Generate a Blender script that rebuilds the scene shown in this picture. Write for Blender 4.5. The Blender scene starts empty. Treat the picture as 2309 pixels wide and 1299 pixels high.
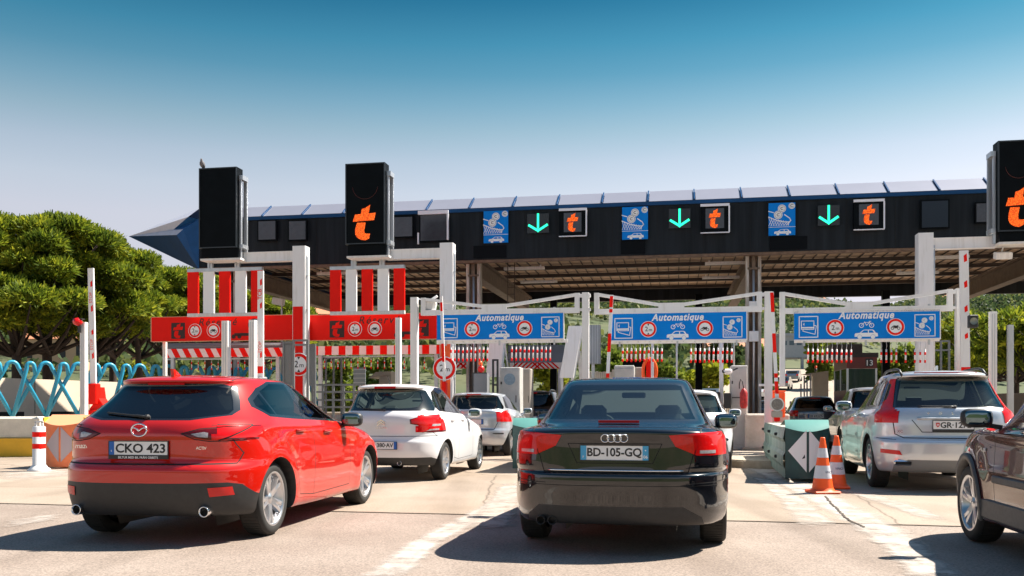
import bpy, bmesh, math, random
import numpy as np
from mathutils import Vector, Matrix
from mathutils.bvhtree import BVHTree
from mathutils.interpolate import poly_3d_calc
R = math.radians
scene = bpy.context.scene
C = scene.collection
random.seed(7)
WANT = lambda n: True

# ---------------------------------------------------------------- camera, sky, sun, exposure
F = 2090.0      # focal length in pixels of the 2309 px wide photograph
CX, HY, EYE = 1154.5, 917.0, 1.15
cam = bpy.data.cameras.new('camera')
cam_o = bpy.data.objects.new('camera', cam); C.objects.link(cam_o)
cam_o.location = (0, 0, EYE); cam_o.rotation_euler = (R(90), 0, 0)
cam.sensor_width = 36; cam.lens = 36*F/2309.0
cam.shift_y = (HY-649.5)/2309.0
cam.clip_end = 6000
scene.camera = cam_o

SUN_TO = Vector((0.72, 0.30, 1.0)).normalized()       # towards the sun
world = bpy.data.worlds.new('World'); scene.world = world
world.use_nodes = True
wn, wl = world.node_tree.nodes, world.node_tree.links
bg = wn['Background']
sky = wn.new('ShaderNodeTexSky'); sky.sky_type = 'NISHITA'; sky.sun_disc = False
sky.sun_elevation = math.asin(SUN_TO.z)
sky.sun_rotation = math.atan2(SUN_TO.x, SUN_TO.y)
sky.air_density = 1.0; sky.dust_density = 0.6; sky.ozone_density = 1.5
tc = wn.new('ShaderNodeTexCoord'); sx = wn.new('ShaderNodeSeparateXYZ')
wl.new(tc.outputs['Generated'], sx.inputs[0])
cr = wn.new('ShaderNodeValToRGB')
cr.color_ramp.interpolation = 'LINEAR'
els = cr.color_ramp.elements
SKY = ((0.0, (.35, .33, .46)), (.03, (.346, .329, .461)), (.07, (.42, .34, .39)), (.114, (.48, .352, .33)), (.15, (.59, .42, .36)), (.19, (.68, .475, .385)), (.222, (.67, .50, .395)), (.253, (.59, .475, .378)),
       (.283, (.434, .427, .338)), (.308, (.298, .377, .317)), (.336, (.165, .314, .285)), (.364, (.092, .271, .262)), (.402, (.039, .187, .204)), (.50, (.08, .22, .25)), (1.0, (.42, .5, .5)))
els[0].position = 0.0; els[1].position = 1.0
for k_, (p_, c_) in enumerate(SKY):
    e_ = els[0] if k_ == 0 else (els[len(els)-1] if p_ == 1.0 else els.new(p_))
    e_.color = tuple(q for q in c_)+(1,)
wl.new(sx.outputs['Z'], cr.inputs[0])
mx = wn.new('ShaderNodeMix'); mx.data_type = 'RGBA'; mx.blend_type = 'MULTIPLY'; mx.inputs[0].default_value = 1.0
wl.new(sky.outputs[0], mx.inputs[6]); wl.new(cr.outputs[0], mx.inputs[7])
wl.new(mx.outputs[2], bg.inputs['Color'])
bg.inputs['Strength'].default_value = 0.15

sun = bpy.data.lights.new('sun', 'SUN'); sun.energy = 5.0; sun.angle = R(0.55); sun.color = (1.0, 0.93, 0.82)
sun_o = bpy.data.objects.new('sun', sun); C.objects.link(sun_o)
sun_o.rotation_euler = (-SUN_TO).to_track_quat('-Z', 'Y').to_euler()
scene.view_settings.view_transform = 'Standard'; scene.view_settings.look = 'None'
scene.view_settings.exposure = 1.3; scene.view_settings.gamma = 1.0

# ---------------------------------------------------------------- materials
MATS = {}
def mat(name, col, rough=0.6, metal=0.0, var=0.0, scale=3.0, bump=0.0, bscale=40.0, spec=0.5, coat=0.0, emit=0.0, stretch=None, col2=None, streak=0.0):
    if name in MATS: return MATS[name]
    m = bpy.data.materials.new(name); m.use_nodes = True
    n, l = m.node_tree.nodes, m.node_tree.links
    b = n['Principled BSDF']
    b.inputs['Base Color'].default_value = (*col, 1); b.inputs['Roughness'].default_value = rough
    b.inputs['Metallic'].default_value = metal; b.inputs['Specular IOR Level'].default_value = spec
    if coat: b.inputs['Coat Weight'].default_value = coat; b.inputs['Coat Roughness'].default_value = 0.02; b.inputs['Coat IOR'].default_value = 1.7
    if emit:
        b.inputs['Emission Color'].default_value = (*col, 1); b.inputs['Emission Strength'].default_value = emit
    if var or bump or col2:
        t = n.new('ShaderNodeTexCoord'); mp = n.new('ShaderNodeMapping')
        if stretch: mp.inputs['Scale'].default_value = stretch
        l.new(t.outputs['Object'], mp.inputs[0])
    if var or col2:
        nz = n.new('ShaderNodeTexNoise'); nz.inputs['Scale'].default_value = scale; nz.inputs['Detail'].default_value = 6; nz.inputs['Roughness'].default_value = 0.62
        l.new(mp.outputs[0], nz.inputs['Vector'])
        r = n.new('ShaderNodeValToRGB')
        r.color_ramp.elements[0].position = 0.3; r.color_ramp.elements[1].position = 0.7
        c2 = col2 if col2 else tuple(min(1, c*(1+var)) for c in col)
        c1 = col if col2 else tuple(c*(1-var) for c in col)
        r.color_ramp.elements[0].color = (*c1, 1); r.color_ramp.elements[1].color = (*c2, 1)
        l.new(nz.outputs['Fac'], r.inputs[0]); l.new(r.outputs[0], b.inputs['Base Color'])
    if bump:
        nb = n.new('ShaderNodeTexNoise'); nb.inputs['Scale'].default_value = bscale; nb.inputs['Detail'].default_value = 4
        l.new(mp.outputs[0], nb.inputs['Vector'])
        bp = n.new('ShaderNodeBump'); bp.inputs['Strength'].default_value = bump; bp.inputs['Distance'].default_value = 0.02
        l.new(nb.outputs['Fac'], bp.inputs['Height']); l.new(bp.outputs[0], b.inputs['Normal'])
    MATS[name] = m
    return m
def glass_mat(name, tint, gl=0.06):
    if name in MATS: return MATS[name]
    m = bpy.data.materials.new(name); m.use_nodes = True
    n, l = m.node_tree.nodes, m.node_tree.links
    for x in list(n): n.remove(x)
    o = n.new('ShaderNodeOutputMaterial'); a = n.new('ShaderNodeBsdfTransparent'); g = n.new('ShaderNodeBsdfGlossy'); mi = n.new('ShaderNodeMixShader')
    a.inputs[0].default_value = (*tint, 1); g.inputs['Roughness'].default_value = 0.01
    fr = n.new('ShaderNodeFresnel'); fr.inputs[0].default_value = 1.52
    ad = n.new('ShaderNodeMath'); ad.operation = 'MULTIPLY_ADD'; ad.inputs[1].default_value = 1.3; ad.inputs[2].default_value = gl
    l.new(fr.outputs[0], ad.inputs[0]); l.new(ad.outputs[0], mi.inputs[0])
    l.new(a.outputs[0], mi.inputs[1]); l.new(g.outputs[0], mi.inputs[2]); l.new(mi.outputs[0], o.inputs[0])
    MATS[name] = m
    return m

M_white = mat('white_paint', (0.64, 0.62, 0.59), 0.42, col2=(0.80, 0.79, 0.79), scale=2.2, stretch=(5, 5, .5), bump=0.06, spec=.3)
for e_ in MATS['white_paint'].node_tree.nodes:
    if e_.type == 'VALTORGB': e_.color_ramp.elements[0].position = .22; e_.color_ramp.elements[1].position = .50
M_dirty = mat('dirty_white_paint', (0.62, 0.60, 0.57), 0.6, col2=(0.78, 0.76, 0.73), scale=5, stretch=(3, 3, 0.6), bump=0.08)
M_red = mat('red_paint', (0.78, 0.012, 0.010), 0.4, var=0.08, scale=3)
M_orange = mat('orange_plastic', (0.95, 0.11, 0.01), 0.4, var=0.05)
M_sblue = mat('sign_blue', (0.0, 0.21, 0.70), 0.5, spec=.15, var=0.07, scale=2)
M_sred = mat('sign_red', (0.88, 0.010, 0.004), 0.5, spec=.15, var=0.06, scale=1.5)
M_swhite = mat('sign_white', (0.85, 0.85, 0.86), 0.45)
M_sblack = mat('sign_black', (0.02, 0.018, 0.02), 0.5)
M_alu = mat('galvanised_metal', (0.52, 0.54, 0.57), 0.38, metal=0.7, var=0.12, scale=6, stretch=(1, 1, 0.2))
M_black = mat('black_metal', (0.003, 0.0045, 0.006), 0.5, var=0.3, spec=.08)
M_rubber = mat('tyre_rubber', (0.022, 0.021, 0.02), 0.8, var=0.2, scale=20)
M_plast = mat('black_plastic', (0.022, 0.022, 0.023), 0.5, var=0.2, scale=20)
M_chrome = mat('chrome', (0.8, 0.8, 0.82), 0.12, metal=1.0)
M_rim = mat('alloy_rim', (0.62, 0.62, 0.64), 0.28, metal=0.85)
M_conc = mat('concrete', (0.50, 0.45, 0.39), 0.9, col2=(0.36, 0.32, 0.27), scale=2.5, bump=0.4, bscale=30)
M_lining = mat('cabin_lining', (0.05, 0.047, 0.045), 0.9)
M_seat = mat('seat_fabric', (0.035, 0.033, 0.033), 0.85, var=0.2)
M_beige = mat('beige_lining', (0.42, 0.38, 0.32), 0.8)

# ---------------------------------------------------------------- mesh helpers
class MB:
    def __init__(s): s.v = []; s.f = []; s.mi = []; s.cur = 0; s.smooth = []; s.sm = False
    def add(s, vs, fs):
        k = len(s.v); s.v.extend([tuple(v) for v in vs])
        for f in fs: s.f.append([i+k for i in f]); s.mi.append(s.cur); s.smooth.append(s.sm)
        return s
    def box(s, c, d, rz=0, rx=0, ry=0, bev=0):
        hx, hy, hz = d[0]/2, d[1]/2, d[2]/2
        if bev:
            b = min(bev, hx*.9, hy*.9, hz*.9); pts = []
            for sx_ in (-1, 1):
                for sy_ in (-1, 1):
                    for sz_ in (-1, 1):
                        pts += [(sx_*(hx-b), sy_*(hy-b), sz_*hz), (sx_*(hx-b), sy_*hy, sz_*(hz-b)), (sx_*hx, sy_*(hy-b), sz_*(hz-b))]
            bm = bmesh.new(); [bm.verts.new(p) for p in pts]
            bmesh.ops.convex_hull(bm, input=bm.verts)
            bm.verts.index_update()
            vs = [v.co.copy() for v in bm.verts]; fs = [[v.index for v in f.verts] for f in bm.faces]; bm.free()
        else:
            vs = [Vector((x*hx, y*hy, z*hz)) for x in (-1, 1) for y in (-1, 1) for z in (-1, 1)]
            fs = [(0, 1, 3, 2), (4, 6, 7, 5), (0, 4, 5, 1), (2, 3, 7, 6), (0, 2, 6, 4), (1, 5, 7, 3)]
        m = Matrix.Translation(c) @ Matrix.Rotation(rz, 4, 'Z') @ Matrix.Rotation(rx, 4, 'X') @ Matrix.Rotation(ry, 4, 'Y')
        return s.add([m @ Vector(v) for v in vs], fs)
    def b2(s, x0, x1, y0, y1, z0, z1): return s.box(((x0+x1)/2, (y0+y1)/2, (z0+z1)/2), (abs(x1-x0), abs(y1-y0), abs(z1-z0)))
    def bar(s, p, q, w, h=None):
        """rectangular bar from p to q"""
        h = h or w; p = Vector(p); q = Vector(q); d = q-p; L = d.length
        z = d.normalized(); up = Vector((0, 0, 1)) if abs(z.z) < .95 else Vector((0, 1, 0))
        x = z.cross(up).normalized(); y = x.cross(z)
        vs = [p+x*(a*w/2)+y*(b*h/2)+z*t for t in (0, L) for a, b in ((-1, -1), (1, -1), (1, 1), (-1, 1))]
        return s.add(vs, [(3, 2, 1, 0), (4, 5, 6, 7), (0, 1, 5, 4), (1, 2, 6, 5), (2, 3, 7, 6), (3, 0, 4, 7)])
    def tube(s, pts, r, n=10, caps=True):
        pts = [Vector(p) for p in pts]; rs = r if isinstance(r, (list, tuple)) else [r]*len(pts)
        vs = []; prev = None
        for i, p in enumerate(pts):
            d = (pts[min(i+1, len(pts)-1)]-pts[max(i-1, 0)]).normalized()
            if prev is None:
                up = Vector((0, 0, 1)) if abs(d.z) < .9 else Vector((1, 0, 0)); x = d.cross(up).normalized()
            else: x = (prev-d*prev.dot(d)).normalized()
            prev = x; y = d.cross(x)
            vs += [p+(x*math.cos(a)+y*math.sin(a))*rs[i] for a in (2*math.pi*k/n for k in range(n))]
        fs = [(i*n+k, i*n+(k+1) % n, (i+1)*n+(k+1) % n, (i+1)*n+k) for i in range(len(pts)-1) for k in range(n)]
        o = s.sm; s.sm = True; k0 = len(s.v); s.add(vs, fs); s.sm = o
        if caps:
            s.f.append([k0+k for k in reversed(range(n))]); s.f.append([k0+(len(pts)-1)*n+k for k in range(n)]); s.mi += [s.cur]*2; s.smooth += [False]*2
        return s
    def prism(s, poly, M, t):
        """poly: 2d points; M maps (a,b,0) to space; thickness t along M's third axis"""
        n = len(poly); vs = [M @ Vector((a, b, 0)) for a, b in poly]+[M @ Vector((a, b, t)) for a, b in poly]
        return s.add(vs, [list(reversed(range(n))), list(range(n, 2*n))]+[(i, (i+1) % n, n+(i+1) % n, n+i) for i in range(n)])
    def lathe(s, prof, M=None, n=24, sm=True):
        """profile (r,z) about z axis of M"""
        M = M or Matrix.Identity(4); o = s.sm; s.sm = sm
        vs = [M @ Vector((r*math.cos(2*math.pi*k/n), r*math.sin(2*math.pi*k/n), z)) for r, z in prof for k in range(n)]
        fs = [(i*n+k, i*n+(k+1) % n, (i+1)*n+(k+1) % n, (i+1)*n+k) for i in range(len(prof)-1) for k in range(n)]
        s.add(vs, fs); s.sm = o
        return s
    def build(s, name, mats, parent=None, loc=None, rot=None, **kw):
        me = bpy.data.meshes.new(name); me.from_pydata(s.v, [], s.f)
        mats = mats if isinstance(mats, (list, tuple)) else [mats]
        for m in mats: me.materials.append(m)
        me.polygons.foreach_set('material_index', s.mi); me.polygons.foreach_set('use_smooth', s.smooth)
        bm = bmesh.new(); bm.from_mesh(me)
        if not kw.pop('keep', False):
            bmesh.ops.recalc_face_normals(bm, faces=bm.faces)
        bm.to_mesh(me); bm.free()
        me.update()
        o = bpy.data.objects.new(name, me); C.objects.link(o)
        if parent: o.parent = parent
        if loc: o.location = loc
        if rot: o.rotation_euler = rot
        for k, v in kw.items(): o[k] = v
        return o
def empty(name, label, cat, loc=(0, 0, 0), rz=0, group=None):
    o = bpy.data.objects.new(name, None); C.objects.link(o); o.empty_display_size = .2
    o.location = loc; o.rotation_euler = (0, 0, rz); o['label'] = label; o['category'] = cat
    if group: o['group'] = group
    return o
def tag(o, label, cat, group=None):
    o['label'] = label; o['category'] = cat
    if group: o['group'] = group
    return o
def struct(o): o['kind'] = 'structure'; return o
def copy_tree(o, parent=None):
    c = o.copy(); C.objects.link(c); c.parent = parent
    for ch in list(o.children): copy_tree(ch, c)
    return c
TXT = {}
def egg(mb, c, d, e=.55, rz=0, n=18, m=10):
    """rounded box: superellipsoid of size d about c"""
    M = Matrix.Translation(c) @ Matrix.Rotation(rz, 4, 'Z'); sp = lambda v: math.copysign(abs(v)**e, v); vs = []
    for i in range(m+1):
        a = -math.pi/2+math.pi*i/m
        for k in range(n): t = 2*math.pi*k/n; vs.append(M @ Vector((d[0]/2*sp(math.cos(a))*sp(math.cos(t)), d[1]/2*sp(math.cos(a))*sp(math.sin(t)), d[2]/2*sp(math.sin(a)))))
    o = mb.sm; mb.sm = True; mb.add(vs, [(i*n+k, i*n+(k+1) % n, (i+1)*n+(k+1) % n, (i+1)*n+k) for i in range(m) for k in range(n)]); mb.sm = o
def text_geo(txt, size, shear=0.0, bold=0.0, spacing=1.0, align='CENTER'):
    key = (txt, shear, bold, spacing, align)
    if key not in TXT:
        cu = bpy.data.curves.new('t', 'FONT'); cu.body = txt; cu.size = 1; cu.shear = shear; cu.offset = bold; cu.space_character = spacing
        cu.align_x = align; cu.resolution_u = 3; cu.fill_mode = 'FRONT'
        o = bpy.data.objects.new('t', cu); C.objects.link(o)
        dg = bpy.context.evaluated_depsgraph_get(); dg.update()
        me = o.evaluated_get(dg).to_mesh()
        v = [x.co.copy() for x in me.vertices]; f = [list(p.vertices) for p in me.polygons]
        o.evaluated_get(dg).to_mesh_clear(); bpy.data.objects.remove(o); bpy.data.curves.remove(cu)
        TXT[key] = (v, f)
    v, f = TXT[key]
    return [x*size for x in v], f
def face_M(origin, right=(1, 0, 0), up=(0, 0, 1)):
    """matrix mapping (a,b,t) -> origin + a*right + b*up + t*(right x up)"""
    r = Vector(right).normalized(); u = Vector(up).normalized(); n = r.cross(u)
    m = Matrix((r, u, n)).transposed().to_4x4(); m.translation = Vector(origin)
    return m
def put_text(mb, txt, M, size, **k):
    v, f = text_geo(txt, size, **k); mb.add([M @ x for x in v], f)
def disc(mb, M, cx, cy, r, t=0.0, n=28, r2=None):
    if r2 is None:
        mb.prism([(cx+r*math.cos(2*math.pi*k/n), cy+r*math.sin(2*math.pi*k/n)) for k in range(n)], M @ Matrix.Translation((0, 0, 0)), t or .002)
    else:
        a = [(cx+q*math.cos(2*math.pi*k/n), cy+q*math.sin(2*math.pi*k/n)) for q in (r, r2) for k in range(n)]
        mb.add([M @ Vector((x, y, t)) for x, y in a], [(k, (k+1) % n, n+(k+1) % n, n+k) for k in range(n)])
def line2(mb, M, pts, w, t=.003):
    for (a, b), (c, d) in zip(pts[:-1], pts[1:]):
        L = math.hypot(c-a, d-b)
        if L < 1e-6: continue
        nx, ny = -(d-b)/L*w/2, (c-a)/L*w/2; ex, ey = (c-a)/L*w/2, (d-b)/L*w/2
        mb.add([M @ Vector((x, y, t)) for x, y in ((a+nx-ex, b+ny-ey), (a-nx-ex, b-ny-ey), (c-nx+ex, d-ny+ey), (c+nx+ex, d+ny+ey))], [(0, 1, 2, 3)])
def poly2(mb, M, pts, t=.003): mb.add([M @ Vector((x, y, t)) for x, y in pts], [list(range(len(pts)))])

# ---------------------------------------------------------------- layout: the toll plaza is turned 12 degrees
TH = R(10); U = Vector((math.cos(TH), -math.sin(TH))); V = Vector((math.sin(TH), math.cos(TH)))
def uz(px, py, v):
    """plaza coordinates (u, z) of what stands on plaza line v at this spot of the photo"""
    k = (px-CX)/F; Y = v/(V.x*k+V.y); return U.x*k*Y+U.y*Y, EYE+(HY-py)/F*Y
def W(u, v, z=0.0): p = U*u+V*v; return Vector((p.x, p.y, z))
def at(px, py, Y): return Vector(((px-CX)/F*Y, Y, EYE+(HY-py)/F*Y))
def ground_at(px, py): Y = F*EYE/(py-HY); return Vector(((px-CX)/F*Y, Y, 0))
def plaza(name, label, cat, u, v, group=None, z=0): return empty(name, label, cat, W(u, v, z), -TH, group)

# ================================================================ cars
def paint(name, col, metal=0.0, rough=0.32, flake=0.0):
    if name in MATS: return MATS[name]
    m = mat(name, col, rough, metal=metal, coat=1.0, spec=0.08)
    return m
M_light = mat('tail_lamp_red', (0.62, 0.004, 0.004), 0.3, coat=.55, spec=.05, var=0.12, scale=30)
M_lightdark = mat('tail_lamp_dark', (0.12, 0.003, 0.004), 0.2, spec=.1, coat=.6, var=0.3, scale=14)
M_clear = mat('clear_lamp', (0.36, 0.33, 0.34), 0.1, coat=1.0, var=0.35, scale=30)
M_refl = mat('reflector_red', (0.62, 0.01, 0.008), 0.25)
M_brake = mat('brake_lamp_red', (0.55, 0.008, 0.008), 0.35, spec=.15)
M_seam = mat('panel_gap', (0.004, 0.004, 0.004), 0.8)
M_trim = mat('window_trim', (0.008, 0.008, 0.009), 0.2, coat=0.5)
M_gdark = glass_mat('glass_privacy', (0.10, 0.11, 0.11), 0.0)
M_gmid = glass_mat('glass_tinted', (0.42, 0.50, 0.48), 0.0)
M_gclear = glass_mat('glass_clear', (0.72, 0.86, 0.84), 0.02)
M_mirror = mat('mirror_glass', (0.16, 0.22, 0.24), 0.03, metal=1.0)
M_plate = mat('plate_white', (0.80, 0.80, 0.80), 0.4)
M_pblue = mat('plate_blue', (0.01, 0.12, 0.45), 0.4)
M_pcyan = mat('plate_light_blue', (0.06, 0.36, 0.62), 0.4)
M_ptext = mat('plate_black', (0.01, 0.01, 0.012), 0.5)

def pchip(xs, ys, xq):
    """monotone cubic interpolation"""
    xs = np.array(xs, float); ys = np.array(ys, float); h = np.diff(xs); d = np.diff(ys)/h
    m = np.zeros(len(xs)); m[0] = d[0]; m[-1] = d[-1]
    for i in range(1, len(xs)-1):
        if d[i-1]*d[i] > 0: w1 = 2*h[i]+h[i-1]; w2 = h[i]+2*h[i-1]; m[i] = (w1+w2)/(w1/d[i-1]+w2/d[i])
    i = np.clip(np.searchsorted(xs, xq)-1, 0, len(h)-1); t = (xq-xs[i])/h[i]
    return ((2*t**3-3*t**2+1)*ys[i]+(t**3-2*t**2+t)*h[i]*m[i]+(-2*t**3+3*t**2)*ys[i+1]+(t**3-t**2)*h[i]*m[i+1])
NR, NS, NF = 16, 56, 12
def car_shell(rings, flares=(), sub=4):
    """rings: (z_rear, z_mid, z_front, x_rear, x_front, half_width, n_rear, n_front)"""
    rings = [list(r) for r in rings]; K = len(rings); tq = np.linspace(0, K-1, (K-1)*sub+1)
    cols = [pchip(range(K), [r[j] for r in rings], tq) for j in range(8)]
    grid = []
    for i in range(len(tq)):
        zr, zm, zf, xr, xf, w, nr, nf = [c[i] for c in cols]
        xc = (xr+xf)/2; a = (xf-xr)/2; w = max(w, 0.0); cr_, cf_ = min(.90, a*.8), min(.95, a*.7); nr = nr*.78
        half = []
        for seg, ncount in (('r', NR), ('s', NS), ('f', NF)):
            ph = np.linspace(0, math.pi/4, 240); c = np.cos(ph); s_ = np.sin(ph)
            if seg == 'r': X = xr+cr_-cr_*c**(2/nr); Y = w*s_**(2/nr)
            elif seg == 'f': X = xf-cf_+cf_*c[::-1]**(2/nf); Y = w*s_[::-1]**(2/nf)
            else:
                ph = np.linspace(math.pi/4, math.pi/2, 120); c = np.cos(ph); s_ = np.sin(ph); x0, x1 = xr+cr_, xf-cf_
                X = np.concatenate([x0-cr_*c**(2/nr), np.linspace(x0, x1, 60)[1:-1], (x1+cf_*c**(2/nf))[::-1]]); Y = np.concatenate([w*s_**(2/nr), np.full(58, w), (w*s_**(2/nf))[::-1]])
            P = np.stack([X, Y*(1-.028*((X-xc)/max(a, .1))**2)], 1); L = np.concatenate([[0], np.cumsum(np.hypot(*np.diff(P, axis=0).T))])
            if L[-1] < 1e-9: L = np.linspace(0, 1, len(P))
            q = np.linspace(0, L[-1], ncount+1)
            pts = np.stack([np.interp(q, L, P[:, 0]), np.interp(q, L, P[:, 1])], 1)
            half.append(pts if seg == 'r' else pts[1:])
        P = np.concatenate(half); t = (P[:, 0]-xc)/max(a, 1e-6)
        z = np.where(t < 0, zm+(zr-zm)*np.abs(t)**1.7, zm+(zf-zm)*np.abs(t)**1.7)
        grid.append(np.column_stack([P, z]))
    G = np.array(grid)     # levels x N x 3
    for (fx, fz, fr, amt) in flares:
        d = np.hypot(G[:, :, 0]-fx, (G[:, :, 2]-fz)*.9); G[:, :, 1] *= 1+(amt/0.88)*np.exp(-((d-fr)/0.11)**2)*(G[:, :, 2] < fz+fr+.25)
    L_, N, _ = G.shape
    bm = bmesh.new(); vs = {}
    for sgn in (1, -1):
        for i in range(L_):
            for j in range(N):
                if sgn == -1 and (j in (0, N-1)): vs[(-1, i, j)] = vs[(1, i, j)]; continue
                p = G[i, j]; vs[(sgn, i, j)] = bm.verts.new((p[0], p[1]*sgn, p[2]))
        for i in range(L_-1):
            for j in range(N-1):
                q = [vs[(sgn, i, j)], vs[(sgn, i, j+1)], vs[(sgn, i+1, j+1)], vs[(sgn, i+1, j)]]
                if sgn == 1: q.reverse()
                try: bm.faces.new(q)
                except ValueError: pass
    bmesh.ops.remove_doubles(bm, verts=bm.verts, dist=0.0004)
    bmesh.ops.recalc_face_normals(bm, faces=bm.faces)
    bmesh.ops.smooth_vert(bm, verts=[v for v in bm.verts if abs(v.co.y) > 1e-5 and v.co.z > .3], factor=0.35, use_axis_x=True, use_axis_y=True, use_axis_z=True)
    bm.normal_update()
    return bm
def in_poly(x, y, P):
    c = False; n = len(P); j = n-1
    for i in range(n):
        if (P[i][1] > y) != (P[j][1] > y) and x < (P[j][0]-P[i][0])*(y-P[i][1])/(P[j][1]-P[i][1])+P[i][0]: c = not c
        j = i
    return c
PR = {'rear': (1, 2, lambda n, c: n.x < -0.10), 'front': (1, 2, lambda n, c: n.x > 0.12), 'side': (0, 2, lambda n, c: abs(n.y) > 0.42),
      'top': (0, 1, lambda n, c: n.z > 0.4), 'arch': (0, 2, lambda n, c: abs(c.y) > 0.42), 'rears': (1, 2, lambda n, c: n.x < -.12), 'sides': (0, 2, lambda n, c: abs(n.y) > .5),
      'low': (1, 2, lambda n, c: n.x < -0.04 and c.x < -.2)}
def cut(bm, lay, poly, proj, cls, keep_if=None):
    a, b, flt = PR[proj]; lo = [min(p[k] for p in poly)-.015 for k in (0, 1)]; hi = [max(p[k] for p in poly)+.015 for k in (0, 1)]
    def cand():
        out = []
        for f in bm.faces:
            if not flt(f.normal, f.calc_center_median()): continue
            va = [v.co[a] for v in f.verts]; vb = [v.co[b] for v in f.verts]
            if max(va) < lo[0] or min(va) > hi[0] or max(vb) < lo[1] or min(vb) > hi[1]: continue
            out.append(f)
        return out
    n = len(poly)
    sel = cand()
    for i in range(n):
        p, q = poly[i], poly[(i+1) % n]; co = Vector((0, 0, 0)); co[a] = p[0]; co[b] = p[1]
        no = Vector((0, 0, 0)); no[a] = q[1]-p[1]; no[b] = -(q[0]-p[0])
        if no.length < 1e-7: continue
        es = {e for f in sel for e in f.edges}; vv = {v for f in sel for v in f.verts}
        r = bmesh.ops.bisect_plane(bm, geom=list(sel)+list(es)+list(vv), dist=1e-5, plane_co=co, plane_no=no.normalized())
        sel = [g for g in r['geom'] if isinstance(g, bmesh.types.BMFace) and g.is_valid]
    bm.normal_update()
    for f in cand():
        c = f.calc_center_median()
        if in_poly(c[a], c[b], poly) and (keep_if is None or keep_if(c)): f[lay] = cls
def strip_polys(pts, w):
    out = []
    for (a, b), (c, d) in zip(pts[:-1], pts[1:]):
        L = math.hypot(c-a, d-b); nx, ny = -(d-b)/L*w/2, (c-a)/L*w/2; ex, ey = (c-a)/L*w*.4, (d-b)/L*w*.4
        out.append([(a+nx-ex, b+ny-ey), (a-nx-ex, b-ny-ey), (c-nx+ex, d-ny+ey), (c+nx+ex, d+ny+ey)])
    return out
def circ(cx, cz, r, n=30, a0=0, a1=360): return [(cx+r*math.cos(R(a0+(a1-a0)*k/n)), cz+r*math.sin(R(a0+(a1-a0)*k/n))) for k in range(n+(a1-a0 < 360))]
WH = {}
def wheel_meshes(r, rr, wd, spokes, style):
    key = (r, rr, wd, spokes, style)
    if key in WH: return WH[key]
    h = wd/2; A = Matrix.Rotation(R(-90), 4, 'X')     # local z -> +y (outside)
    t = MB(); t.lathe([(rr, -h*.9), (rr+.02, -h), (r-.03, -h*1.0), (r-.008, -h*.85), (r, -h*.6), (r, h*.6), (r-.008, h*.85), (r-.03, h), (rr+.02, h*1.02), (rr-.002, h*.92)], A, 48)
    for k in range(60):   # tread blocks
        a = 2*math.pi*k/60
        t.box((r*math.cos(a)*.998, 0, r*math.sin(a)*.998), (.006, wd*.7, r*.055), ry=-a)
    m = MB(); m.lathe([(rr+.004, h*.96), (rr-.012, h*.97), (rr-.022, h*.80), (rr-.045, -h*.9), (rr-.05, -h*.95)], A, 40)
    m.lathe([(0.0, h*.72), (.028, h*.72), (.034, h*.66), (.06, h*.60), (.068, h*.45)], A, 20)
    for k in range(spokes):
        for off in ((-.11, .11) if style == 'twin' else (0,)):
            a = 2*math.pi*k/spokes; a0 = a+off*.5; a1 = a+off*1.6
            w0, w1 = (.030, .016) if style == 'twin' else (.042, .034)
            if style == 'wide': w0, w1 = .05, .075
            p0 = Vector((math.cos(a0)*.05, h*.62, math.sin(a0)*.05)); p1 = Vector((math.cos(a1)*(rr-.015), h*.86, math.sin(a1)*(rr-.015)))
            d = (p1-p0).normalized(); s_ = Vector((-d.z, 0, d.x)).normalized(); n_ = Vector((0, 1, 0))
            vs = [p0-s_*w0, p0+s_*w0, p1+s_*w1, p1-s_*w1, p0-n_*.03-s_*w0, p0-n_*.03+s_*w0, p1-n_*.04+s_*w1, p1-n_*.04-s_*w1]
            mid = (p0+p1)/2+n_*.008
            m.add(vs+[mid], [(0, 1, 8), (1, 2, 8), (2, 3, 8), (3, 0, 8), (0, 4, 5, 1), (1, 5, 6, 2), (2, 6, 7, 3), (3, 7, 4, 0)])
    d_ = MB(); d_.lathe([(0, h*.1), (rr*.62, h*.1), (rr*.62, -h*.1), (rr-.03, -h*.3), (rr-.03, -h*.6), (0, -h*.6)], A, 28)
    WH[key] = [x.v and x for x in (t, m, d_)]
    return WH[key]
def make_wheels(root, r, wb, track, rr, wd, spokes, style, rimmat=None, steer=0):
    t, m, d_ = wheel_meshes(r, rr, wd, spokes, style); first = None
    for x in (0, wb):
        for sg in (1, -1):
            if first is None:
                w = t.build('wheel', M_rubber, root); ri = m.build('rim', rimmat or M_rim, w); di = d_.build('brake_disc', M_plast, w); first = (w, ri, di)
            else:
                w = first[0].copy(); C.objects.link(w); w.parent = root
                for c in first[1:]: k = c.copy(); C.objects.link(k); k.parent = w
            w.location = (x, sg*(track-wd/2), r); w.rotation_euler = (0, random.uniform(0, 1), 0 if sg == 1 else math.pi)
def seat(root, x, y, w, top, head=True, m=None, name='seat'):
    b = MB(); b.box((x+.12, y, .42), (.5, w, .2), bev=.05); b.box((x-.16, y, (top+.45)/2), (.14, w, top-.45), ry=R(-12), bev=.05)
    if head:
        for yy in ([y] if w < .8 else [y-.4, y+.4]):
            b.box((x-.25-.02, yy, top+.10), (.09, .25, .17), bev=.045); b.bar((x-.24, yy-.05, top-.03), (x-.25, yy-.05, top+.06), .012); b.bar((x-.24, yy+.05, top-.03), (x-.25, yy+.05, top+.06), .012)
    return b.build(name, m or M_seat, root)
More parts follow.
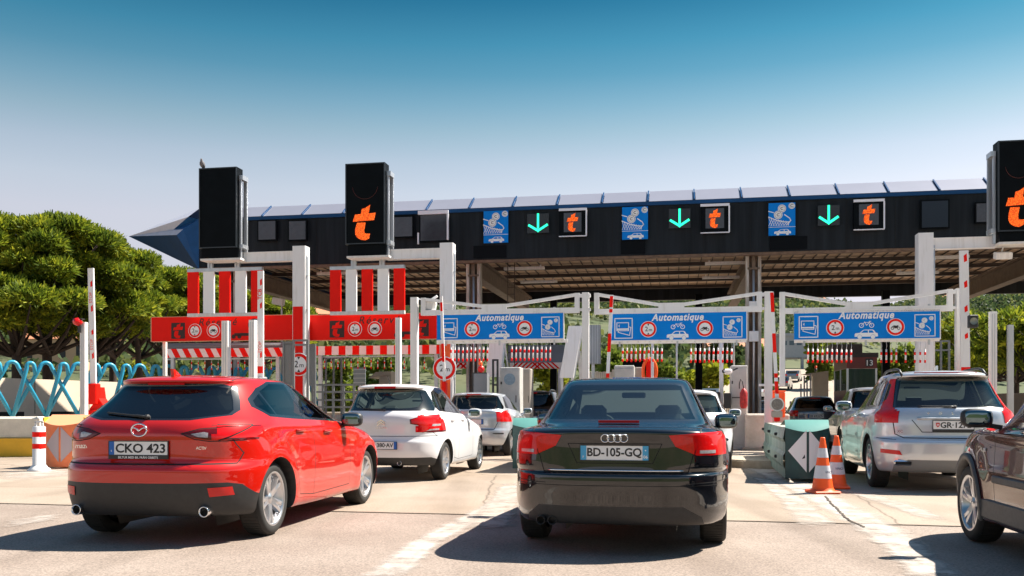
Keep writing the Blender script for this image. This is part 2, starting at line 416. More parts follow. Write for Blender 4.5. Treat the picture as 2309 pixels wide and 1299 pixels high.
def side_mirror(root, x, y, z, sg, bodymat, sc=1.0, black=False):
    b = MB(); egg(b, (x+.01, y+sg*.13*sc, z), (.13*sc, .235*sc, .155*sc), .62, rz=sg*R(-8)); b.bar((x+.03, y-sg*.06, z-.075), (x+.02, y+sg*.07, z-.055), .05, .035)
    o = b.build('door_mirror', bodymat, root)
    g = MB(); egg(g, (x-.040*sc, y+sg*.132*sc, z+.004), (.045, .195*sc, .118*sc), .5, rz=sg*R(-10)); g.build('mirror_glass', M_mirror, o)
    return o
def make_car(name, label, cat, P, loc, yaw, group=None):
    root = empty(name, label, cat, (loc[0], loc[1], 0), R(90-yaw), group)
    r, wb = P['r'], P['wb']; ar = P.get('arch', r+.055); body_m = P['paint']
    bm = car_shell(P['rings'], [(0, r, ar+.03, .016), (wb, r, ar+.03, .016)], P.get('sub', 4))
    src = bm.copy(); src.normal_update(); bvh = BVHTree.FromBMesh(src); src.faces.ensure_lookup_table()
    def nrm(co):
        l, n, i, d = bvh.find_nearest(co)
        f = src.faces[i]; ws = poly_3d_calc([v.co for v in f.verts], l); v_ = Vector((0, 0, 0))
        for v, w_ in zip(f.verts, ws): v_ += v.normal*w_
        return v_.normalized() if v_.length > 0 else n
    lay = bm.faces.layers.int.new('cls')
    ARCH = 999; SEAM = 1
    ft = P['feats']; info = {}
    for k, f in enumerate(ft):
        cls = f.get('cls', k+10); info[cls] = f; pr = f['proj']
        polys = strip_polys(f['line'], f.get('w', .008)) if 'line' in f else [f['poly']]
        if f.get('sym') and pr in ('rear', 'front', 'low', 'rears'): polys += [[(-a, b) for a, b in p] for p in polys]
        if f.get('sym') and pr == 'top': polys += [[(a, -b) for a, b in p] for p in polys]
        for p in polys: cut(bm, lay, p, pr, SEAM if f.get('seam') else cls, f.get('only'))
    for x in (0, wb): cut(bm, lay, circ(x, r, ar, 32), 'arch', ARCH)
    bm.normal_update()
    # wheel-house liner from the rim of the opening
    for x in (0, wb):
        for sg in (1, -1):
            ln = MB()
            for e in bm.edges:
                fs = e.link_faces
                if len(fs) == 2 and (fs[0][lay] == ARCH) != (fs[1][lay] == ARCH):
                    a, b = e.verts[0].co, e.verts[1].co
                    if a.y*sg > .45 and abs(math.hypot(a.x-x, a.z-r)-ar) < .012 and abs(math.hypot(b.x-x, b.z-r)-ar) < .012:
                        ln.add([a, b, (b.x, sg*.46, b.z), (a.x, sg*.46, a.z)], [(0, 1, 2, 3)])
            pts = [(x+ar*math.cos(R(t)), sg*.46, r+ar*math.sin(R(t))) for t in range(-35, 216, 10)]; ln.add(pts, [list(range(len(pts)))])
            ln.build('wheel_house', M_plast, root, keep=True)
    def extract(pred, pname, mats, off=0.0, mi=lambda f: 0, lining=False, parent=root, flip=False):
        vm = {}; vs = []; fs = []; mis = []; nn = []
        for f in bm.faces:
            if not pred(f): continue
            idx = []
            for v in f.verts:
                if v.index not in vm: vm[v.index] = len(vs); n = nrm(v.co); vs.append(v.co+n*off); nn.append(n)
                idx.append(vm[v.index])
            if flip: idx.reverse()
            fs.append(idx); mis.append(mi(f))
        if not fs: return None
        me = bpy.data.meshes.new(pname); me.from_pydata(vs, [], fs)
        for m in (mats if isinstance(mats, list) else [mats]): me.materials.append(m)
        me.polygons.foreach_set('material_index', mis); me.polygons.foreach_set('use_smooth', [True]*len(fs)); me.update()
        if flip: nn = [-n for n in nn]
        me.normals_split_custom_set_from_vertices(nn)
        o = bpy.data.objects.new(pname, me); C.objects.link(o); o.parent = parent
        return o
    bm.verts.index_update()
    parts = {c for c, f in info.items() if f.get('part')}; extra = []; mats = [body_m, M_seam]
    cmap = {0: 0, SEAM: 1}
    for c, f in info.items():
        if c in parts or f.get('seam'): continue
        cmap[c] = len(mats); mats.append(f['mat'])
    low = P.get('sill_z', .0)
    body = extract(lambda f: f[lay] in cmap, 'body', mats, mi=lambda f: cmap[f[lay]])
    lining_z = P.get('lining_z', .55); glassc = {c for c, f in info.items() if f.get('glass')}
    extract(lambda f: f[lay] != ARCH and f[lay] not in glassc and f.calc_center_median().z > lining_z and not (f.calc_center_median().x > wb-.35 and f.calc_center_median().z < 1.0), 'cabin_lining', P.get('lining', M_lining), off=-.03, flip=True)
    made = {}
    for c in sorted(parts):
        f = info[c]; off = f.get('off', 0.0)
        sides = [1, -1] if f.get('sym', f['proj'] in ('side', 'sides')) else [0]
        for sg in sides:
            o = extract(lambda q: q[lay] == c and (sg == 0 or q.calc_center_median().y*sg > 0), f['part'], f.get('mat', body_m), off=off)
            if o: made.setdefault(f['part'], []).append(o)
            if o and f.get('lab'): o['label'] = f['lab']
    def rear(y, z):
        h = bvh.ray_cast(Vector((-4, y, z)), Vector((1, 0, 0))); return h[0], h[1]
    def side(x, z, sg):
        h = bvh.ray_cast(Vector((x, sg*3, z)), Vector((0, -sg, 0))); return h[0], h[1]
    def top(x, y):
        h = bvh.ray_cast(Vector((x, y, 4)), Vector((0, 0, -1))); return h[0], h[1]
    make_wheels(root, r, wb, P['track'], *P['wheel'])
    # cabin
    sm = P.get('seatmat', M_seat); sx_ = P.get('seat_x', wb*.47)
    for y in (.36, -.36): seat(root, sx_, y, .5, .98, m=sm)
    seat(root, P.get('bench_x', wb*.47-.85), 0, 1.25, .90, m=sm, name='rear_bench')
    b = MB(); cx = P['cowl']; b.box((cx-.25, 0, .80), (.45, 1.36, .26), bev=.08); b.build('dashboard', M_lining, root)
    b = MB(); b.tube([(cx-.52+.05*math.cos(a)*0-.08*math.sin(a)*-1*.35, .36+.185*math.cos(a), .90+.17*math.sin(a)) for a in [2*math.pi*k/20 for k in range(21)]], .014, 6); b.bar((cx-.5, .36, .9), (cx-.3, .36, .8), .03); b.bar((cx-.52, .2, .9), (cx-.52, .52, .9), .03); b.build('steering_wheel', M_lining, root)
    b = MB(); b.b2(-.35, wb-.2, -.62, .62, .25, .33); b.build('cabin_floor', M_lining, root)
    b = MB(); b.box((P.get('mirror_x', cx-.62), .0, P.get('mirror_z', 1.27)), (.03, .24, .065), bev=.012); b.build('inside_mirror', M_plast, root)
    if P.get('shelf'):
        b = MB(); x0, x1, z = P['shelf']; b.b2(x0, x1, -.58, .58, z-.02, z); b.build('parcel_shelf', P.get('shelfmat', M_seat), root)
    P['extras'](root, rear, side, top) if 'extras' in P else None
    src.free(); bm.free()
    return root
def plate(root, rear, z, txt, w=.52, h=.11, size=.078, y=0, kind='eu', tilt=0, holder=False, textmat=None, sub=None):
    p, n = rear(y, z); x = min(p.x, rear(y, z+h*.45)[0].x, rear(y, z-h*.45)[0].x, rear(y+w*.45, z)[0].x, rear(y-w*.45, z)[0].x)-.008
    M = face_M((x-.006, y, z), (0, -1, 0), (0, 0, 1))
    b = MB(); b.prism([(-w/2, -h/2), (w/2, -h/2), (w/2, h/2), (-w/2, h/2)], M @ Matrix.Translation((0, 0, -.008)), .008); o = b.build('number_plate', M_plate, root)
    t = MB(); t.sm = False
    q = .0022
    tv, tf = text_geo(txt or '.', size, bold=.022, spacing=.98); x0 = min(v.x for v in tv); x1 = max(v.x for v in tv); y0 = min(v.y for v in tv); y1 = max(v.y for v in tv)
    L0, L1 = {'eu': (-w/2+.058, w/2-.02), 'fr': (-w/2+.052, w/2-.052), 'plain': (-w/2+.09, w/2-.03)}[kind]; hh = h*.70
    if txt: t.add([M @ Vector((L0+(v.x-x0)/(x1-x0)*(L1-L0), -hh/2+(v.y-y0)/(y1-y0)*hh, q)) for v in tv], tf); txt and t.build('plate_text', textmat or M_ptext, o)
    b = MB(); rim = .006
    for a0, a1, c0, c1 in ((-w/2, w/2, h/2, h/2+rim), (-w/2, w/2, -h/2-rim, -h/2), (-w/2-rim, -w/2, -h/2-rim, h/2+rim), (w/2, w/2+rim, -h/2-rim, h/2+rim)):
        b.prism([(a0, c0), (a1, c0), (a1, c1), (a0, c1)], M @ Matrix.Translation((0, 0, -.009)), .013)
    if holder: b.prism([(-w/2-rim, -h/2-.035), (w/2+rim, -h/2-.035), (w/2+rim, -h/2-rim), (-w/2-rim, -h/2-rim)], M @ Matrix.Translation((0, 0, -.009)), .012)
    b.build('plate_holder', M_plast, o)
    if kind in ('eu', 'fr'):
        b = MB(); b.cur = 0
        poly2(b, M, [(-w/2, -h/2), (-w/2+.045, -h/2), (-w/2+.045, h/2), (-w/2, h/2)], q)
        if kind == 'fr': poly2(b, M, [(w/2-.045, -h/2), (w/2, -h/2), (w/2, h/2), (w/2-.045, h/2)], q)
        b.build('plate_band', M_pcyan if P_cyan.get(txt) else M_pblue, o)
    if sub:
        t = MB(); 
        for s_, sx2, sz, ss, in sub: put_text(t, s_, M @ Matrix.Translation((sx2, sz, q+.0025)), ss, bold=.015)
        t.build('plate_small_text', M_swhite, o)
    return o
P_cyan = {'BD-105-GQ': 1}
def handle(root, side, x, z, sg, m):
    p, n = side(x, z, sg); b = MB(); b.box((x, p.y+sg*.022, z), (.19, .022, .028), bev=.01); b.box((x-.085, p.y+sg*.01, z), (.03, .03, .026), bev=.008); b.box((x+.085, p.y+sg*.01, z), (.03, .03, .026), bev=.008)
    o = b.build('door_handle', m, root); [setattr(q, 'use_smooth', True) for q in o.data.polygons]; return o
def exhaust(root, x, y, z, r=.04, L=.16, m=None):
    b = MB(); A = Matrix.Translation((x, y, z)) @ Matrix.Rotation(R(-90), 4, 'Y')
    b.lathe([(r*.86, -L), (r, -L+.01), (r, 0), (r*.96, .006), (r*.84, .004), (r*.8, -.03), (r*.8, -L*.8)], A, 24); b.build('exhaust_pipe', m or M_chrome, root)
    b = MB(); b.lathe([(0, -.05), (r*.82, -.05)], A, 20); b.build('exhaust_bore', M_seam, root, keep=True)
def F_(proj, poly, part=None, mat=None, **k): d = dict(proj=proj, poly=poly); d.update(k); d['part'] = part; d['mat'] = mat; return {a: b for a, b in d.items() if b is not None}
def S_(proj, line, w=.007, **k): return dict(proj=proj, line=line, w=w, seam=True, **k)
def wiper(root, rear, y0, z0, y1, z1):
    b = MB(); n = 8; pts = []
    for k in range(n+1):
        t = k/n; y = y0+(y1-y0)*t; z = z0+(z1-z0)*t; p, _ = rear(y, z); pts.append((p.x-.022, y, z))
    b.tube(pts, [.012]*3+[.008]*(n-2), 6); b.box((pts[0][0]+.01, y0, z0), (.05, .05, .04), bev=.015); b.build('rear_wiper', M_plast, root)
def brake_strip(root, rear, z, w, h=.02, out=.008, m=None):
    b = MB(); pts = [rear(y, z)[0] for y in np.linspace(-w/2, w/2, 7)]
    for p, q in zip(pts[:-1], pts[1:]):
        b.add([(p.x-out, p.y, z-h/2), (q.x-out, q.y, z-h/2), (q.x-out*.6, q.y, z+h/2), (p.x-out*.6, p.y, z+h/2), (p.x+.02, p.y, z-h/2), (q.x+.02, q.y, z-h/2), (q.x+.02, q.y, z+h/2), (p.x+.02, p.y, z+h/2)], [(0, 1, 2, 3), (0, 1, 5, 4), (3, 2, 6, 7)])
    b.build('high_brake_light', m or M_brake, root)
def badge(root, rear, txt, y, z, size, shear=0, m=None, name='badge_lettering', out=.006, spacing=1.0):
    p, _ = rear(y, z); b = MB(); put_text(b, txt, face_M((p.x-out, y, z), (0, -1, 0), (0, 0, 1)), size, bold=.01, shear=shear, spacing=spacing); b.build(name, m or M_chrome, root)
def antenna(root, top, x, L=.16, fin=False, m=None):
    p, _ = top(x, 0); b = MB()
    if fin: b.prism([(0, 0), (.15, 0), (.03, .06), (-.01, .07)], Matrix.Translation((x-.05, .015, p.z-.006)) @ Matrix.Rotation(R(90), 4, 'X'), .03)
    else: b.tube([(x, 0, p.z), (x-.03, 0, p.z+.03), (x-.03-L*.8, 0, p.z+.03+L*.55)], [.02, .006, .004], 6)
    b.build('roof_antenna', m or M_plast, root)
def rails(root, top, side, x0, x1, y, m=None, h=.05):
    for s in (1, -1):
        b = MB(); pts = []
        for k in range(9):
            t = k/8; x = x0+(x1-x0)*t; z = top(x, s*y)[0].z+h*min(1, 6*t, 6*(1-t)); pts.append((x, s*y, z+.004))
        b.tube(pts, .018, 8); b.build('roof_rail', m or M_plast, root)
def hatch_rings(ro, fx, H, w, wr, belt, tail, gbx, gtx, cowl, wtop, roofw, nr=3.6, spoil=.06, nose=.74, rake=1.0):
    """generic hatchback: ro rear overhang, fx front end, H height, w half width, belt glass base height at the rear, tail x of the tailgate, gbx/gtx rear glass base/top x"""
    return [(.25, .21, .22, -ro+.4, fx-.3, 0, 4, 4), (.25, .20, .20, -ro+.10, fx-.12, w*.90, 4, 4), (.34, .25, .26, -ro+.03, fx-.04, w*.975, nr, 3.2), (.48, .42, .45, -ro, fx, w*.997, nr, 3), (.60, .56, .56, -ro, fx, w, nr, 3),
        (.655, .63, .62, -ro+.025, fx-.01, w, nr, 3), (.72, .70, .66, -tail, fx-.04, w*.99, nr, 3), (belt-.17, .84, nose, -tail+.005, fx-.15, w*.975, nr+.2, 3), (belt-.08, .92, nose+.07, -tail+.02, fx-.45, w*.955, nr+.2, 3), (belt-.02, .97, .93, -gbx-.02, cowl+.35, w*.92, nr+.3, 3.4),
        (belt+.02, 1.02, .98, -gbx+.02, cowl+.05, w*.89, 4, 4), (H-.13, H-.09, H-.10, -gtx, cowl-rake, wr, 4.2, 4), (H-.075, H-.05, H-.06, -gtx-spoil, cowl-rake-.1, wr-.04, 4, 4), (H-.03, H-.016, H-.03, -gtx+.05-spoil, cowl-rake-.3, roofw*.65, 4, 4), (H-.015, H, H-.02, -gtx+.15, cowl-1.5, 0, 4, 4)]

# ---------------------------------------------------------------- red hatchback
P_red = paint('paint_red', (0.52, 0.008, 0.002), metal=.12, rough=0.38)
rg = [(.24, .20, .22, -.45, 3.3, 0, 4, 4), (.24, .19, .20, -.74, 3.48, .82, 4.2, 4), (.34, .24, .26, -.82, 3.56, .875, 4, 3.2), (.50, .40, .45, -.855, 3.61, .893, 3.9, 3), (.615, .55, .56, -.862, 3.61, .897, 3.8, 3),
      (.655, .62, .62, -.845, 3.6, .896, 3.8, 3), (.70, .70, .65, -.785, 3.57, .892, 4, 3), (.76, .76, .68, -.775, 3.55, .887, 4.2, 3), (.90, .86, .74, -.775, 3.40, .875, 4.4, 3), (.985, .94, .82, -.75, 3.15, .86, 4.2, 3), (1.045, .985, .95, -.70, 2.55, .83, 4.2, 3.4),
      (1.09, 1.03, 1.0, -.64, 2.25, .795, 4.2, 4), (1.33, 1.37, 1.36, -.31, 1.25, .605, 4.2, 4), (1.372, 1.405, 1.39, -.37, 1.15, .565, 4, 4), (1.41, 1.432, 1.42, -.28, 1.0, .38, 4, 4), (1.425, 1.448, 1.435, -.15, .8, 0, 4, 4)]
rg = [r_[:5]+(r_[5]*1.015,)+r_[6:] for r_ in rg]
def ex_red(root, rear, side, top):
    plate(root, rear, .805, 'CKO 423', kind='eu', size=.100, holder=True, sub=[('BILTUR MED BIL FRÅN OBBETS', 0, -.085, .026), ('S', -.238, -.03, .022)])
    exhaust(root, -.775, .57, .285, .045); exhaust(root, -.775, -.57, .285, .045)
    wiper(root, rear, -.02, 1.065, .38, 1.10)
    brake_strip(root, rear, 1.352, .34, .022, .012)
    p, _ = rear(0, .95); M = face_M((p.x-.012, 0, .955), (0, -1, 0), (0, 0, 1)); b = MB()
    b.tube([M @ Vector((.068*math.cos(a), .052*math.sin(a), 0)) for a in [2*math.pi*k/28 for k in range(29)]], .007, 6)
    for s_ in (1, -1): b.tube([M @ Vector((s_*x, z, .002)) for x, z in ((0, -.012), (.018, .008), (.042, .02), (.062, .014))], [.008, .007, .006, .005], 6)
    b.build('emblem', M_chrome, root)
    badge(root, rear, 'mazda3', .52, .80, .06, .2); badge(root, rear, 'SKYACTIV', -.50, .795, .035, .0, spacing=.9)
    for s_ in (1, -1):
        for x in (1.28, .55): handle(root, side, x, .90 if x > 1 else .925, s_, P_red)
        m_ = side_mirror(root, 1.86, s_*.83, 1.01, s_, M_plast)
    antenna(root, top, -.18, fin=True, m=P_red)
red_f = [
    F_('low', [(-.95, .10), (.95, .10), (.95, .30), (.80, .50), (.72, .52), (-.72, .52), (-.80, .50), (-.95, .30)], 'lower_bumper', M_plast),
    F_('rears', [(.60, .405), (.755, .415), (.745, .485), (.59, .48)], 'rear_reflector', M_refl, sym=True, off=.006),
    S_('rear', [(-.76, .675), (.76, .675)], .012), S_('rear', [(.76, .675), (.79, .76), (.72, .90)], sym=True),
    F_('rears', [(.36, .925), (.50, .957), (.74, .978), (.85, .995), (.85, .875), (.58, .872), (.47, .89)], 'tail_light', M_lightdark, sym=True, off=.004),
    F_('rears', [(.44, .922), (.54, .938), (.57, .93), (.57, .892), (.50, .898)], 'reverse_lamp', M_clear, sym=True, off=.006),
    F_('rears', [(.63, .955), (.85, .982), (.85, .888), (.63, .888)], 'brake_lamp', M_light, sym=True, off=.006),
    F_('sides', [(-1.1, 1.00), (-.66, .998), (-.34, .995), (-.55, .92), (-.66, .872), (-1.1, .872)], 'lamp_wing', M_light, off=.004),
    S_('side', [(-.72, .999), (-.34, .995), (-.55, .92), (-.66, .872)], .010), S_('rear', [(.36, .925), (.50, .965), (.74, .985)], .008, sym=True), S_('rear', [(.80, .866), (.58, .862), (.47, .88), (.36, .925)], .008, sym=True),
    F_('rear', [(-.66, 1.075), (-.40, 1.035), (.40, 1.035), (.66, 1.075), (.675, 1.12), (.555, 1.325), (.45, 1.352), (-.45, 1.352), (-.555, 1.325), (-.675, 1.12)], 'window_surround', M_trim),
    F_('rear', [(-.635, 1.085), (-.38, 1.050), (.38, 1.050), (.635, 1.085), (.64, 1.12), (.525, 1.31), (.42, 1.328), (-.42, 1.328), (-.525, 1.31), (-.64, 1.12)], 'rear_window', M_gdark, glass=True),
    F_('side', [(-.15, 1.15), (.05, 1.06), (.55, 1.035), (1.95, .985), (2.02, 1.0), (1.65, 1.20), (1.25, 1.36), (.9, 1.395), (.4, 1.385), (.1, 1.32), (-.12, 1.22)], None, M_trim),
    F_('side', [(-.08, 1.155), (.08, 1.085), (.20, 1.078), (.10, 1.27), (-.06, 1.205)], 'quarter_window', M_gdark, glass=True),
    F_('side', [(.225, 1.078), (.83, 1.052), (.80, 1.37), (.42, 1.365), (.13, 1.29)], 'rear_side_window', M_gdark, glass=True),
    F_('side', [(.92, 1.05), (1.80, 1.012), (1.58, 1.19), (1.22, 1.34), (.90, 1.372)], 'front_side_window', M_gmid, glass=True),
    F_('front', [(-.66, 1.03), (.66, 1.03), (.54, 1.35), (-.54, 1.35)], 'windscreen', M_gclear, glass=True),
    S_('side', [(.16, 1.06), (.12, .92), (.33, .70), (.50, .32), (.86, .29)]), S_('side', [(.86, 1.04), (.90, .75), (.86, .29)]), S_('side', [(.86, .29), (1.95, .30), (1.98, .80), (1.93, .98)]),
    S_('top', [(-.25, .52), (1.2, .56)], .012, sym=True),
]
RED = dict(rings=rg, r=.325, wb=2.70, track=.855, paint=P_red, wheel=(.24, .215, 5, 'twin'), cowl=2.2, feats=red_f, extras=ex_red, arch=.375, shelf=(-.5, .15, .97))
if WANT('red'): make_car('red_hatchback', 'glossy red five door hatchback with twin exhaust pipes and the plate CKO 423', 'car', RED, (-2.98, 8.46), 8.5)

# ---------------------------------------------------------------- white hatchback
P_white = paint('paint_white', (0.74, 0.73, 0.74), rough=0.3)
def side_feats(pts_all, wins, surround=None):
    out = [F_('side', pts_all, None, surround or M_trim)]
    for nm, poly, gm in wins: out.append(F_('side', poly, nm, gm, glass=True))
    return out
WHT_r = hatch_rings(.74, 3.20, 1.52, .865, .60, 1.07, .70, .62, .42, 1.95, .6, .56, nr=3.6, spoil=.10)
def ex_white(root, rear, side, top):
    plate(root, rear, .56, 'CQ·380·AV', kind='fr', size=.098, holder=False)
    exhaust(root, -.68, -.28, .29, .035); wiper(root, rear, -.02, 1.10, .34, 1.125); brake_strip(root, rear, 1.445, .34, .03, .012)
    for dz in (0, .038):
        b = MB(); p, _ = rear(0, .9); M = face_M((p.x-.01, 0, .885+dz), (0, -1, 0), (0, 0, 1))
        b.prism([(-.062, -.03), (-.062, -.008), (0, .036), (.062, -.008), (.062, -.03), (0, .014)], M, .008); b.build('chevron_emblem', M_chrome, root)
    badge(root, rear, 'CITROËN', 0, .815, .038, spacing=1.1); badge(root, rear, 'C3', -.52, .79, .05)
    antenna(root, top, -.25)
    for s_ in (1, -1):
        for x in (1.15, .42): handle(root, side, x, .93, s_, P_white)
        side_mirror(root, 1.62, s_*.80, 1.04, s_, P_white)
WHT_f = [
    F_('low', [(-.95, .10), (.95, .10), (.95, .26), (.72, .375), (-.72, .375), (-.95, .26)], 'lower_bumper', M_plast),
    S_('rear', [(-.78, .70), (.78, .70)], .01), S_('rear', [(.78, .70), (.60, .90)], sym=True),
    F_('rears', [(.43, .955), (.60, 1.01), (.85, 1.04), (.85, .76), (.60, .755), (.585, .86), (.44, .885)], 'tail_light', M_lightdark, sym=True, off=.004),
    F_('rears', [(.45, .95), (.59, .995), (.59, .87), (.46, .895)], 'inner_lamp', M_light, sym=True, off=.006),
    F_('rears', [(.605, 1.0), (.85, 1.02), (.85, .79), (.62, .77)], 'brake_lamp', M_light, sym=True, off=.006),
    F_('rears', [(.63, .845), (.80, .855), (.80, .885), (.63, .88)], 'reverse_lamp', M_clear, sym=True, off=.008), F_('rears', [(.62, .775), (.79, .79), (.79, .815), (.62, .80)], 'turn_lamp', M_clear, sym=True, off=.008),
    F_('sides', [(-1.1, 1.04), (-.46, 1.025), (-.36, .95), (-.46, .80), (-.55, .76), (-1.1, .76)], 'lamp_wing', M_light, off=.004),
    F_('rear', [(-.70, 1.085), (.70, 1.085), (.69, 1.16), (.56, 1.40), (.45, 1.43), (-.45, 1.43), (-.56, 1.40), (-.69, 1.16)], 'window_surround', M_trim),
    F_('rear', [(-.52, 1.15), (-.35, 1.12), (.35, 1.12), (.52, 1.15), (.55, 1.24), (.50, 1.38), (.42, 1.405), (-.42, 1.405), (-.50, 1.38), (-.55, 1.24)], 'rear_window', M_gclear, glass=True),
] + side_feats([(-.18, 1.17), (-.05, 1.08), (.5, 1.055), (1.78, 1.01), (1.85, 1.03), (1.45, 1.28), (1.05, 1.42), (.6, 1.46), (.2, 1.455), (-.08, 1.38)], [
    ('quarter_window', [(-.13, 1.17), (-.02, 1.105), (.10, 1.10), (.05, 1.40), (-.05, 1.37)], M_gmid), ('rear_side_window', [(.13, 1.10), (.72, 1.075), (.70, 1.435), (.25, 1.435), (.10, 1.41)], M_gmid),
    ('front_side_window', [(.79, 1.075), (1.65, 1.035), (1.38, 1.27), (1.02, 1.39), (.78, 1.43)], M_gmid)]) + [
    F_('front', [(-.66, 1.03), (.66, 1.03), (.56, 1.42), (-.56, 1.42)], 'windscreen', M_gclear, glass=True),
    S_('side', [(.08, 1.08), (.06, .92), (.30, .70), (.42, .33), (.74, .29)]), S_('side', [(.745, 1.06), (.78, .8), (.74, .29)]), S_('side', [(.74, .29), (1.75, .30), (1.80, .85), (1.75, 1.0)])]
WHT = dict(rings=WHT_r, r=.30, wb=2.46, track=.835, paint=P_white, wheel=(.215, .19, 7, 'plain'), cowl=1.95, feats=WHT_f, extras=ex_white, arch=.345, lining=M_beige)
WPOS = ground_at(1003, 1081)
if WANT('white'): make_car('white_hatchback', 'white five door hatchback with raised red lamps behind the red hatchback', 'car', WHT, (WPOS.x-.80, WPOS.y+.14), 10.5)

# ---------------------------------------------------------------- small silver hatchback in front of it
P_silver = paint('paint_silver', (0.50, 0.53, 0.57), metal=0.5, rough=0.32)
SWF_r = hatch_rings(.62, 3.15, 1.50, .85, .60, 1.07, .60, .56, .38, 1.85, .6, .56, nr=4, spoil=.05)
def ex_swift(root, rear, side, top):
    brake_strip(root, rear, 1.435, .34, .025, .012)
    plate(root, rear, .80, '', kind='fr', size=.078)
    for s_ in (1, -1):
        b = MB(); y = s_*.56; p, _ = rear(y, .52); b.box((p.x-.004, y, .53), (.03, .34, .035), bev=.01, rz=-s_*R(14)); b.build('bumper_strip', M_plast, root)
        for x in (1.1, .35): handle(root, side, x, .92, s_, P_silver)
        side_mirror(root, 1.55, s_*.79, 1.04, s_, P_silver)
SWF_f = [
    S_('rear', [(-.50, .62), (.50, .62), (.58, .78), (.60, .86)], .012), S_('rear', [(-.50, .62), (-.58, .78), (-.60, .86)], .012),
    F_('rears', [(.56, .80), (.60, .92), (.66, 1.04), (.70, 1.06), (.85, 1.06), (.85, .80)], 'tail_light', M_light, sym=True, off=.005),
    F_('sides', [(-1.1, 1.06), (-.44, 1.04), (-.30, .96), (-.36, .80), (-1.1, .80)], 'lamp_wing', M_light, off=.005),
    F_('rear', [(-.66, 1.09), (.66, 1.09), (.66, 1.14), (.53, 1.395), (.45, 1.415), (-.45, 1.415), (-.53, 1.395), (-.66, 1.14)], 'rear_window', M_gdark, glass=True),
] + side_feats([(-.10, 1.12), (.5, 1.08), (1.68, 1.03), (1.75, 1.05), (1.35, 1.27), (1.0, 1.41), (.5, 1.43), (-.05, 1.38)], [
    ('rear_side_window', [(-.04, 1.12), (.62, 1.10), (.60, 1.40), (.0, 1.36)], M_gdark), ('front_side_window', [(.69, 1.10), (1.55, 1.06), (1.28, 1.26), (.95, 1.38), (.68, 1.40)], M_gmid)]) + [
    F_('front', [(-.66, 1.03), (.66, 1.03), (.56, 1.40), (-.56, 1.40)], 'windscreen', M_gclear, glass=True),
    S_('side', [(-.02, 1.09), (.02, .92), (.34, .70), (.42, .33), (.66, .29)]), S_('side', [(.65, 1.08), (.68, .8), (.66, .29)]), S_('side', [(.66, .29), (1.68, .30), (1.72, .85), (1.66, 1.02)])]
SWF = dict(rings=SWF_r, r=.30, wb=2.38, track=.825, paint=P_silver, wheel=(.215, .19, 5, 'wide'), cowl=1.85, feats=SWF_f, extras=ex_swift, arch=.345, sub=3)
SPOS = ground_at(1154, 1027)
if WANT('swift'): make_car('silver_hatchback', 'small silver hatchback with tall red lamps just in front of the white hatchback', 'car', SWF, (SPOS.x-.80, SPOS.y+.14), 11)

# ---------------------------------------------------------------- black saloon
P_black = paint('paint_black', (0.004, 0.005, 0.008), rough=0.25)
blk_r = [(.25, .21, .22, -.6, 3.2, 0, 4, 4), (.24, .19, .20, -.93, 3.42, .80, 4.6, 4), (.33, .24, .26, -.98, 3.50, .86, 4.2, 3.2), (.44, .40, .45, -1.0, 3.54, .880, 4.0, 3), (.56, .52, .54, -1.02, 3.55, .876, 4.0, 3), (.625, .60, .60, -1.015, 3.54, .876, 4.0, 3),
         (.645, .635, .62, -.975, 3.53, .876, 4.2, 3), (.70, .70, .64, -.965, 3.5, .885, 4.6, 3), (.86, .82, .70, -.96, 3.40, .876, 4.6, 3), (.945, .90, .76, -.965, 3.15, .858, 4.6, 3), (.975, .94, .83, -.95, 2.9, .84, 4.2, 3), (.99, .96, .90, -.85, 2.45, .81, 4.0, 3.4), (1.0, .97, .93, -.62, 2.20, .785, 4.0, 4), (1.02, .985, .95, -.50, 2.12, .765, 4.2, 4),
         (1.345, 1.365, 1.35, .10, 1.25, .565, 4.4, 4), (1.385, 1.395, 1.38, .22, 1.15, .525, 4, 4), (1.405, 1.418, 1.40, .35, 1.05, .36, 4, 4), (1.412, 1.427, 1.41, .45, .9, 0, 4, 4)]
def ex_black(root, rear, side, top):
    plate(root, rear, .795, 'BD-105-GQ', kind='fr', size=.104, sub=[('F', -.238, -.04, .025), ('06', .2375, -.04, .034), ('▪', .2375, .012, .03)])
    p, _ = rear(0, .9); b = MB()
    for k in range(4):
        M = face_M((p.x-.010, .072-.048*k, .907), (0, -1, 0), (0, 0, 1)); b.tube([M @ Vector((.030*math.cos(a), .030*math.sin(a), 0)) for a in [2*math.pi*q/24 for q in range(25)]], .0045, 6)
    b.build('ring_emblem', M_chrome, root)
    brake_strip(root, lambda y, z: (Vector((-.545, y, z)), 0), 1.028, .33, .020, .004)
    b = MB(); pts = []
    for k in range(25):
        y = -.52+1.04*k/24; q, _ = rear(y, .655); pts.append((q.x-.004, y, .658))
    b.tube(pts, .008, 6); b.build('chrome_strip', M_chrome, root)
    for dy in (.58, .49): exhaust(root, -.93, dy, .262, .036, .14, m=M_plast)
    for s_ in (1, -1):
        for x in (1.2, .35): handle(root, side, x, .86, s_, P_black)
        side_mirror(root, 1.72, s_*.80, 1.0, s_, P_black)
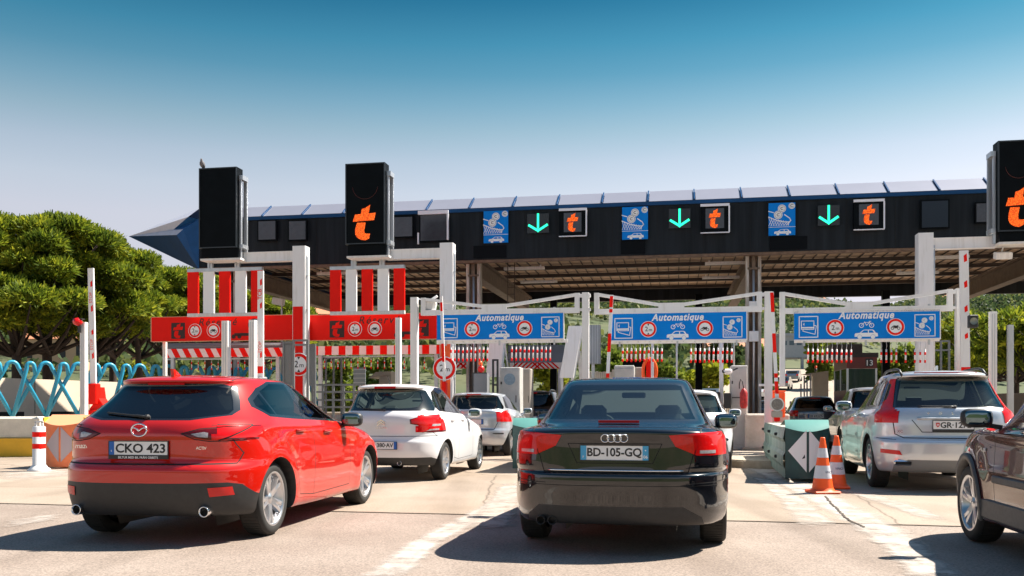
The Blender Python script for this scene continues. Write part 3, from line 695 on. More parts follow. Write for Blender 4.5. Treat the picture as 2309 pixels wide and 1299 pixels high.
blk_f = [
    F_('low', [(-.52, .385), (.60, .385), (.70, .30), (.72, .10), (-.72, .10), (-.66, .30)], 'lower_bumper', M_plast),
    S_('rear', [(-.555, .645), (.555, .645)], .012), S_('rear', [(.555, .645), (.60, .80), (.66, .99)], .008, sym=True),
    F_('rears', [(.41, .93), (.62, .945), (.85, .955), (.85, .775), (.62, .775), (.46, .845)], 'tail_light', M_light, sym=True, off=.004),
    S_('rear', [(.60, .775), (.645, .95)], .008, sym=True), S_('rear', [(-.36, .865), (.36, .865), (.29, .715), (-.29, .715), (-.36, .865)], .006), S_('rear', [(-.78, .545), (.78, .545)], .005),
    F_('sides', [(-1.2, .955), (-.78, .94), (-.62, .90), (-.68, .775), (-1.2, .775)], 'lamp_wing', M_light, off=.004),
    F_('rears', [(.64, .79), (.76, .79), (.76, .815), (.64, .815)], 'reverse_lamp', M_clear, sym=True, off=.007),
    F_('rear', [(-.64, 1.03), (.64, 1.03), (.63, 1.06), (.505, 1.345), (.45, 1.36), (-.45, 1.36), (-.505, 1.345), (-.63, 1.06)], 'window_surround', M_trim),
    F_('rear', [(-.615, 1.045), (.615, 1.045), (.60, 1.07), (.49, 1.33), (.44, 1.343), (-.44, 1.343), (-.49, 1.33), (-.60, 1.07)], 'rear_window', M_gclear, glass=True),
] + side_feats([(-.12, 1.10), (.0, 1.03), (.5, 1.02), (1.88, .975), (1.95, .99), (1.6, 1.18), (1.2, 1.33), (.8, 1.37), (.4, 1.355), (.1, 1.27)], [
    ('rear_side_window', [(-.02, 1.07), (.66, 1.04), (.64, 1.345), (.42, 1.335), (.14, 1.25)], M_gmid), ('front_side_window', [(.74, 1.04), (1.72, 1.0), (1.5, 1.17), (1.15, 1.30), (.72, 1.345)], M_gmid)]) + [
    F_('front', [(-.64, 1.0), (.64, 1.0), (.50, 1.34), (-.50, 1.34)], 'windscreen', M_gclear, glass=True),
    S_('side', [(.0, 1.03), (.05, .9), (.36, .68), (.48, .33), (.70, .28)]), S_('side', [(.70, 1.02), (.73, .7), (.70, .28)]), S_('side', [(.70, .28), (1.80, .29), (1.85, .85), (1.80, .97)]),
    S_('side', [(-.36, .62), (-.36, .58), (-1.0, .56)], .006)]
BLK = dict(rings=blk_r, r=.318, wb=2.65, track=.865, paint=P_black, wheel=(.23, .215, 10, 'plain'), cowl=2.05, feats=blk_f, extras=ex_black, arch=.365, shelf=(-.35, .12, 1.0), shelfmat=M_beige, bench_x=.42)
if WANT('black'): make_car('black_saloon', 'glossy black saloon with four ring emblem and the plate BD-105-GQ', 'car', BLK, (.97, 8.06), 11)

# ---------------------------------------------------------------- silver estate on the right
xc_r = [(.27, .23, .24, -.5, 3.2, 0, 4, 4), (.27, .22, .22, -.82, 3.50, .84, 4.4, 4), (.38, .28, .30, -.92, 3.60, .92, 4.0, 3.2), (.52, .46, .50, -.955, 3.64, .942, 3.8, 3), (.66, .62, .64, -.955, 3.64, .945, 3.8, 3), (.70, .70, .70, -.93, 3.62, .943, 3.8, 3), (.74, .76, .74, -.86, 3.6, .94, 4, 3),
        (.92, .92, .80, -.85, 3.5, .935, 4.2, 3), (1.04, 1.0, .88, -.83, 3.3, .92, 4.2, 3), (1.11, 1.05, .98, -.80, 2.75, .885, 4.2, 3.4), (1.15, 1.10, 1.05, -.76, 2.30, .84, 4.4, 4), (1.50, 1.54, 1.54, -.46, 1.30, .655, 4.6, 4), (1.58, 1.61, 1.60, -.56, 1.2, .61, 4.2, 4), (1.635, 1.65, 1.635, -.46, 1.05, .42, 4, 4), (1.65, 1.67, 1.65, -.3, .8, 0, 4, 4)]
def ex_xc(root, rear, side, top):
    plate(root, rear, .905, 'GR·1272', w=.50, h=.11, kind='plain', size=.085, sub=None, holder=True)
    o = bpy.data.objects[-1] if False else None
    p, _ = rear(0, .905); x = p.x-.034
    b = MB(); M = face_M((x, .195, .905), (0, -1, 0), (0, 0, 1)); poly2(b, M, [(-.022, .03), (.022, .03), (.022, -.005), (0, -.032), (-.022, -.005)], .0); b.build('plate_crest', M_refl, root, keep=True)
    b = MB(); M = face_M((x-.001, .195, .908), (0, -1, 0), (0, 0, 1)); poly2(b, M, [(-.004, -.015), (.004, -.015), (.004, .015), (-.004, .015)], .001); poly2(b, M, [(-.015, -.004), (.015, -.004), (.015, .004), (-.015, .004)], .0015); b.build('crest_cross', M_swhite, root, keep=True)
    b = MB(); q, _ = rear(0, .99); pts = [(rear(y, .99)[0].x-.014, y, .99) for y in np.linspace(-.44, .44, 15)]; b.tube(pts, .016, 8); b.build('handle_strip', M_alu, root)
    for k, ch in enumerate('VOLVO'): badge(root, rear, ch, .30-.15*k, 1.045, .05, name='badge_letter')
    badge(root, rear, 'XC60', .62, .80, .05)
    wiper(root, rear, -.04, 1.15, .42, 1.16); brake_strip(root, rear, 1.612, .8, .02, .008); antenna(root, top, .1, fin=True, m=P_xc)
    rails(root, top, side, -.35, 1.1, .54)
    for s_ in (1, -1):
        b = MB(); y = s_*.62; p, _ = rear(y, .40); b.box((p.x-.012, y, .395), (.05, .24, .07), bev=.03, rz=-s_*R(8)); b.build('exhaust_pipe', M_chrome, root)
        b = MB(); b.box((p.x-.042, y, .395), (.01, .20, .04), bev=.018, rz=-s_*R(8)); b.build('exhaust_bore', M_seam, root)
        for x in (1.35, .5): handle(root, side, x, 1.0, s_, P_xc)
        side_mirror(root, 1.85, s_*.87, 1.16, s_, P_xc, 1.1)
P_xc = paint('paint_silver_grey', (0.60, 0.62, 0.65), metal=0.45, rough=0.3)
M_bgrey = mat('bumper_grey', (0.20, 0.20, 0.20), .5)
xc_f = [
    F_('low', [(-.56, .44), (.56, .44), (.72, .36), (.74, .10), (-.74, .10), (-.72, .36)], 'lower_bumper', M_bgrey),
    S_('rear', [(-.60, .73), (.60, .73), (.70, .78), (.73, 1.02)], .012), S_('rear', [(-.60, .73), (-.70, .78), (-.73, 1.02)], .012), S_('rear', [(-.38, .81), (.38, .81), (.50, .97)], .01), S_('rear', [(-.38, .81), (-.50, .97)], .01),
    F_('rears', [(.63, .50), (.86, .52), (.86, .575), (.66, .56)], 'rear_reflector', M_refl, sym=True, off=.005),
    F_('rears', [(.585, 1.54), (.66, 1.54), (.74, 1.35), (.82, 1.20), (.88, 1.12), (.90, .93), (.73, .93), (.73, 1.10), (.655, 1.25)], 'tail_light', M_light, sym=True, off=.006),
    F_('rears', [(.735, 1.07), (.79, 1.07), (.80, 1.01), (.735, 1.01)], 'reverse_lamp', M_clear, sym=True, off=.009),
    F_('sides', [(-1.1, .93), (-.56, .93), (-.42, 1.06), (-.44, 1.16), (-.38, 1.36), (-.24, 1.55), (-1.1, 1.55)], 'lamp_wing', M_light, off=.006),
    F_('rear', [(-.70, 1.135), (.70, 1.135), (.665, 1.25), (.585, 1.56), (-.585, 1.56), (-.665, 1.25)], 'window_surround', M_trim),
    F_('rear', [(-.67, 1.15), (.67, 1.15), (.645, 1.24), (.56, 1.52), (.53, 1.54), (-.53, 1.54), (-.56, 1.52), (-.645, 1.24)], 'rear_window', M_gmid, glass=True),
] + side_feats([(-.30, 1.25), (-.15, 1.16), (.5, 1.13), (2.0, 1.07), (2.08, 1.09), (1.6, 1.38), (1.25, 1.53), (.8, 1.575), (.2, 1.565), (-.18, 1.46)], [
    ('quarter_window', [(-.24, 1.25), (-.12, 1.19), (.03, 1.18), (.03, 1.52), (-.13, 1.44)], M_gdark), ('rear_side_window', [(.07, 1.18), (.84, 1.155), (.82, 1.55), (.25, 1.545), (.07, 1.53)], M_gdark),
    ('front_side_window', [(.91, 1.155), (1.85, 1.11), (1.52, 1.37), (1.2, 1.50), (.90, 1.55)], M_gmid)]) + [
    F_('front', [(-.7, 1.10), (.7, 1.10), (.60, 1.54), (-.60, 1.54)], 'windscreen', M_gclear, glass=True),
    S_('side', [(.06, 1.16), (.08, .95), (.42, .75), (.54, .36), (.88, .33)]), S_('side', [(.87, 1.14), (.9, .8), (.88, .33)]), S_('side', [(.88, .33), (2.0, .34), (2.05, .9), (1.98, 1.08)]),
    S_('side', [(-.44, .72), (-.95, .70)], .008)]
XC = dict(rings=xc_r, r=.36, wb=2.77, track=.92, paint=P_xc, wheel=(.25, .235, 5, 'twin'), cowl=2.2, feats=xc_f, extras=ex_xc, arch=.41, shelf=None, lining=M_beige)
XPOS = ground_at(1968, 1098)
if WANT('xc'): make_car('silver_suv', 'large silver grey estate with tall curved lamps and a white Swiss plate GR 1272', 'car', XC, (XPOS.x+.86, XPOS.y-.15), 12)

# ---------------------------------------------------------------- brown crossover cut by the right edge
P_brown = paint('paint_brown', (0.085, 0.014, 0.010), metal=0.3, rough=0.25)
br_r = hatch_rings(.80, 3.35, 1.62, .90, .66, 1.12, .76, .68, .42, 2.30, .6, .60, nose=.90, rake=.72)
br_r = [r_[:5]+(r_[5]*(1.03 if 8 <= k <= 11 else 1.0),)+r_[6:] for k, r_ in enumerate(br_r)]
def ex_brown(root, rear, side, top):
    for s_ in (1, -1):
        for x in (1.28, .45): handle(root, side, x, .965, s_, M_chrome)
        side_mirror(root, 1.93, s_*.875, 1.06, s_, M_plast, 1.0)
        for x in (0, 2.56):
            b = MB()
            n = 26; P1 = []
            for k in range(n+1):
                a = R(-14+208*k/n); P1.append((x+.43*math.cos(a), .325+.43*math.sin(a), x+.378*math.cos(a), .325+.378*math.sin(a)))
            vs = []
            for xo, zo, xi, zi in P1:
                yo = side(xo, max(zo, .26), s_); yo = (abs(yo[0].y) if yo[0] else .88)
                vs += [(xo, s_*(yo+.004), zo), (xo, s_*(yo+.022), zo-.004), (xi, s_*(yo+.024), zi), (xi, s_*(yo-.05), zi)]
            b.sm = True; b.add(vs, [(4*k+j, 4*k+j+1, 4*k+j+5, 4*k+j+4) for k in range(n) for j in range(3)]); b.build('wheel_arch_trim', M_bgrey2, root)
        b = MB(); b.box((1.28, s_*.895, .33), (1.75, .03, .16), bev=.012); b.build('sill_trim', M_bgrey2, root)
        b = MB(); p, _ = side(1.2, .58, s_); b.box((1.2, p.y+s_*.008, .58), (1.35, .025, .06), bev=.01); b.build('door_moulding', M_bgrey2, root)
        b = MB(); p, _ = side(2.10, .80, s_); b.box((2.13, p.y+s_*.004, .80), (.05, .012, .03), bev=.004); b.build('side_repeater', M_clear, root)
M_bgrey2 = mat('cladding_grey', (0.085, 0.08, 0.078), .55, var=.2, scale=30)
br_f = side_feats([(-.2, 1.20), (-.05, 1.13), (.5, 1.10), (1.95, 1.05), (2.24, 1.06), (1.90, 1.40), (1.55, 1.52), (.9, 1.56), (.2, 1.53), (-.1, 1.44)], [
    ('rear_side_window', [(.05, 1.145), (.74, 1.12), (.72, 1.51), (.22, 1.50), (.03, 1.46)], M_gmid), ('front_side_window', [(.81, 1.12), (1.72, 1.085), (1.62, 1.42), (1.4, 1.48), (.80, 1.52)], M_gmid), ('quarter_light', [(1.77, 1.085), (2.12, 1.08), (1.84, 1.36), (1.68, 1.40)], M_gmid)]) + [
    F_('front', [(-.68, 1.05), (.68, 1.05), (.58, 1.50), (-.58, 1.50)], 'windscreen', M_gclear, glass=True),
    F_('rear', [(-.62, 1.14), (.62, 1.14), (.54, 1.50), (-.54, 1.50)], 'rear_window', M_gdark, glass=True), F_('rears', [(.62, 1.08), (.85, 1.10), (.85, .80), (.66, .80)], 'tail_light', M_light, sym=True, off=.005),
    S_('side', [(.02, 1.14), (.04, .95), (.38, .75), (.50, .40), (.78, .36)]), S_('side', [(.775, 1.11), (.80, .8), (.78, .36)]), S_('side', [(.78, .36), (1.86, .37), (1.92, .9), (1.86, 1.06)], .009), S_('side', [(1.92, .92), (2.5, .93)], .007)]
BRN = dict(rings=br_r, r=.325, wb=2.56, track=.875, paint=P_brown, wheel=(.235, .215, 5, 'twin'), cowl=2.30, feats=br_f, extras=ex_brown, arch=.38)
BPOS = ground_at(2193, 1219)
if WANT('brown'):
    a_ = R(9); c_ = BPOS+Vector((math.cos(a_), -math.sin(a_), 0))*.84-Vector((math.sin(a_), math.cos(a_), 0))*2.56
    make_car('brown_crossover', 'dark brown crossover with grey plastic wheel arches, cut by the right edge of the photo', 'car', BRN, (c_.x, c_.y), 9)

# ---------------------------------------------------------------- cars further ahead in the lanes
P_white2 = paint('paint_white_pearl', (0.76, 0.76, 0.78), rough=0.3)
P_bgrey = paint('paint_blue_grey', (0.10, 0.13, 0.16), metal=0.6, rough=0.3)
P_dark = paint('paint_dark', (0.012, 0.014, 0.018), rough=0.25)
def ex_far(mir, ptxt, kind='fr', pz=.80, brake=1.44, pm=None, rail=False):
    def f(root, rear, side, top):
        plate(root, rear, pz, ptxt, kind=kind, size=.09); brake_strip(root, rear, brake, .34, .03, .015)
        for s_ in (1, -1):
            side_mirror(root, mir[0], s_*mir[1], mir[2], s_, pm or M_plast)
            for x in (1.2, .4): handle(root, side, x, .95, s_, pm or M_plast)
        if rail: rails(root, top, side, -.3, 1.0, .52, M_alu)
    return f
def far_feats(H, belt, gm=M_gdark, lamp=(.56, .82, 1.04), wr=.58, black_low=True):
    l0, z0, z1 = lamp; t = H-.10
    out = [S_('rear', [(-.70, .68), (.70, .68)], .014), F_('rears', [(l0, z1-.03), (.85, z1), (.85, z0), (l0+.06, z0)], 'tail_light', M_light, sym=True, off=.005), F_('sides', [(-1.1, z1), (-.55, z1-.02), (-.6, z0), (-1.1, z0)], 'lamp_wing', M_light, off=.005),
        F_('rear', [(-.68, belt+.02), (.68, belt+.02), (.66, belt+.08), (wr-.03, t-.03), (wr-.12, t), (-wr+.12, t), (-wr+.03, t-.03), (-.66, belt+.08)], 'rear_window', gm, glass=True)]
    out += side_feats([(-.2, belt+.10), (.0, belt+.02), (1.75, belt-.05), (1.85, belt-.03), (1.35, H-.22), (1.0, H-.09), (.5, H-.07), (-.05, H-.12)], [
        ('rear_side_window', [(-.10, belt+.10), (.04, belt+.045), (.70, belt+.03), (.68, H-.10), (.02, H-.14)], gm), ('front_side_window', [(.77, belt+.03), (1.62, belt-.01), (1.3, H-.23), (.95, H-.12), (.76, H-.11)], gm)])
    out += [F_('front', [(-.66, 1.03), (.66, 1.03), (wr-.04, H-.10), (-wr+.04, H-.10)], 'windscreen', M_gclear, glass=True), S_('side', [(.72, belt), (.75, .8), (.72, .30)]), S_('side', [(.05, belt), (.30, .7), (.42, .32), (1.75, .32), (1.8, .9), (1.75, belt-.05)])]
    if black_low: out.append(F_('low', [(-1, .10), (1, .10), (1, .30), (.75, .40), (-.75, .40), (-1, .30)], 'lower_bumper', M_plast))
    return out
def far_car(name, label, H, belt, w, pm, px, py, yaw, side_=1, ptxt='', H_=None, cat='car', gm=None, lamp=(.56, .82, 1.04), rail=False, kind='fr', pz=.80, wb=2.6):
    rr_ = hatch_rings(.80, wb+.75, H, w, .60*w/.87, belt, .76, .66, .42, wb-.55, .6, .56, nr=3.8)
    P = dict(rings=rr_, r=.315, wb=wb, track=w-.03, paint=pm, wheel=(.23, .2, 5, 'wide'), cowl=wb-.55, feats=far_feats(H, belt, gm or M_gdark, lamp, .60*w/.87), extras=ex_far((wb-.85, w-.07, belt), ptxt, kind, pz, H-.085, pm, rail), arch=.365, sub=3)
    g = ground_at(px, py); a = R(yaw); c = g-Vector((math.cos(a), -math.sin(a), 0))*(w-.1)*side_
    return make_car(name, label, cat, P, (c.x, c.y), yaw)
if WANT('far'):
    far_car('black_suv', 'black SUV with silver roof rails ahead of the small silver hatchback', 1.66, 1.14, .90, P_dark, 1262, 1000, 12, 1, '', rail=True, lamp=(.60, .88, 1.10))
    far_car('white_car', 'white car mostly hidden in front of the black saloon, its right side showing', 1.46, 1.03, .86, P_white2, 1640, 1066, 12.5, 1, '', gm=M_gmid)
    far_car('blue_grey_estate', 'blue grey estate with an Italian plate beyond the round grey lamp', 1.52, 1.08, .89, P_bgrey, 1888, 992, 12, 1, 'EB 693ZN', kind='eu', pz=.83)
    far_car('silver_mpv', 'tall silver people carrier with upright red lamps in front of the silver grey estate', 1.64, 1.10, .88, P_silver, 1902, 1022, 12, -1, '', lamp=(.70, 1.02, 1.52), rail=False)
    far_car('dark_hatchback', 'dark hatchback far ahead, half hidden behind the white gantry post', 1.48, 1.06, .86, P_dark, 1768, 968, 12, 1, '')

# ================================================================ ground, road, hills
def road_mat(name, c1, c2, speck, grain, crack=0.0):
    m = bpy.data.materials.new(name); m.use_nodes = True; n, l = m.node_tree.nodes, m.node_tree.links; b = n['Principled BSDF']; b.inputs['Roughness'].default_value = .88
    t = n.new('ShaderNodeTexCoord')
    a = n.new('ShaderNodeTexNoise'); a.inputs['Scale'].default_value = .55; a.inputs['Detail'].default_value = 8; a.inputs['Roughness'].default_value = .6
    g = n.new('ShaderNodeTexNoise'); g.inputs['Scale'].default_value = grain; g.inputs['Detail'].default_value = 3; g.inputs['Roughness'].default_value = .8
    l.new(t.outputs['Object'], a.inputs['Vector']); l.new(t.outputs['Object'], g.inputs['Vector'])
    r = n.new('ShaderNodeValToRGB'); r.color_ramp.elements[0].position = .35; r.color_ramp.elements[1].position = .65; r.color_ramp.elements[0].color = (*c1, 1); r.color_ramp.elements[1].color = (*c2, 1)
    l.new(a.outputs['Fac'], r.inputs[0])
    r2 = n.new('ShaderNodeValToRGB'); r2.color_ramp.elements[0].position = .36; r2.color_ramp.elements[1].position = .62; r2.color_ramp.elements[0].color = (1-speck, 1-speck, 1-speck, 1); r2.color_ramp.elements[1].color = (1, 1, 1, 1)
    l.new(g.outputs['Fac'], r2.inputs[0])
    m1 = n.new('ShaderNodeMix'); m1.data_type = 'RGBA'; m1.blend_type = 'MULTIPLY'; m1.inputs[0].default_value = 1; l.new(r.outputs[0], m1.inputs[6]); l.new(r2.outputs[0], m1.inputs[7])
    # dark oily track down each lane and tyre dust, stretched along the lane
    mp = n.new('ShaderNodeMapping'); mp.inputs['Rotation'].default_value = (0, 0, TH); mp.inputs['Scale'].default_value = (1.1, .12, 1); l.new(t.outputs['Object'], mp.inputs[0])
    s = n.new('ShaderNodeTexNoise'); s.inputs['Scale'].default_value = 1.0; s.inputs['Detail'].default_value = 5; l.new(mp.outputs[0], s.inputs['Vector'])
    r3 = n.new('ShaderNodeValToRGB'); r3.color_ramp.elements[0].position = .30; r3.color_ramp.elements[1].position = .52; r3.color_ramp.elements[0].color = (.70, .68, .66, 1); r3.color_ramp.elements[1].color = (1, 1, 1, 1); l.new(s.outputs['Fac'], r3.inputs[0])
    m2 = n.new('ShaderNodeMix'); m2.data_type = 'RGBA'; m2.blend_type = 'MULTIPLY'; m2.inputs[0].default_value = 1; l.new(m1.outputs[2], m2.inputs[6]); l.new(r3.outputs[0], m2.inputs[7])
    out = m2.outputs[2]
    if crack:
        v = n.new('ShaderNodeTexVoronoi'); v.feature = 'DISTANCE_TO_EDGE'; v.inputs['Scale'].default_value = .22
        nz = n.new('ShaderNodeTexNoise'); nz.inputs['Scale'].default_value = 2.2; nz.inputs['Detail'].default_value = 6; l.new(t.outputs['Object'], nz.inputs['Vector'])
        ad = n.new('ShaderNodeMixRGB'); ad.inputs[0].default_value = .12; l.new(t.outputs['Object'], ad.inputs[1]); l.new(nz.outputs['Color'], ad.inputs[2]); l.new(ad.outputs[0], v.inputs['Vector'])
        rc = n.new('ShaderNodeValToRGB'); rc.color_ramp.elements[0].position = 0; rc.color_ramp.elements[1].position = crack; rc.color_ramp.elements[0].color = (.45, .42, .40, 1); rc.color_ramp.elements[1].color = (1, 1, 1, 1); l.new(v.outputs['Distance'], rc.inputs[0])
        m3 = n.new('ShaderNodeMix'); m3.data_type = 'RGBA'; m3.blend_type = 'MULTIPLY'; m3.inputs[0].default_value = 1; l.new(out, m3.inputs[6]); l.new(rc.outputs[0], m3.inputs[7]); out = m3.outputs[2]
    l.new(out, b.inputs['Base Color'])
    bp = n.new('ShaderNodeBump'); bp.inputs['Strength'].default_value = .35; bp.inputs['Distance'].default_value = .01; l.new(g.outputs['Fac'], bp.inputs['Height']); l.new(bp.outputs[0], b.inputs['Normal'])
    return m
M_road = road_mat('asphalt_pale', (.30, .232, .19), (.385, .31, .26), .55, 60)
M_apron = road_mat('concrete_apron', (.325, .252, .19), (.41, .328, .26), .30, 42, .004)
def worn_paint(name, col, lo, hi):
    m = bpy.data.materials.new(name); m.use_nodes = True; n, l = m.node_tree.nodes, m.node_tree.links; b = n['Principled BSDF']; b.inputs['Roughness'].default_value = .8; b.inputs['Base Color'].default_value = (*col, 1)
    t = n.new('ShaderNodeTexCoord'); a = n.new('ShaderNodeTexNoise'); a.inputs['Scale'].default_value = 3.2; a.inputs['Detail'].default_value = 12; a.inputs['Roughness'].default_value = .75; l.new(t.outputs['Object'], a.inputs['Vector'])
    at_ = n.new('ShaderNodeAttribute'); at_.attribute_name = 'wear'
    ad = n.new('ShaderNodeMath'); ad.operation = 'MULTIPLY_ADD'; ad.inputs[1].default_value = .42; l.new(at_.outputs['Fac'], ad.inputs[0]); l.new(a.outputs['Fac'], ad.inputs[2])
    r = n.new('ShaderNodeValToRGB'); r.color_ramp.elements[0].position = lo; r.color_ramp.elements[1].position = hi; l.new(ad.outputs[0], r.inputs[0])
    tr = n.new('ShaderNodeBsdfTransparent'); mi = n.new('ShaderNodeMixShader'); l.new(r.outputs[0], mi.inputs[0]); l.new(tr.outputs[0], mi.inputs[1]); l.new(b.outputs[0], mi.inputs[2]); l.new(mi.outputs[0], n['Material Output'].inputs[0]); return m
M_mark = worn_paint('worn_road_paint', (.47, .415, .37), .70, 1.12)
M_markf = worn_paint('faded_road_paint', (.42, .36, .31), .70, 1.10)
def terrain(x, y):
    t = min(1, max(0, (y-70)/430)); s = t*t*(3-2*t)
    h = 44*s+max(0, min(y-58, 140))*.034
    h += (4.5*math.sin(x*.021+1.3)+3.2*math.sin(x*.043+y*.011)+2.0*math.sin(y*.03+x*.013))*min(1, max(0, (y-130)/200))
    h -= 9*math.exp(-((x-(CXR(y)))/30)**2)*min(1, max(0, (y-150)/100))
    if y < -45: q = min(1, (-45-y)/35); h += (13+2.5*math.sin(x*.11)+1.5*math.sin(x*.31+1))*q*q*(3-2*q)  # unseen rise behind the camera, added to darken reflections in the car paint
    return h
def CXR(y): return 16+(y-40)*.26+max(0, y-90)**2*.0022
def sheet(name, xs, ys, m, fz, off=0.0):
    vs = [(x, y, fz(x, y)+off) for y in ys for x in xs]; nx = len(xs)
    fs = [(j*nx+i, j*nx+i+1, (j+1)*nx+i+1, (j+1)*nx+i) for j in range(len(ys)-1) for i in range(nx-1)]
    b = MB(); b.sm = True; b.add(vs, fs); return struct(b.build(name, m, keep=True))
M_earth = mat('dry_earth', (.10, .10, .045), .95, col2=(.045, .07, .022), scale=.06, var=.1)
xs = [-620, -420, -320]+list(range(-260, 400, 12))+[460, 640]; ys = [-160, -120, -95]+list(range(-90, -40, 5))+[-40, -20, 0, 20, 40, 50, 58]+list(range(62, 520, 10))+[560, 640, 720]
sheet('ground', xs, ys, M_earth, lambda x, y: terrain(x, y)-.03)
b = MB()
# the concrete apron of the plaza begins at a joint across the lanes
j0, j1 = ground_at(0, 1135), ground_at(2309, 1190); jd = (j1-j0).normalized(); jn = Vector((-jd.y, jd.x, 0)); A0 = j0-jd*60; A1 = j1+jd*60
b.add([A0, A1, A1+jn*55, A0+jn*55], [(0, 1, 2, 3)]); struct(b.build('pavement', M_apron, keep=True))
b = MB(); b.add([A0-jn*52+Vector((0, 0, -.005)), A1-jn*52+Vector((0, 0, -.005)), A1+jn*.5+Vector((0, 0, -.005)), A0+jn*.5+Vector((0, 0, -.005))], [(0, 1, 2, 3)]); struct(b.build('road', M_road, keep=True))
b = MB(); rng = random.Random(3); pts = [A0+jd*(i*.25)+jn*rng.uniform(-.012, .012) for i in range(int((A1-A0).length/.25))]
for p, q in zip(pts[:-1], pts[1:]):
    w = .012; b.add([p-jn*w+Vector((0, 0, .004)), q-jn*w+Vector((0, 0, .004)), q+jn*w+Vector((0, 0, .004)), p+jn*w+Vector((0, 0, .004))], [(0, 1, 2, 3)])
struct(b.build('expansion_joint', mat('joint_tar', (.09, .07, .055), .9), keep=True))
def mark(name, pairs, m, z=.003):
    """pairs of photo points on the two edges of a painted strip; the paint wears off towards its edges"""
    b = MB(); L = [(ground_at(*p), ground_at(*q)) for p, q in pairs]; rows = []
    for (a0, c0), (a1, c1) in zip(L[:-1], L[1:]):
        n = max(2, int(((a0+c0)/2-(a1+c1)/2).length/.25)); rows += [(a0.lerp(a1, k/n), c0.lerp(c1, k/n)) for k in range(n)]
    rows.append(L[-1]); fs = (0, .12, .3, .5, .7, .88, 1); fade = []; N = len(rows)
    for i, (p, q) in enumerate(rows):
        e = min(1, i/2.5, (N-1-i)/2.5)
        for f in fs: r_ = p.lerp(q, f); b.v.append((r_.x, r_.y, z)); fade.append(min(e, 1, min(f, 1-f)/.28))
    w = len(fs)
    for i in range(N-1):
        for j in range(w-1): b.f.append([i*w+j, i*w+j+1, (i+1)*w+j+1, (i+1)*w+j]); b.mi.append(0); b.smooth.append(False)
    o = b.build(name, m, keep=True); at_ = o.data.attributes.new('wear', 'FLOAT', 'POINT'); at_.data.foreach_set('value', fade); return struct(o)
mark('road_marking', [((745, 1330), (925, 1330)), ((900, 1225), (1010, 1225)), ((1050, 1150), (1150, 1150)), ((1140, 1100), (1200, 1100)), ((1190, 1060), (1230, 1060))], M_mark)
mark('road_marking', [((500, 1900), (900, 1900)), ((745, 1330), (925, 1330))], M_markf, .0034)
mark('road_marking', [((1000, 1205), (1180, 1205)), ((1060, 1150), (1190, 1150)), ((1120, 1085), (1200, 1090))], M_markf, .0038)
mark('road_marking', [((-60, 1182), (-60, 1212)), ((60, 1164), (70, 1186)), ((170, 1148), (190, 1164))], M_mark)
mark('road_marking', [((-60, 1060), (-60, 1090)), ((90, 1055), (100, 1085)), ((220, 1050), (220, 1070))], M_markf)
mark('road_marking', [((1625, 1040), (1775, 1052)), ((1720, 1085), (1870, 1100)), ((1850, 1160), (2010, 1165)), ((1960, 1235), (2120, 1230)), ((2040, 1330), (2250, 1330))], M_mark)
mark('road_marking', [((1680, 1070), (1740, 1078)), ((1740, 1130), (1850, 1135)), ((1770, 1195), (1930, 1195))], M_markf, .0034)
mark('road_marking', [((1880, 1105), (1970, 1108)), ((1980, 1140), (2090, 1145)), ((2090, 1180), (2190, 1185))], M_markf, .0038)
b = MB(); rng = random.Random(5); px_ = [(1860, 1120), (1874, 1136), (1890, 1150), (1905, 1168), (1922, 1178), (1950, 1190)]
for (x0, y0), (x1, y1) in zip(px_[:-1], px_[1:]):
    for k in range(6):
        a = ground_at(x0+(x1-x0)*k/6+rng.uniform(-2, 2), y0+(y1-y0)*k/6); c = ground_at(x0+(x1-x0)*(k+1)/6+rng.uniform(-2, 2), y0+(y1-y0)*(k+1)/6); line2(b, Matrix.Identity(4), [(a.x, a.y), (c.x, c.y)], .022, .010)
struct(b.build('pavement_crack', MATS['joint_tar'], keep=True))
# the motorway climbing away behind the plaza
M_far_road = mat('far_road', (.34, .28, .22), .9, var=.08, scale=.3)
b = MB(); ys_ = list(range(57, 330, 6)); vs = []
for y in ys_:
    c = CXR(y); w = 15
    for x in (c-w, c-w*.3, c+w*.3, c+w): vs.append((x, y, terrain(c, y)+.35 if y > 60 else .02))
b.sm = True; b.add(vs, [(4*i+j, 4*i+j+1, 4*i+j+5, 4*i+j+4) for i in range(len(ys_)-1) for j in range(3)]); struct(b.build('motorway', M_far_road, keep=True))


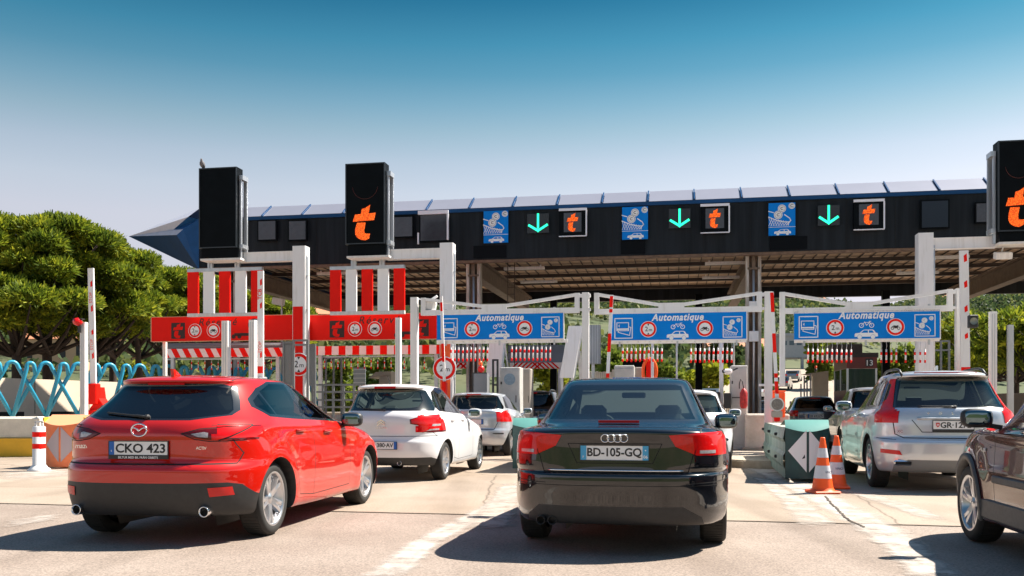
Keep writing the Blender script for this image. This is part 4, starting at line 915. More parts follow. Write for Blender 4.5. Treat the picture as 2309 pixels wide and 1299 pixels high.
# ================================================================ trees and bushes
def leaf_mat(name, dark, mid, light, scale=.7):
    m = bpy.data.materials.new(name); m.use_nodes = True; n, l = m.node_tree.nodes, m.node_tree.links; b = n['Principled BSDF']
    b.inputs['Roughness'].default_value = .65; b.inputs['Specular IOR Level'].default_value = .25
    g = n.new('ShaderNodeNewGeometry'); nz = n.new('ShaderNodeTexNoise'); nz.inputs['Scale'].default_value = scale; nz.inputs['Detail'].default_value = 5; nz.inputs['Roughness'].default_value = .7; l.new(g.outputs['Position'], nz.inputs['Vector'])
    ad = n.new('ShaderNodeMath'); ad.operation = 'MULTIPLY_ADD'; ad.inputs[1].default_value = .30; l.new(g.outputs['Random Per Island'], ad.inputs[0]); l.new(nz.outputs['Fac'], ad.inputs[2])
    r = n.new('ShaderNodeValToRGB'); r.color_ramp.elements[0].position = .42; r.color_ramp.elements[0].color = (*dark, 1); r.color_ramp.elements[1].position = .92; r.color_ramp.elements[1].color = (*light, 1); e = r.color_ramp.elements.new(.66); e.color = (*mid, 1)
    l.new(ad.outputs[0], r.inputs[0]); l.new(r.outputs[0], b.inputs['Base Color'])
    tr = n.new('ShaderNodeBsdfTranslucent'); l.new(r.outputs[0], tr.inputs[0]); mi = n.new('ShaderNodeMixShader'); mi.inputs[0].default_value = .42
    l.new(b.outputs[0], mi.inputs[1]); l.new(tr.outputs[0], mi.inputs[2]); l.new(mi.outputs[0], n['Material Output'].inputs[0])
    return m
M_pine = leaf_mat('pine_needles', (.032, .062, .009), (.16, .215, .018), (.52, .50, .035), .9)
M_bush = leaf_mat('bush_leaves', (.05, .085, .015), (.14, .19, .025), (.30, .33, .05), .5)
M_yel = leaf_mat('yellow_leaves', (.10, .14, .012), (.28, .30, .02), (.50, .46, .04), .6)
M_hill = leaf_mat('hill_leaves', (.028, .055, .028), (.075, .11, .04), (.24, .24, .06), .05)  # bluish tint in the leaf colour stands in for distance haze
M_bark = mat('bark', (.060, .042, .034), .95, col2=(.030, .022, .018), scale=9, stretch=(3, 3, .7), bump=.7, bscale=14)
def leaves_geo(cl, n, size, rs, up=.0, tuft=True, aspect=.28):
    """cl: array of clumps (x,y,z,rx,rz); returns verts, tri faces: needle tufts on the shells of the clumps"""
    cl = np.asarray(cl, float); w = cl[:, 3]**2; idx = rs.choice(len(cl), n, p=w/w.sum())
    d = rs.normal(size=(n, 3)); d /= np.linalg.norm(d, axis=1)[:, None]; d[:, 2] = np.where(d[:, 2] < -.35, -d[:, 2]*.6, d[:, 2])
    r = rs.uniform(.55, 1.04, n)**.6; c = cl[idx]
    p = c[:, :3]+d*np.stack([c[:, 3], c[:, 3], c[:, 4]], 1)*r[:, None]
    a = d*.7+rs.normal(size=(n, 3))*.45+np.array([0, 0, up]); a /= np.linalg.norm(a, axis=1)[:, None]
    t = np.cross(a, rs.normal(size=(n, 3))); t /= np.linalg.norm(t, axis=1)[:, None]
    s = size*rs.uniform(.6, 1.3, n)[:, None]
    v = np.stack([p-t*s*aspect, p+t*s*aspect, p+a*s+t*s*aspect*.4, p+a*s-t*s*aspect*.4], 1).reshape(-1, 3)
    f = np.arange(4*n).reshape(-1, 4); return v, f
def mesh_np(name, v, f, m, parent=None):
    me = bpy.data.meshes.new(name); me.vertices.add(len(v)); me.vertices.foreach_set('co', v.astype('f').ravel())
    k = f.shape[1]; me.loops.add(f.size); me.loops.foreach_set('vertex_index', f.astype('i').ravel()); me.polygons.add(len(f)); me.polygons.foreach_set('loop_start', np.arange(0, f.size, k, dtype='i'))
    me.update(calc_edges=True); me.materials.append(m); o = bpy.data.objects.new(name, me); C.objects.link(o); o.parent = parent; return o
def pine(loc, H, crown_lo, rad, label, seed, n=15000, m=None, lean=.1, cat='tree', size=.30, group=None, name='pine_tree', nclump=30, flat=.55, trunks=1):
    rs = np.random.RandomState(seed); rd = random.Random(seed); root = empty(name, label, cat, loc, rd.uniform(0, 6), group)
    b = MB(); cl = []
    for q in range(trunks):
        lx, ly = rd.uniform(-lean, lean)*H, rd.uniform(-lean, lean)*H
        tp = [Vector((lx*t**1.5+.12*math.sin(5*t+seed), ly*t**1.5+.1*math.cos(4*t+seed), -.2+t*(H*.86))) for t in (0, .12, .3, .5, .7, .9, 1)]
        b.tube(tp, [H*.034, H*.028, H*.024, H*.019, H*.013, H*.007, H*.003], 9)
        for k in range(nclump//trunks):
            a = rd.uniform(0, 2*math.pi); zt = rd.uniform(crown_lo, H*.93); rel = (zt-crown_lo)/(H-crown_lo)
            rr = rad*math.sqrt(rd.uniform(.05, 1))*(1-.55*rel**2); cx, cy = lx*(zt/H)**1.5+rr*math.cos(a), ly*(zt/H)**1.5+rr*math.sin(a)
            s = rad*rd.uniform(.17, .34); cl.append((cx, cy, zt, s, s*flat))
            if k % 2 == 0 or rel < .35:
                zb = max(crown_lo*.75, zt-rr*.8-.4); t = min(.99, (zb+.2)/(H*.86)); st = Vector((lx*t**1.5, ly*t**1.5, zb)); mid = st.lerp(Vector((cx, cy, zt)), .55)+Vector((0, 0, -.15*rr+.1))
                b.tube([st, mid, Vector((cx, cy, zt))], [H*.011, H*.007, H*.003], 5)
    b.build('trunk', M_bark, root)
    v, f = leaves_geo(cl, n, size, rs, up=.35, aspect=.15); mesh_np('crown', v, f, m or M_pine, root)
    return root
def bush(loc, w, h, label, seed, m, n=3500, size=.18, name='bush', group=None, cat='bush'):
    rs = np.random.RandomState(seed); rd = random.Random(seed); root = empty(name, label, cat, loc, 0, group)
    cl = [(rd.uniform(-w*.42, w*.42), rd.uniform(-w*.35, w*.35), h*rd.uniform(.18, .80), w*rd.uniform(.14, .26), h*rd.uniform(.12, .2)) for _ in range(16)]
    cl = [(x, y, z, a, c) for x, y, z, a, c in cl if (abs(x)/(w*.5))+max(0, z/h-.3) < 1.15]
    b = MB()
    for x, y, z, a, c in cl[:9]: b.tube([(0, 0, -.1), (x*.4, y*.4, z*.5), (x, y, z)], [.05*h/2, .03*h/2, .01], 5)
    b.build('stems', M_bark, root); v, f = leaves_geo(cl, n, size, rs, up=.2, aspect=.42); mesh_np('crown', v, f, m, root); return root
def tree_at(px, pytop, Y, lo_py, rad, label, seed, **k):
    p = at(px, 917, Y); g = max(0.0, terrain(p.x, Y)); H = EYE+(HY-pytop)/F*Y-g; lo = EYE+(HY-lo_py)/F*Y-g
    return pine((p.x, p.y, g), H, lo, rad, label, seed, **k)
G1 = 'pines along the left wall'
pines = [(28, 500, 34, 742, 3.0, 'dark pine cut by the left edge of the photo', 1), (118, 492, 36, 740, 3.1, 'tallest pine at the left, its crown above the blue tube fence', 2), (212, 520, 38, 745, 2.8, 'broad pine behind the raised white barrier arm at the left', 3),
         (262, 585, 41, 752, 2.3, 'smaller pine just right of the left barrier arm', 4), (322, 605, 44, 755, 2.4, 'pine above the left end of the red lane sign', 5), (382, 598, 47, 760, 2.6, 'pine below the pointed tip of the canopy', 6),
         (470, 612, 50, 762, 3.0, 'pine seen between the first red and white hanging panels', 7), (560, 640, 52, 785, 3.0, 'pine behind the right half of the first striped panel', 8), (630, 668, 56, 750, 2.6, 'last pine of the row beside the first portal post', 9)]
for px, py, Y, lo, rad, lb, sd in pines: tree_at(px, py, Y, lo, rad, lb, sd, n=60000 if px < 230 else 32000, group=G1, nclump=42 if px < 300 else 32, size=.22)
G2 = 'trees right of the plaza'
for px, py, Y, lo, rad, lb, sd, m in [(2188, 726, 66, 850, 3.2, 'yellow green pine between the right barrier arm and the grey post', 11, M_yel), (2240, 702, 62, 830, 3.6, 'dark pine behind the tall white post at the right', 12, M_pine), (2296, 694, 55, 830, 3.6, 'dark pine at the right edge above the brown crossover', 13, M_pine), (2150, 760, 70, 850, 2.2, 'small yellow green tree left of the right barrier arm', 14, M_yel), (2345, 690, 50, 830, 3.4, 'dark pine cut by the right edge of the photo', 15, M_pine)]:
    tree_at(px, py, Y, lo, rad, lb, sd, m=m, n=8000, group=G2, size=.4)
for px, base, top, wpx, Y, lb, m, sd in [(1575, 872, 818, 115, 84, 'bright yellow green round bush beyond the middle lane', M_yel, 21), (1480, 872, 800, 90, 78, 'yellow green tree behind the red life ring post', M_bush, 22), (1400, 860, 765, 130, 90, 'tall green bush behind the white picket fence', M_bush, 23), (1240, 880, 800, 60, 60, 'yellow bush under the canopy by the black column', M_yel, 24),
        (770, 872, 806, 85, 55, 'dark round bush behind the second red lane sign', M_bush, 25), (850, 850, 800, 90, 90, 'pale green bush beyond the second lane', M_bush, 26), (300, 880, 798, 60, 62, 'yellow bush between the pine trunks', M_yel, 27), (1720, 865, 770, 60, 95, 'green bush right of the white gantry post', M_bush, 28),
        (1855, 850, 765, 90, 110, 'green trees beyond the booth', M_bush, 29), (2020, 860, 765, 110, 75, 'green bush behind the hanging rods at the right', M_bush, 30), (20, 900, 835, 90, 42, 'low bush behind the wall at the left edge', M_bush, 31), (560, 860, 800, 60, 75, 'low green bush behind the first lane', M_bush, 32), (1640, 850, 745, 90, 130, 'dark green bush on the slope behind the middle sign', M_hill, 33)]:
    p = at(px, base, Y); g = max(0.0, terrain(p.x, Y)); h = EYE+(HY-top)/F*Y-g; bush((p.x, p.y, g), wpx/F*Y, h, lb, sd, m, size=.0048*Y, n=4000, group='bushes behind the plaza')
# wooded hillside far behind: one mass
rs = np.random.RandomState(99); cl = []
for k in range(4200):
    y = 120+430*rs.rand()**.8; x = rs.uniform(-.62, .66)*y*1.0; 
    if abs(x-CXR(y)) < 20 and y < 300: continue
    if math.sin(x*.05+y*.02)+math.sin(x*.021-y*.037)+rs.rand()*1.4 < -.2: continue
    s = rs.uniform(2.0, 4.6)*(0.75+y/600); cl.append((x, y, terrain(x, y)+s*.55, s, s*.85))
v, f = leaves_geo(cl, 230000, .95, rs, up=.2, aspect=.55); o = mesh_np('wooded_hillside', v, f, M_hill); o['kind'] = 'stuff'
tag(o, 'dense green trees, tinted bluish for haze, covering the far hillside', 'woodland')

# ================================================================ toll canopy
def fr_(px, py, v): return uz(px, py, v)
VC = 26.9; VB = VC+11.0; ZB = 5.5; ZT = 7.02
uL = uz(449, 600, VC)[0]; uR = uL+34.0
M_fascia = mat('fascia_dark', (.0045, .006, .0085), .5, spec=.18, col2=(.018, .023, .029), scale=1.3, stretch=(3.5, 1, .22))
M_trimb = mat('trim_blue', (.006, .055, .16), .4, spec=.25)
M_navy = mat('navy_metal', (.004, .028, .085), .4, spec=.2, var=.15)
M_roof = mat('roof_sheet_grey', (.36, .35, .40), .30, metal=.35, var=.05, scale=.8)
M_soff = mat('soffit_sheet', (.56, .40, .27), .75, col2=(.38, .26, .17), scale=1.2, stretch=(1, .3, 1))
M_purlin = mat('purlin_steel', (.055, .040, .032), .7, var=.3)
M_beam = mat('beam_brown', (.13, .090, .062), .7, var=.3, scale=4)
can = plaza('toll_canopy', 'long dark toll plaza canopy with blue roof trim and a pointed left end', 'canopy', uL, VC)
def L(u, v, z): return (u-uL, v-VC, z)      # plaza -> canopy local
b = MB(); b.b2(0, uR-uL, 0, .25, ZB, ZT-.05); b.build('fascia', M_fascia, can)
b = MB(); b.b2(0, uR-uL, -.07, -.005, ZT-.10, ZT); b.build('fascia_trim', M_trimb, can)
b = MB(); [b.b2(x, x+.012, -.006, -.001, ZB+.01, ZT-.12) for x in np.arange(1.29, uR-uL, 1.29)]; b.build('sheet_joints', M_seam, can)
b = MB(); b.b2(0, uR-uL, .01, .24, ZB-.07, ZB-.002); b.build('fascia_foot', mat('foot_rust', (.16, .10, .065), .8, var=.4, scale=6), can)
b = MB(); rng = random.Random(2)      # sheet joints, rain streaks and patches on the fascia
b.build('fascia_cover', M_black, can) if False else None
for k, (x0, x1, y0, y1) in enumerate([(1068, 1142, 555, 583), (1735, 1820, 535, 575), (1400, 1455, 540, 576)]):
    (u0, z1), (u1, z0) = uz(x0, y0, VC), uz(x1, y1, VC); b = MB(); b.b2(u0-uL, u1-uL, -.03, -.006, ZB+.04, z1); b.build('cover_plate', mat('cover_plate', (.003, .004, .006), .5, spec=.1), can)
joints = [uz(p, 460, VC)[0] for p in (963, 1061, 1160, 1261, 1365, 1468, 1573, 1680, 1787, 1896, 2006, 2119, 2234)]
step = (joints[-1]-joints[0])/(len(joints)-1); e0 = joints[0]-step*math.floor((joints[0]-uL)/step)
edges = [uL+.2]+[e0+step*k for k in range(0, int((uR-e0)/step)+1) if e0+step*k > uL+.5]
for a, c in zip(edges[:-1], edges[1:]):
    g = .035; b = MB(); vs = [L(a+g, VC-.06, ZT+.012), L(c-g, VC-.06, ZT+.012), L(c-g, VC+.62, ZT+.45), L(a+g, VC+.62, ZT+.45), L(a+g, VC+.0, ZT-.03), L(c-g, VC+.0, ZT-.03), L(c-g, VC+.66, ZT+.39), L(a+g, VC+.66, ZT+.39)]
    b.add(vs, [(0, 1, 2, 3), (4, 5, 6, 7), (0, 1, 5, 4), (1, 2, 6, 5), (2, 3, 7, 6), (3, 0, 4, 7)]); b.build('roof_panel', M_roof, can)
    b = MB(); b.bar(L(c, VC-.085, ZT+.01), L(c, VC+.60, ZT+.445), .035, .06); b.build('roof_rib', M_trimb, can)
b = MB(); b.b2(0, uR-uL, .3, VB-VC, 6.35, 6.44); b.b2(.3, uR-uL, .70, VB-VC-.3, 6.44, 7.42); b.build('roof_deck', M_fascia, can)
# soffit sheets with their seams, purlins, main beams
b = MB(); b.b2(.25, uR-uL-.2, .27, VB-VC-.1, 6.02, 6.08); s = MB()
for k in range(int((uR-uL)/.36)): s.b2(.4+k*.36, .4+k*.36+.03, .3, VB-VC-.15, 5.985, 6.018)
so = b.build('soffit', M_soff, can); s.build('soffit_seams', M_purlin, so)
for k in range(6):
    v = .8+k*1.95; b = MB(); b.b2(.3, uR-uL-.3, v-.05, v+.05, 5.88, 5.985); b.b2(.3, uR-uL-.3, v-.08, v+.08, 5.86, 5.88); b.build('purlin', M_purlin, can)
u1 = uz(1070, 900, VC+.5)[0]; u2 = uz(1698, 900, VC+.5)[0]; sp = u2-u1
for k, u in enumerate([u1-sp*.96, u1, u2, u2+sp]):
    b = MB(); x = u-uL; b.b2(x-.05, x+.05, .3, VB-VC-.2, 5.12, 5.65); b.b2(x-.17, x+.17, .3, VB-VC-.2, 5.06, 5.12); b.b2(x-.17, x+.17, .3, VB-VC-.2, 5.595, 5.652); b.build('main_beam', M_beam, can)
b = MB(); b.b2(0, uR-uL, VB-VC, VB-VC+.2, 5.45, 6.5); b.build('rear_fascia', M_fascia, can)
b = MB(); b.b2(-.05, .15, .26, VB-VC, 5.5, 6.6); b.build('end_fascia', M_navy, can)
for v in (2.2, 5.4): 
    for q in range(5):
        x = 3+q*6.3; b = MB(); b.b2(x, x+1.3, v, v+.16, 5.52, 5.60); b.b2(x+.1, x+.14, v+.05, v+.1, 5.6, 5.66); b.b2(x+1.15, x+1.2, v+.05, v+.1, 5.6, 5.66); b.build('ceiling_lamp', M_dirty, can)
# pointed left end
def Pc(px, py, v): u, z = uz(px, py, v); return L(u, v, z)
A, Bq = Pc(424, 489, VC), Pc(449, 609, VC); T = Pc(290, 533, VC+2.2); Mq = Pc(398, 530, VC+.2); N_ = Pc(413, 517, VC+.1); K = Pc(391, 518, VC+.6); At = Pc(450, 470, VC+.7)
Bb = (0.02, VB-VC, 5.5); Ab = (0.02, VB-VC-.4, 7.0)
b = MB(); b.add([A, (0, -.01, ZT), (0, -.01, ZB), Bq, Mq, N_, K], [(0, 1, 2, 3, 4, 5, 6)]); b.build('end_face', mat('end_blue', (.006, .065, .20), .4, spec=.2, var=.15), can, keep=True)
b = MB(); b.add([T, Mq, Bq, Bb, K], [(0, 2, 1), (0, 3, 2)]); b.build('end_underside', M_navy, can, keep=True)
b = MB(); b.add([T, Mq, N_, K, A, At, Ab, Bb], [(0, 1, 2, 3), (0, 3, 4, 5), (0, 5, 6), (0, 6, 7)]); b.build('end_roof', mat('end_sheet_pale', (.50, .49, .56), .4, var=.08), can, keep=True)
# columns
for k, (u, v, lb) in enumerate([(u1, VC+.45, 'steel column under the canopy beside the second portal post'), (u2, VC+.45, 'rusty white steel column under the canopy right of the middle blue sign'), (u1-sp*.96, VC+.45, 'steel column under the left end of the canopy'), (u2+sp, VC+.45, 'steel column under the right end of the canopy'),
        (u1+1.2, VB-1.2, 'dark rear column behind the left blue sign'), (u2-1.3, VB-1.2, 'dark rear column behind the middle blue sign'), (u2+sp-2.6, VB-1.2, 'dark rear column right of the right blue sign'), (u1-sp*.55, VB-1.2, 'dark rear column behind the second red sign')]):
    r = plaza('canopy_column', lb, 'column', u, v, 'canopy columns')
    if v < VC+2:
        for x, nm in ((-.17, 'flange'), (.17, 'flange')):
            b = MB(); b.b2(x-.045, x+.045, -.14, .14, 0, 5.5); b.build(nm, mat('column_white', (.62, .59, .55), .6, col2=(.22, .15, .10), scale=3.2, stretch=(4, 4, .5)), r)
        b = MB(); b.b2(-.12, .12, -.015, .015, 0, 5.5); b.build('web', mat('column_web', (.14, .09, .06), .8, var=.4, scale=5), r)
        b = MB(); b.tube([(0, -.09, .3), (.01, -.09, 3), (0, -.09, 5.4)], .035, 8); b.build('drain_pipe', M_alu, r)
        if k < 2:
            for z in (3.15, 4.0) if k == 1 else (3.6,): b = MB(); b.box((.0, -.18, z), (.26, .10, .3), bev=.01); b.build('junction_box', M_white, r)
    else: b = MB(); b.b2(-.13, .13, -.13, .13, 0, 5.5); b.build('shaft', M_black, r)
# ladder like cable rack beside the left column
r = plaza('cable_ladder', 'thin dark vertical cable ladder hanging beside the left canopy column', 'ladder', u1+.75, VC+2.0); b = MB()
for x in (0, .22): b.b2(x-.012, x+.012, -.01, .01, 0, 4.2)
for k in range(18): b.b2(0, .22, -.006, .006, .1+k*.23, .12+k*.23)
o = b.build('rack', M_purlin, r, loc=(0, 0, 1.6))

# ---- signs on the fascia
GREEN = mat('led_green', (.02, .95, .45), .5, emit=.75)
def led_mat(name, col, strength):
    m = bpy.data.materials.new(name); m.use_nodes = True; n, l = m.node_tree.nodes, m.node_tree.links; b = n['Principled BSDF']
    t = n.new('ShaderNodeTexCoord'); v = n.new('ShaderNodeTexVoronoi'); v.inputs['Scale'].default_value = 38; l.new(t.outputs['Object'], v.inputs['Vector'])
    r = n.new('ShaderNodeValToRGB'); r.color_ramp.elements[0].position = .25; r.color_ramp.elements[1].position = .55; r.color_ramp.elements[0].color = (*col, 1); r.color_ramp.elements[1].color = (col[0]*.45, col[1]*.3, 0, 1)
    l.new(v.outputs['Distance'], r.inputs[0]); l.new(r.outputs[0], b.inputs['Base Color']); l.new(r.outputs[0], b.inputs['Emission Color']); b.inputs['Emission Strength'].default_value = strength; return m
LED = led_mat('led_orange', (1.0, .15, .01), .55)
T_UP = [(.36, 1.0), (.62, 1.0-.0), (.70, 1.03), (.62, .77), (.94, .77), (.90, .56), (.02, .54), (.10, .74), (.33, .75)]
T_UP = [(.40, .90), (.55, .93), (.74, 1.02), (.68, .76), (.97, .78), (.90, .565), (.03, .535), (.12, .745), (.36, .75)]
T_LO = [(.20, .50), (.56, .50), (.50, .28), (.52, .19), (.60, .17), (.74, .17), (.70, .03), (.55, -.02), (.36, 0), (.20, .07), (.13, .17), (.13, .30)]
def t_logo(mb, M, w, h, t=.004):
    for P in (T_UP, T_LO):
        mb.prism([((x-.5)*w, (y-.5)*h) for x, y in P], M, t)
CARP = [(0, .08), (0, .36), (.04, .48), (.22, .52), (.36, .82), (.42, .88), (.78, .88), (.84, .82), (.92, .52), (1.0, .48), (1.02, .12), (.98, .08)]
def car_icon(mb, M, cx, cy, w, h, t=.003, blue=None, flip=False):
    f = -1 if flip else 1; X = lambda x: cx+f*(x-.5)*w; Y = lambda y: cy+(y-.5)*h
    poly2(mb, M, [(X(x), Y(y)) for x, y in (CARP if f > 0 else CARP[::-1])], t)
    for x in (.22, .80): disc(mb, M @ Matrix.Translation((0, 0, t)), X(x), Y(.06), .095*w, .001, 18)
    if blue is not None:
        for P in ([(.28, .52), (.40, .80), (.58, .80), (.58, .52)], [(.62, .52), (.62, .80), (.77, .80), (.85, .52)]): poly2(blue, M, [(X(x), Y(y)) for x, y in (P if f > 0 else P[::-1])], t+.001)
        for x in (.22, .80): disc(blue, M, X(x), Y(.06), .105*w, t+.0005, 18, .085*w); 
def coins(white, dark, M, W_, H_, t=.003, x0=0, y0=0, clip=True):
    """coins falling into a net, in a W_ x H_ panel with its lower left corner at x0,y0"""
    X = lambda x: x0+x*W_; Y = lambda y: y0+y*H_
    for x, y, r in ((.50, .76, .155), (.36, .50, .165), (.87, .86, .12)): disc(white, M, X(x), Y(y), r*W_, t, 22); disc(dark, M, X(x), Y(y), r*W_*.80, t+.0034, 20, r*W_*.74); line2(dark, M, [(X(x)+.04*W_, Y(y)+.05*W_), (X(x)-.03*W_, Y(y)+.04*W_), (X(x)-.05*W_, Y(y)), (X(x)-.02*W_, Y(y)-.045*W_), (X(x)+.04*W_, Y(y)-.04*W_)], .018*W_, t+.0036)
    w = .035*W_
    line2(white, M, [(X(0), Y(.66)), (X(.18), Y(.60))], w, t)
    line2(white, M, [(X(.60), Y(.50)), (X(.78), Y(.36)), (X(.83), Y(.26)), (X(.78), Y(.19)), (X(.62), Y(.20)), (X(.30), Y(.28)), (X(0), Y(.42))], w, t)
    for k in range(9):
        a = -.02+k*.095; top = .40-.26*a if a < .75 else .20
        line2(white, M, [(X(max(0, a)), Y(max(.10, top))), (X(min(.74, a+.14)), Y(.05))], w*.45, t+.0005)
        line2(white, M, [(X(min(.76, a+.14)), Y(max(.11, .37-.26*(a+.14)))), (X(max(0, a)), Y(.05))], w*.45, t+.0007)
lane_sets = [((1091, 1146, 477, 547), (1189, 1238, 483, 525), (1262, 1322, 474, 532), 'left'), ((1403, 1461, 468, 539), (1508, 1557, 472, 514), (1580, 1643, 464, 524), 'middle'), ((1733, 1793, 459, 530), (1844, 1893, 464, 508), (1924, 1991, 454, 517), 'right')]
M_alum = mat('frame_white', (.80, .80, .86), .3)
M_panelg = mat('display_glass', (.05, .055, .065), .15, var=.2)
for (x0, x1, y0, y1), ar, tt, nm in lane_sets:
    u0, zt = uz(x0, y0, VC-.1); u1_, zb = uz(x1, y1, VC-.1); w, h = u1_-u0, zt-zb
    r = plaza('pictogram_sign', 'blue coin and net pictogram sign on the canopy fascia, %s one of three' % nm, 'sign', u0+w/2, VC-.1, 'coin pictogram signs', zb); M = face_M((0, -.03, 0))
    b = MB(); b.b2(-w/2, w/2, -.03, .03, 0, h); b.build('panel', M_sblue, r); wt, dk, bl = MB(), MB(), MB()
    coins(wt, dk, M, w, h*.74, .003, -w/2, h*.26); line2(wt, M, [(-w/2, h*.255), (w/2, h*.255)], .012, .003); car_icon(wt, M, .02*w, h*.12, w*.62, h*.17, .003, bl)
    wt.build('pictogram', M_swhite, r, keep=True); dk.build('euro_marks', M_sblack, r, keep=True); bl.build('car_windows', M_sblue, r, keep=True)
    u0, zt = uz(ar[0], ar[2], VC-.1); u1_, zb = uz(ar[1], ar[3], VC-.1); w, h = u1_-u0, zt-zb
    r = plaza('lane_arrow_display', 'lit green downward arrow display on the canopy fascia, %s one of three' % nm, 'display', u0+w/2, VC-.1, 'green lane arrows', zb)
    b = MB(); b.b2(-w/2, w/2, -.02, .03, 0, h); b.build('panel', mat('display_dark', (.018, .02, .022), .25), r)
    b = MB(); M = face_M((0, -.024, 0)); line2(b, M, [(0, h*.95), (0, h*.28)], .06, .003); line2(b, M, [(-w*.40, h*.40), (0, h*.12)], .065, .0035); line2(b, M, [(0, h*.12), (w*.40, h*.40)], .065, .004); b.build('arrow', GREEN, r, keep=True)
    u0, zt = uz(tt[0], tt[2], VC-.1); u1_, zb = uz(tt[1], tt[3], VC-.1); w, h = u1_-u0, zt-zb
    r = plaza('lane_symbol_display', 'orange letter t display in a white frame on the fascia, %s of three' % nm, 'display', u0+w/2, VC-.1, 'orange t displays', zb)
    b = MB(); b.b2(-w/2, w/2, -.10, .03, 0, h); b.build('housing', M_black, r); b = MB(); b.b2(-w*.33, w*.33, -.105, -.101, h*.14, h*.86); b.build('screen', M_panelg, r)
    b = MB(); b.b2(-w/2-.01, w/2+.02, -.12, -.06, h-.05, h+.02); b.b2(w/2-.01, w/2+.03, -.12, -.06, 0, h-.05); b.b2(-w/2-.01, w/2+.02, -.12, -.06, -.025, .0); b.build('frame', M_alum, r)
    b = MB(); t_logo(b, face_M((0, -.108, h/2)), w*.46, h*.68); b.build('lit_symbol', LED, r)
for k, (x0, x1, y0, y1, fr) in enumerate([(584, 622, 500, 540, 0), (653, 690, 500, 540, 0), (887, 930, 491, 533, 0), (949, 1008, 484, 542, 1), (2078, 2137, 455, 512, 0), (2201, 2238, 460, 500, 0)]):
    lb = ['unlit square display on the fascia beside the first black gantry board, left of a pair', 'unlit square display on the fascia beside the first black gantry board, right of a pair', 'unlit square display on the fascia just right of the second gantry board', 'unlit display in a broken white frame on the fascia left of the coin signs', 'blank dark cover panel on the fascia at the right', 'faint unlit display near the right gantry board'][k]
    u0, zt = uz(x0, y0, VC-.1); u1_, zb = uz(x1, y1, VC-.1); w, h = u1_-u0, zt-zb
    r = plaza('blank_display', lb, 'display', u0+w/2, VC-.1, None, zb); b = MB(); b.b2(-w/2-.04, w/2+.04, -.03, .03, -.04, h+.04); b.build('housing', M_black, r)
    b = MB(); b.b2(-w/2, w/2, -.04, -.031, 0, h); b.build('screen', M_panelg if k != 4 else mat('cover_navy', (.01, .018, .03), .4), r)
    if fr: b = MB(); b.b2(-w/2-.06, w/2+.06, -.12, -.05, h-.02, h+.09); b.b2(w/2+.02, w/2+.07, -.12, -.05, .0, h-.02); b.b2(-w/2-.08, -w/2-.04, -.1, -.05, -.1, h*.3); b.build('frame', M_alum, r)

# ================================================================ portals with tall black boards, red and blue lane signs
VP_ = 23.3
M_red_l = M_sred
def round_sign(parent, M, r, txt=True, pole_gap=False, moto=False, name='two_metre_sign'):
    a = MB(); disc(a, M, 0, 0, r*1.07, .02, 36); o = a.build(name, M_swhite, parent)
    b = MB(); disc(b, M, 0, 0, r, .024, 36, r*.74); b.build('red_ring', M_sred, o, keep=True)
    c = MB()
    if moto:
        for x in (-.36, .36): disc(c, M, x*r, -.16*r, .19*r, .025, 16, .12*r)
        poly2(c, M, [(-.42*r, .02*r), (-.2*r, .2*r), (.1*r, .16*r), (.34*r, .22*r), (.3*r, .08*r), (.15*r, -.16*r), (-.12*r, -.16*r), (-.2*r, .02*r)], .026)
    else:
        put_text(c, '2', M @ Matrix.Translation((-.24*r, -.26*r, .025)), .86*r, bold=.006); put_text(c, 'm', M @ Matrix.Translation((.28*r, -.26*r, .025)), .60*r, bold=.003)
        for s_ in (1, -1): poly2(c, M, [(-.14*r, s_*.70*r), (0, s_*.44*r), (.14*r, s_*.70*r)][::s_], .026)
    c.build('sign_writing', M_sblack, o, keep=True)
    return o
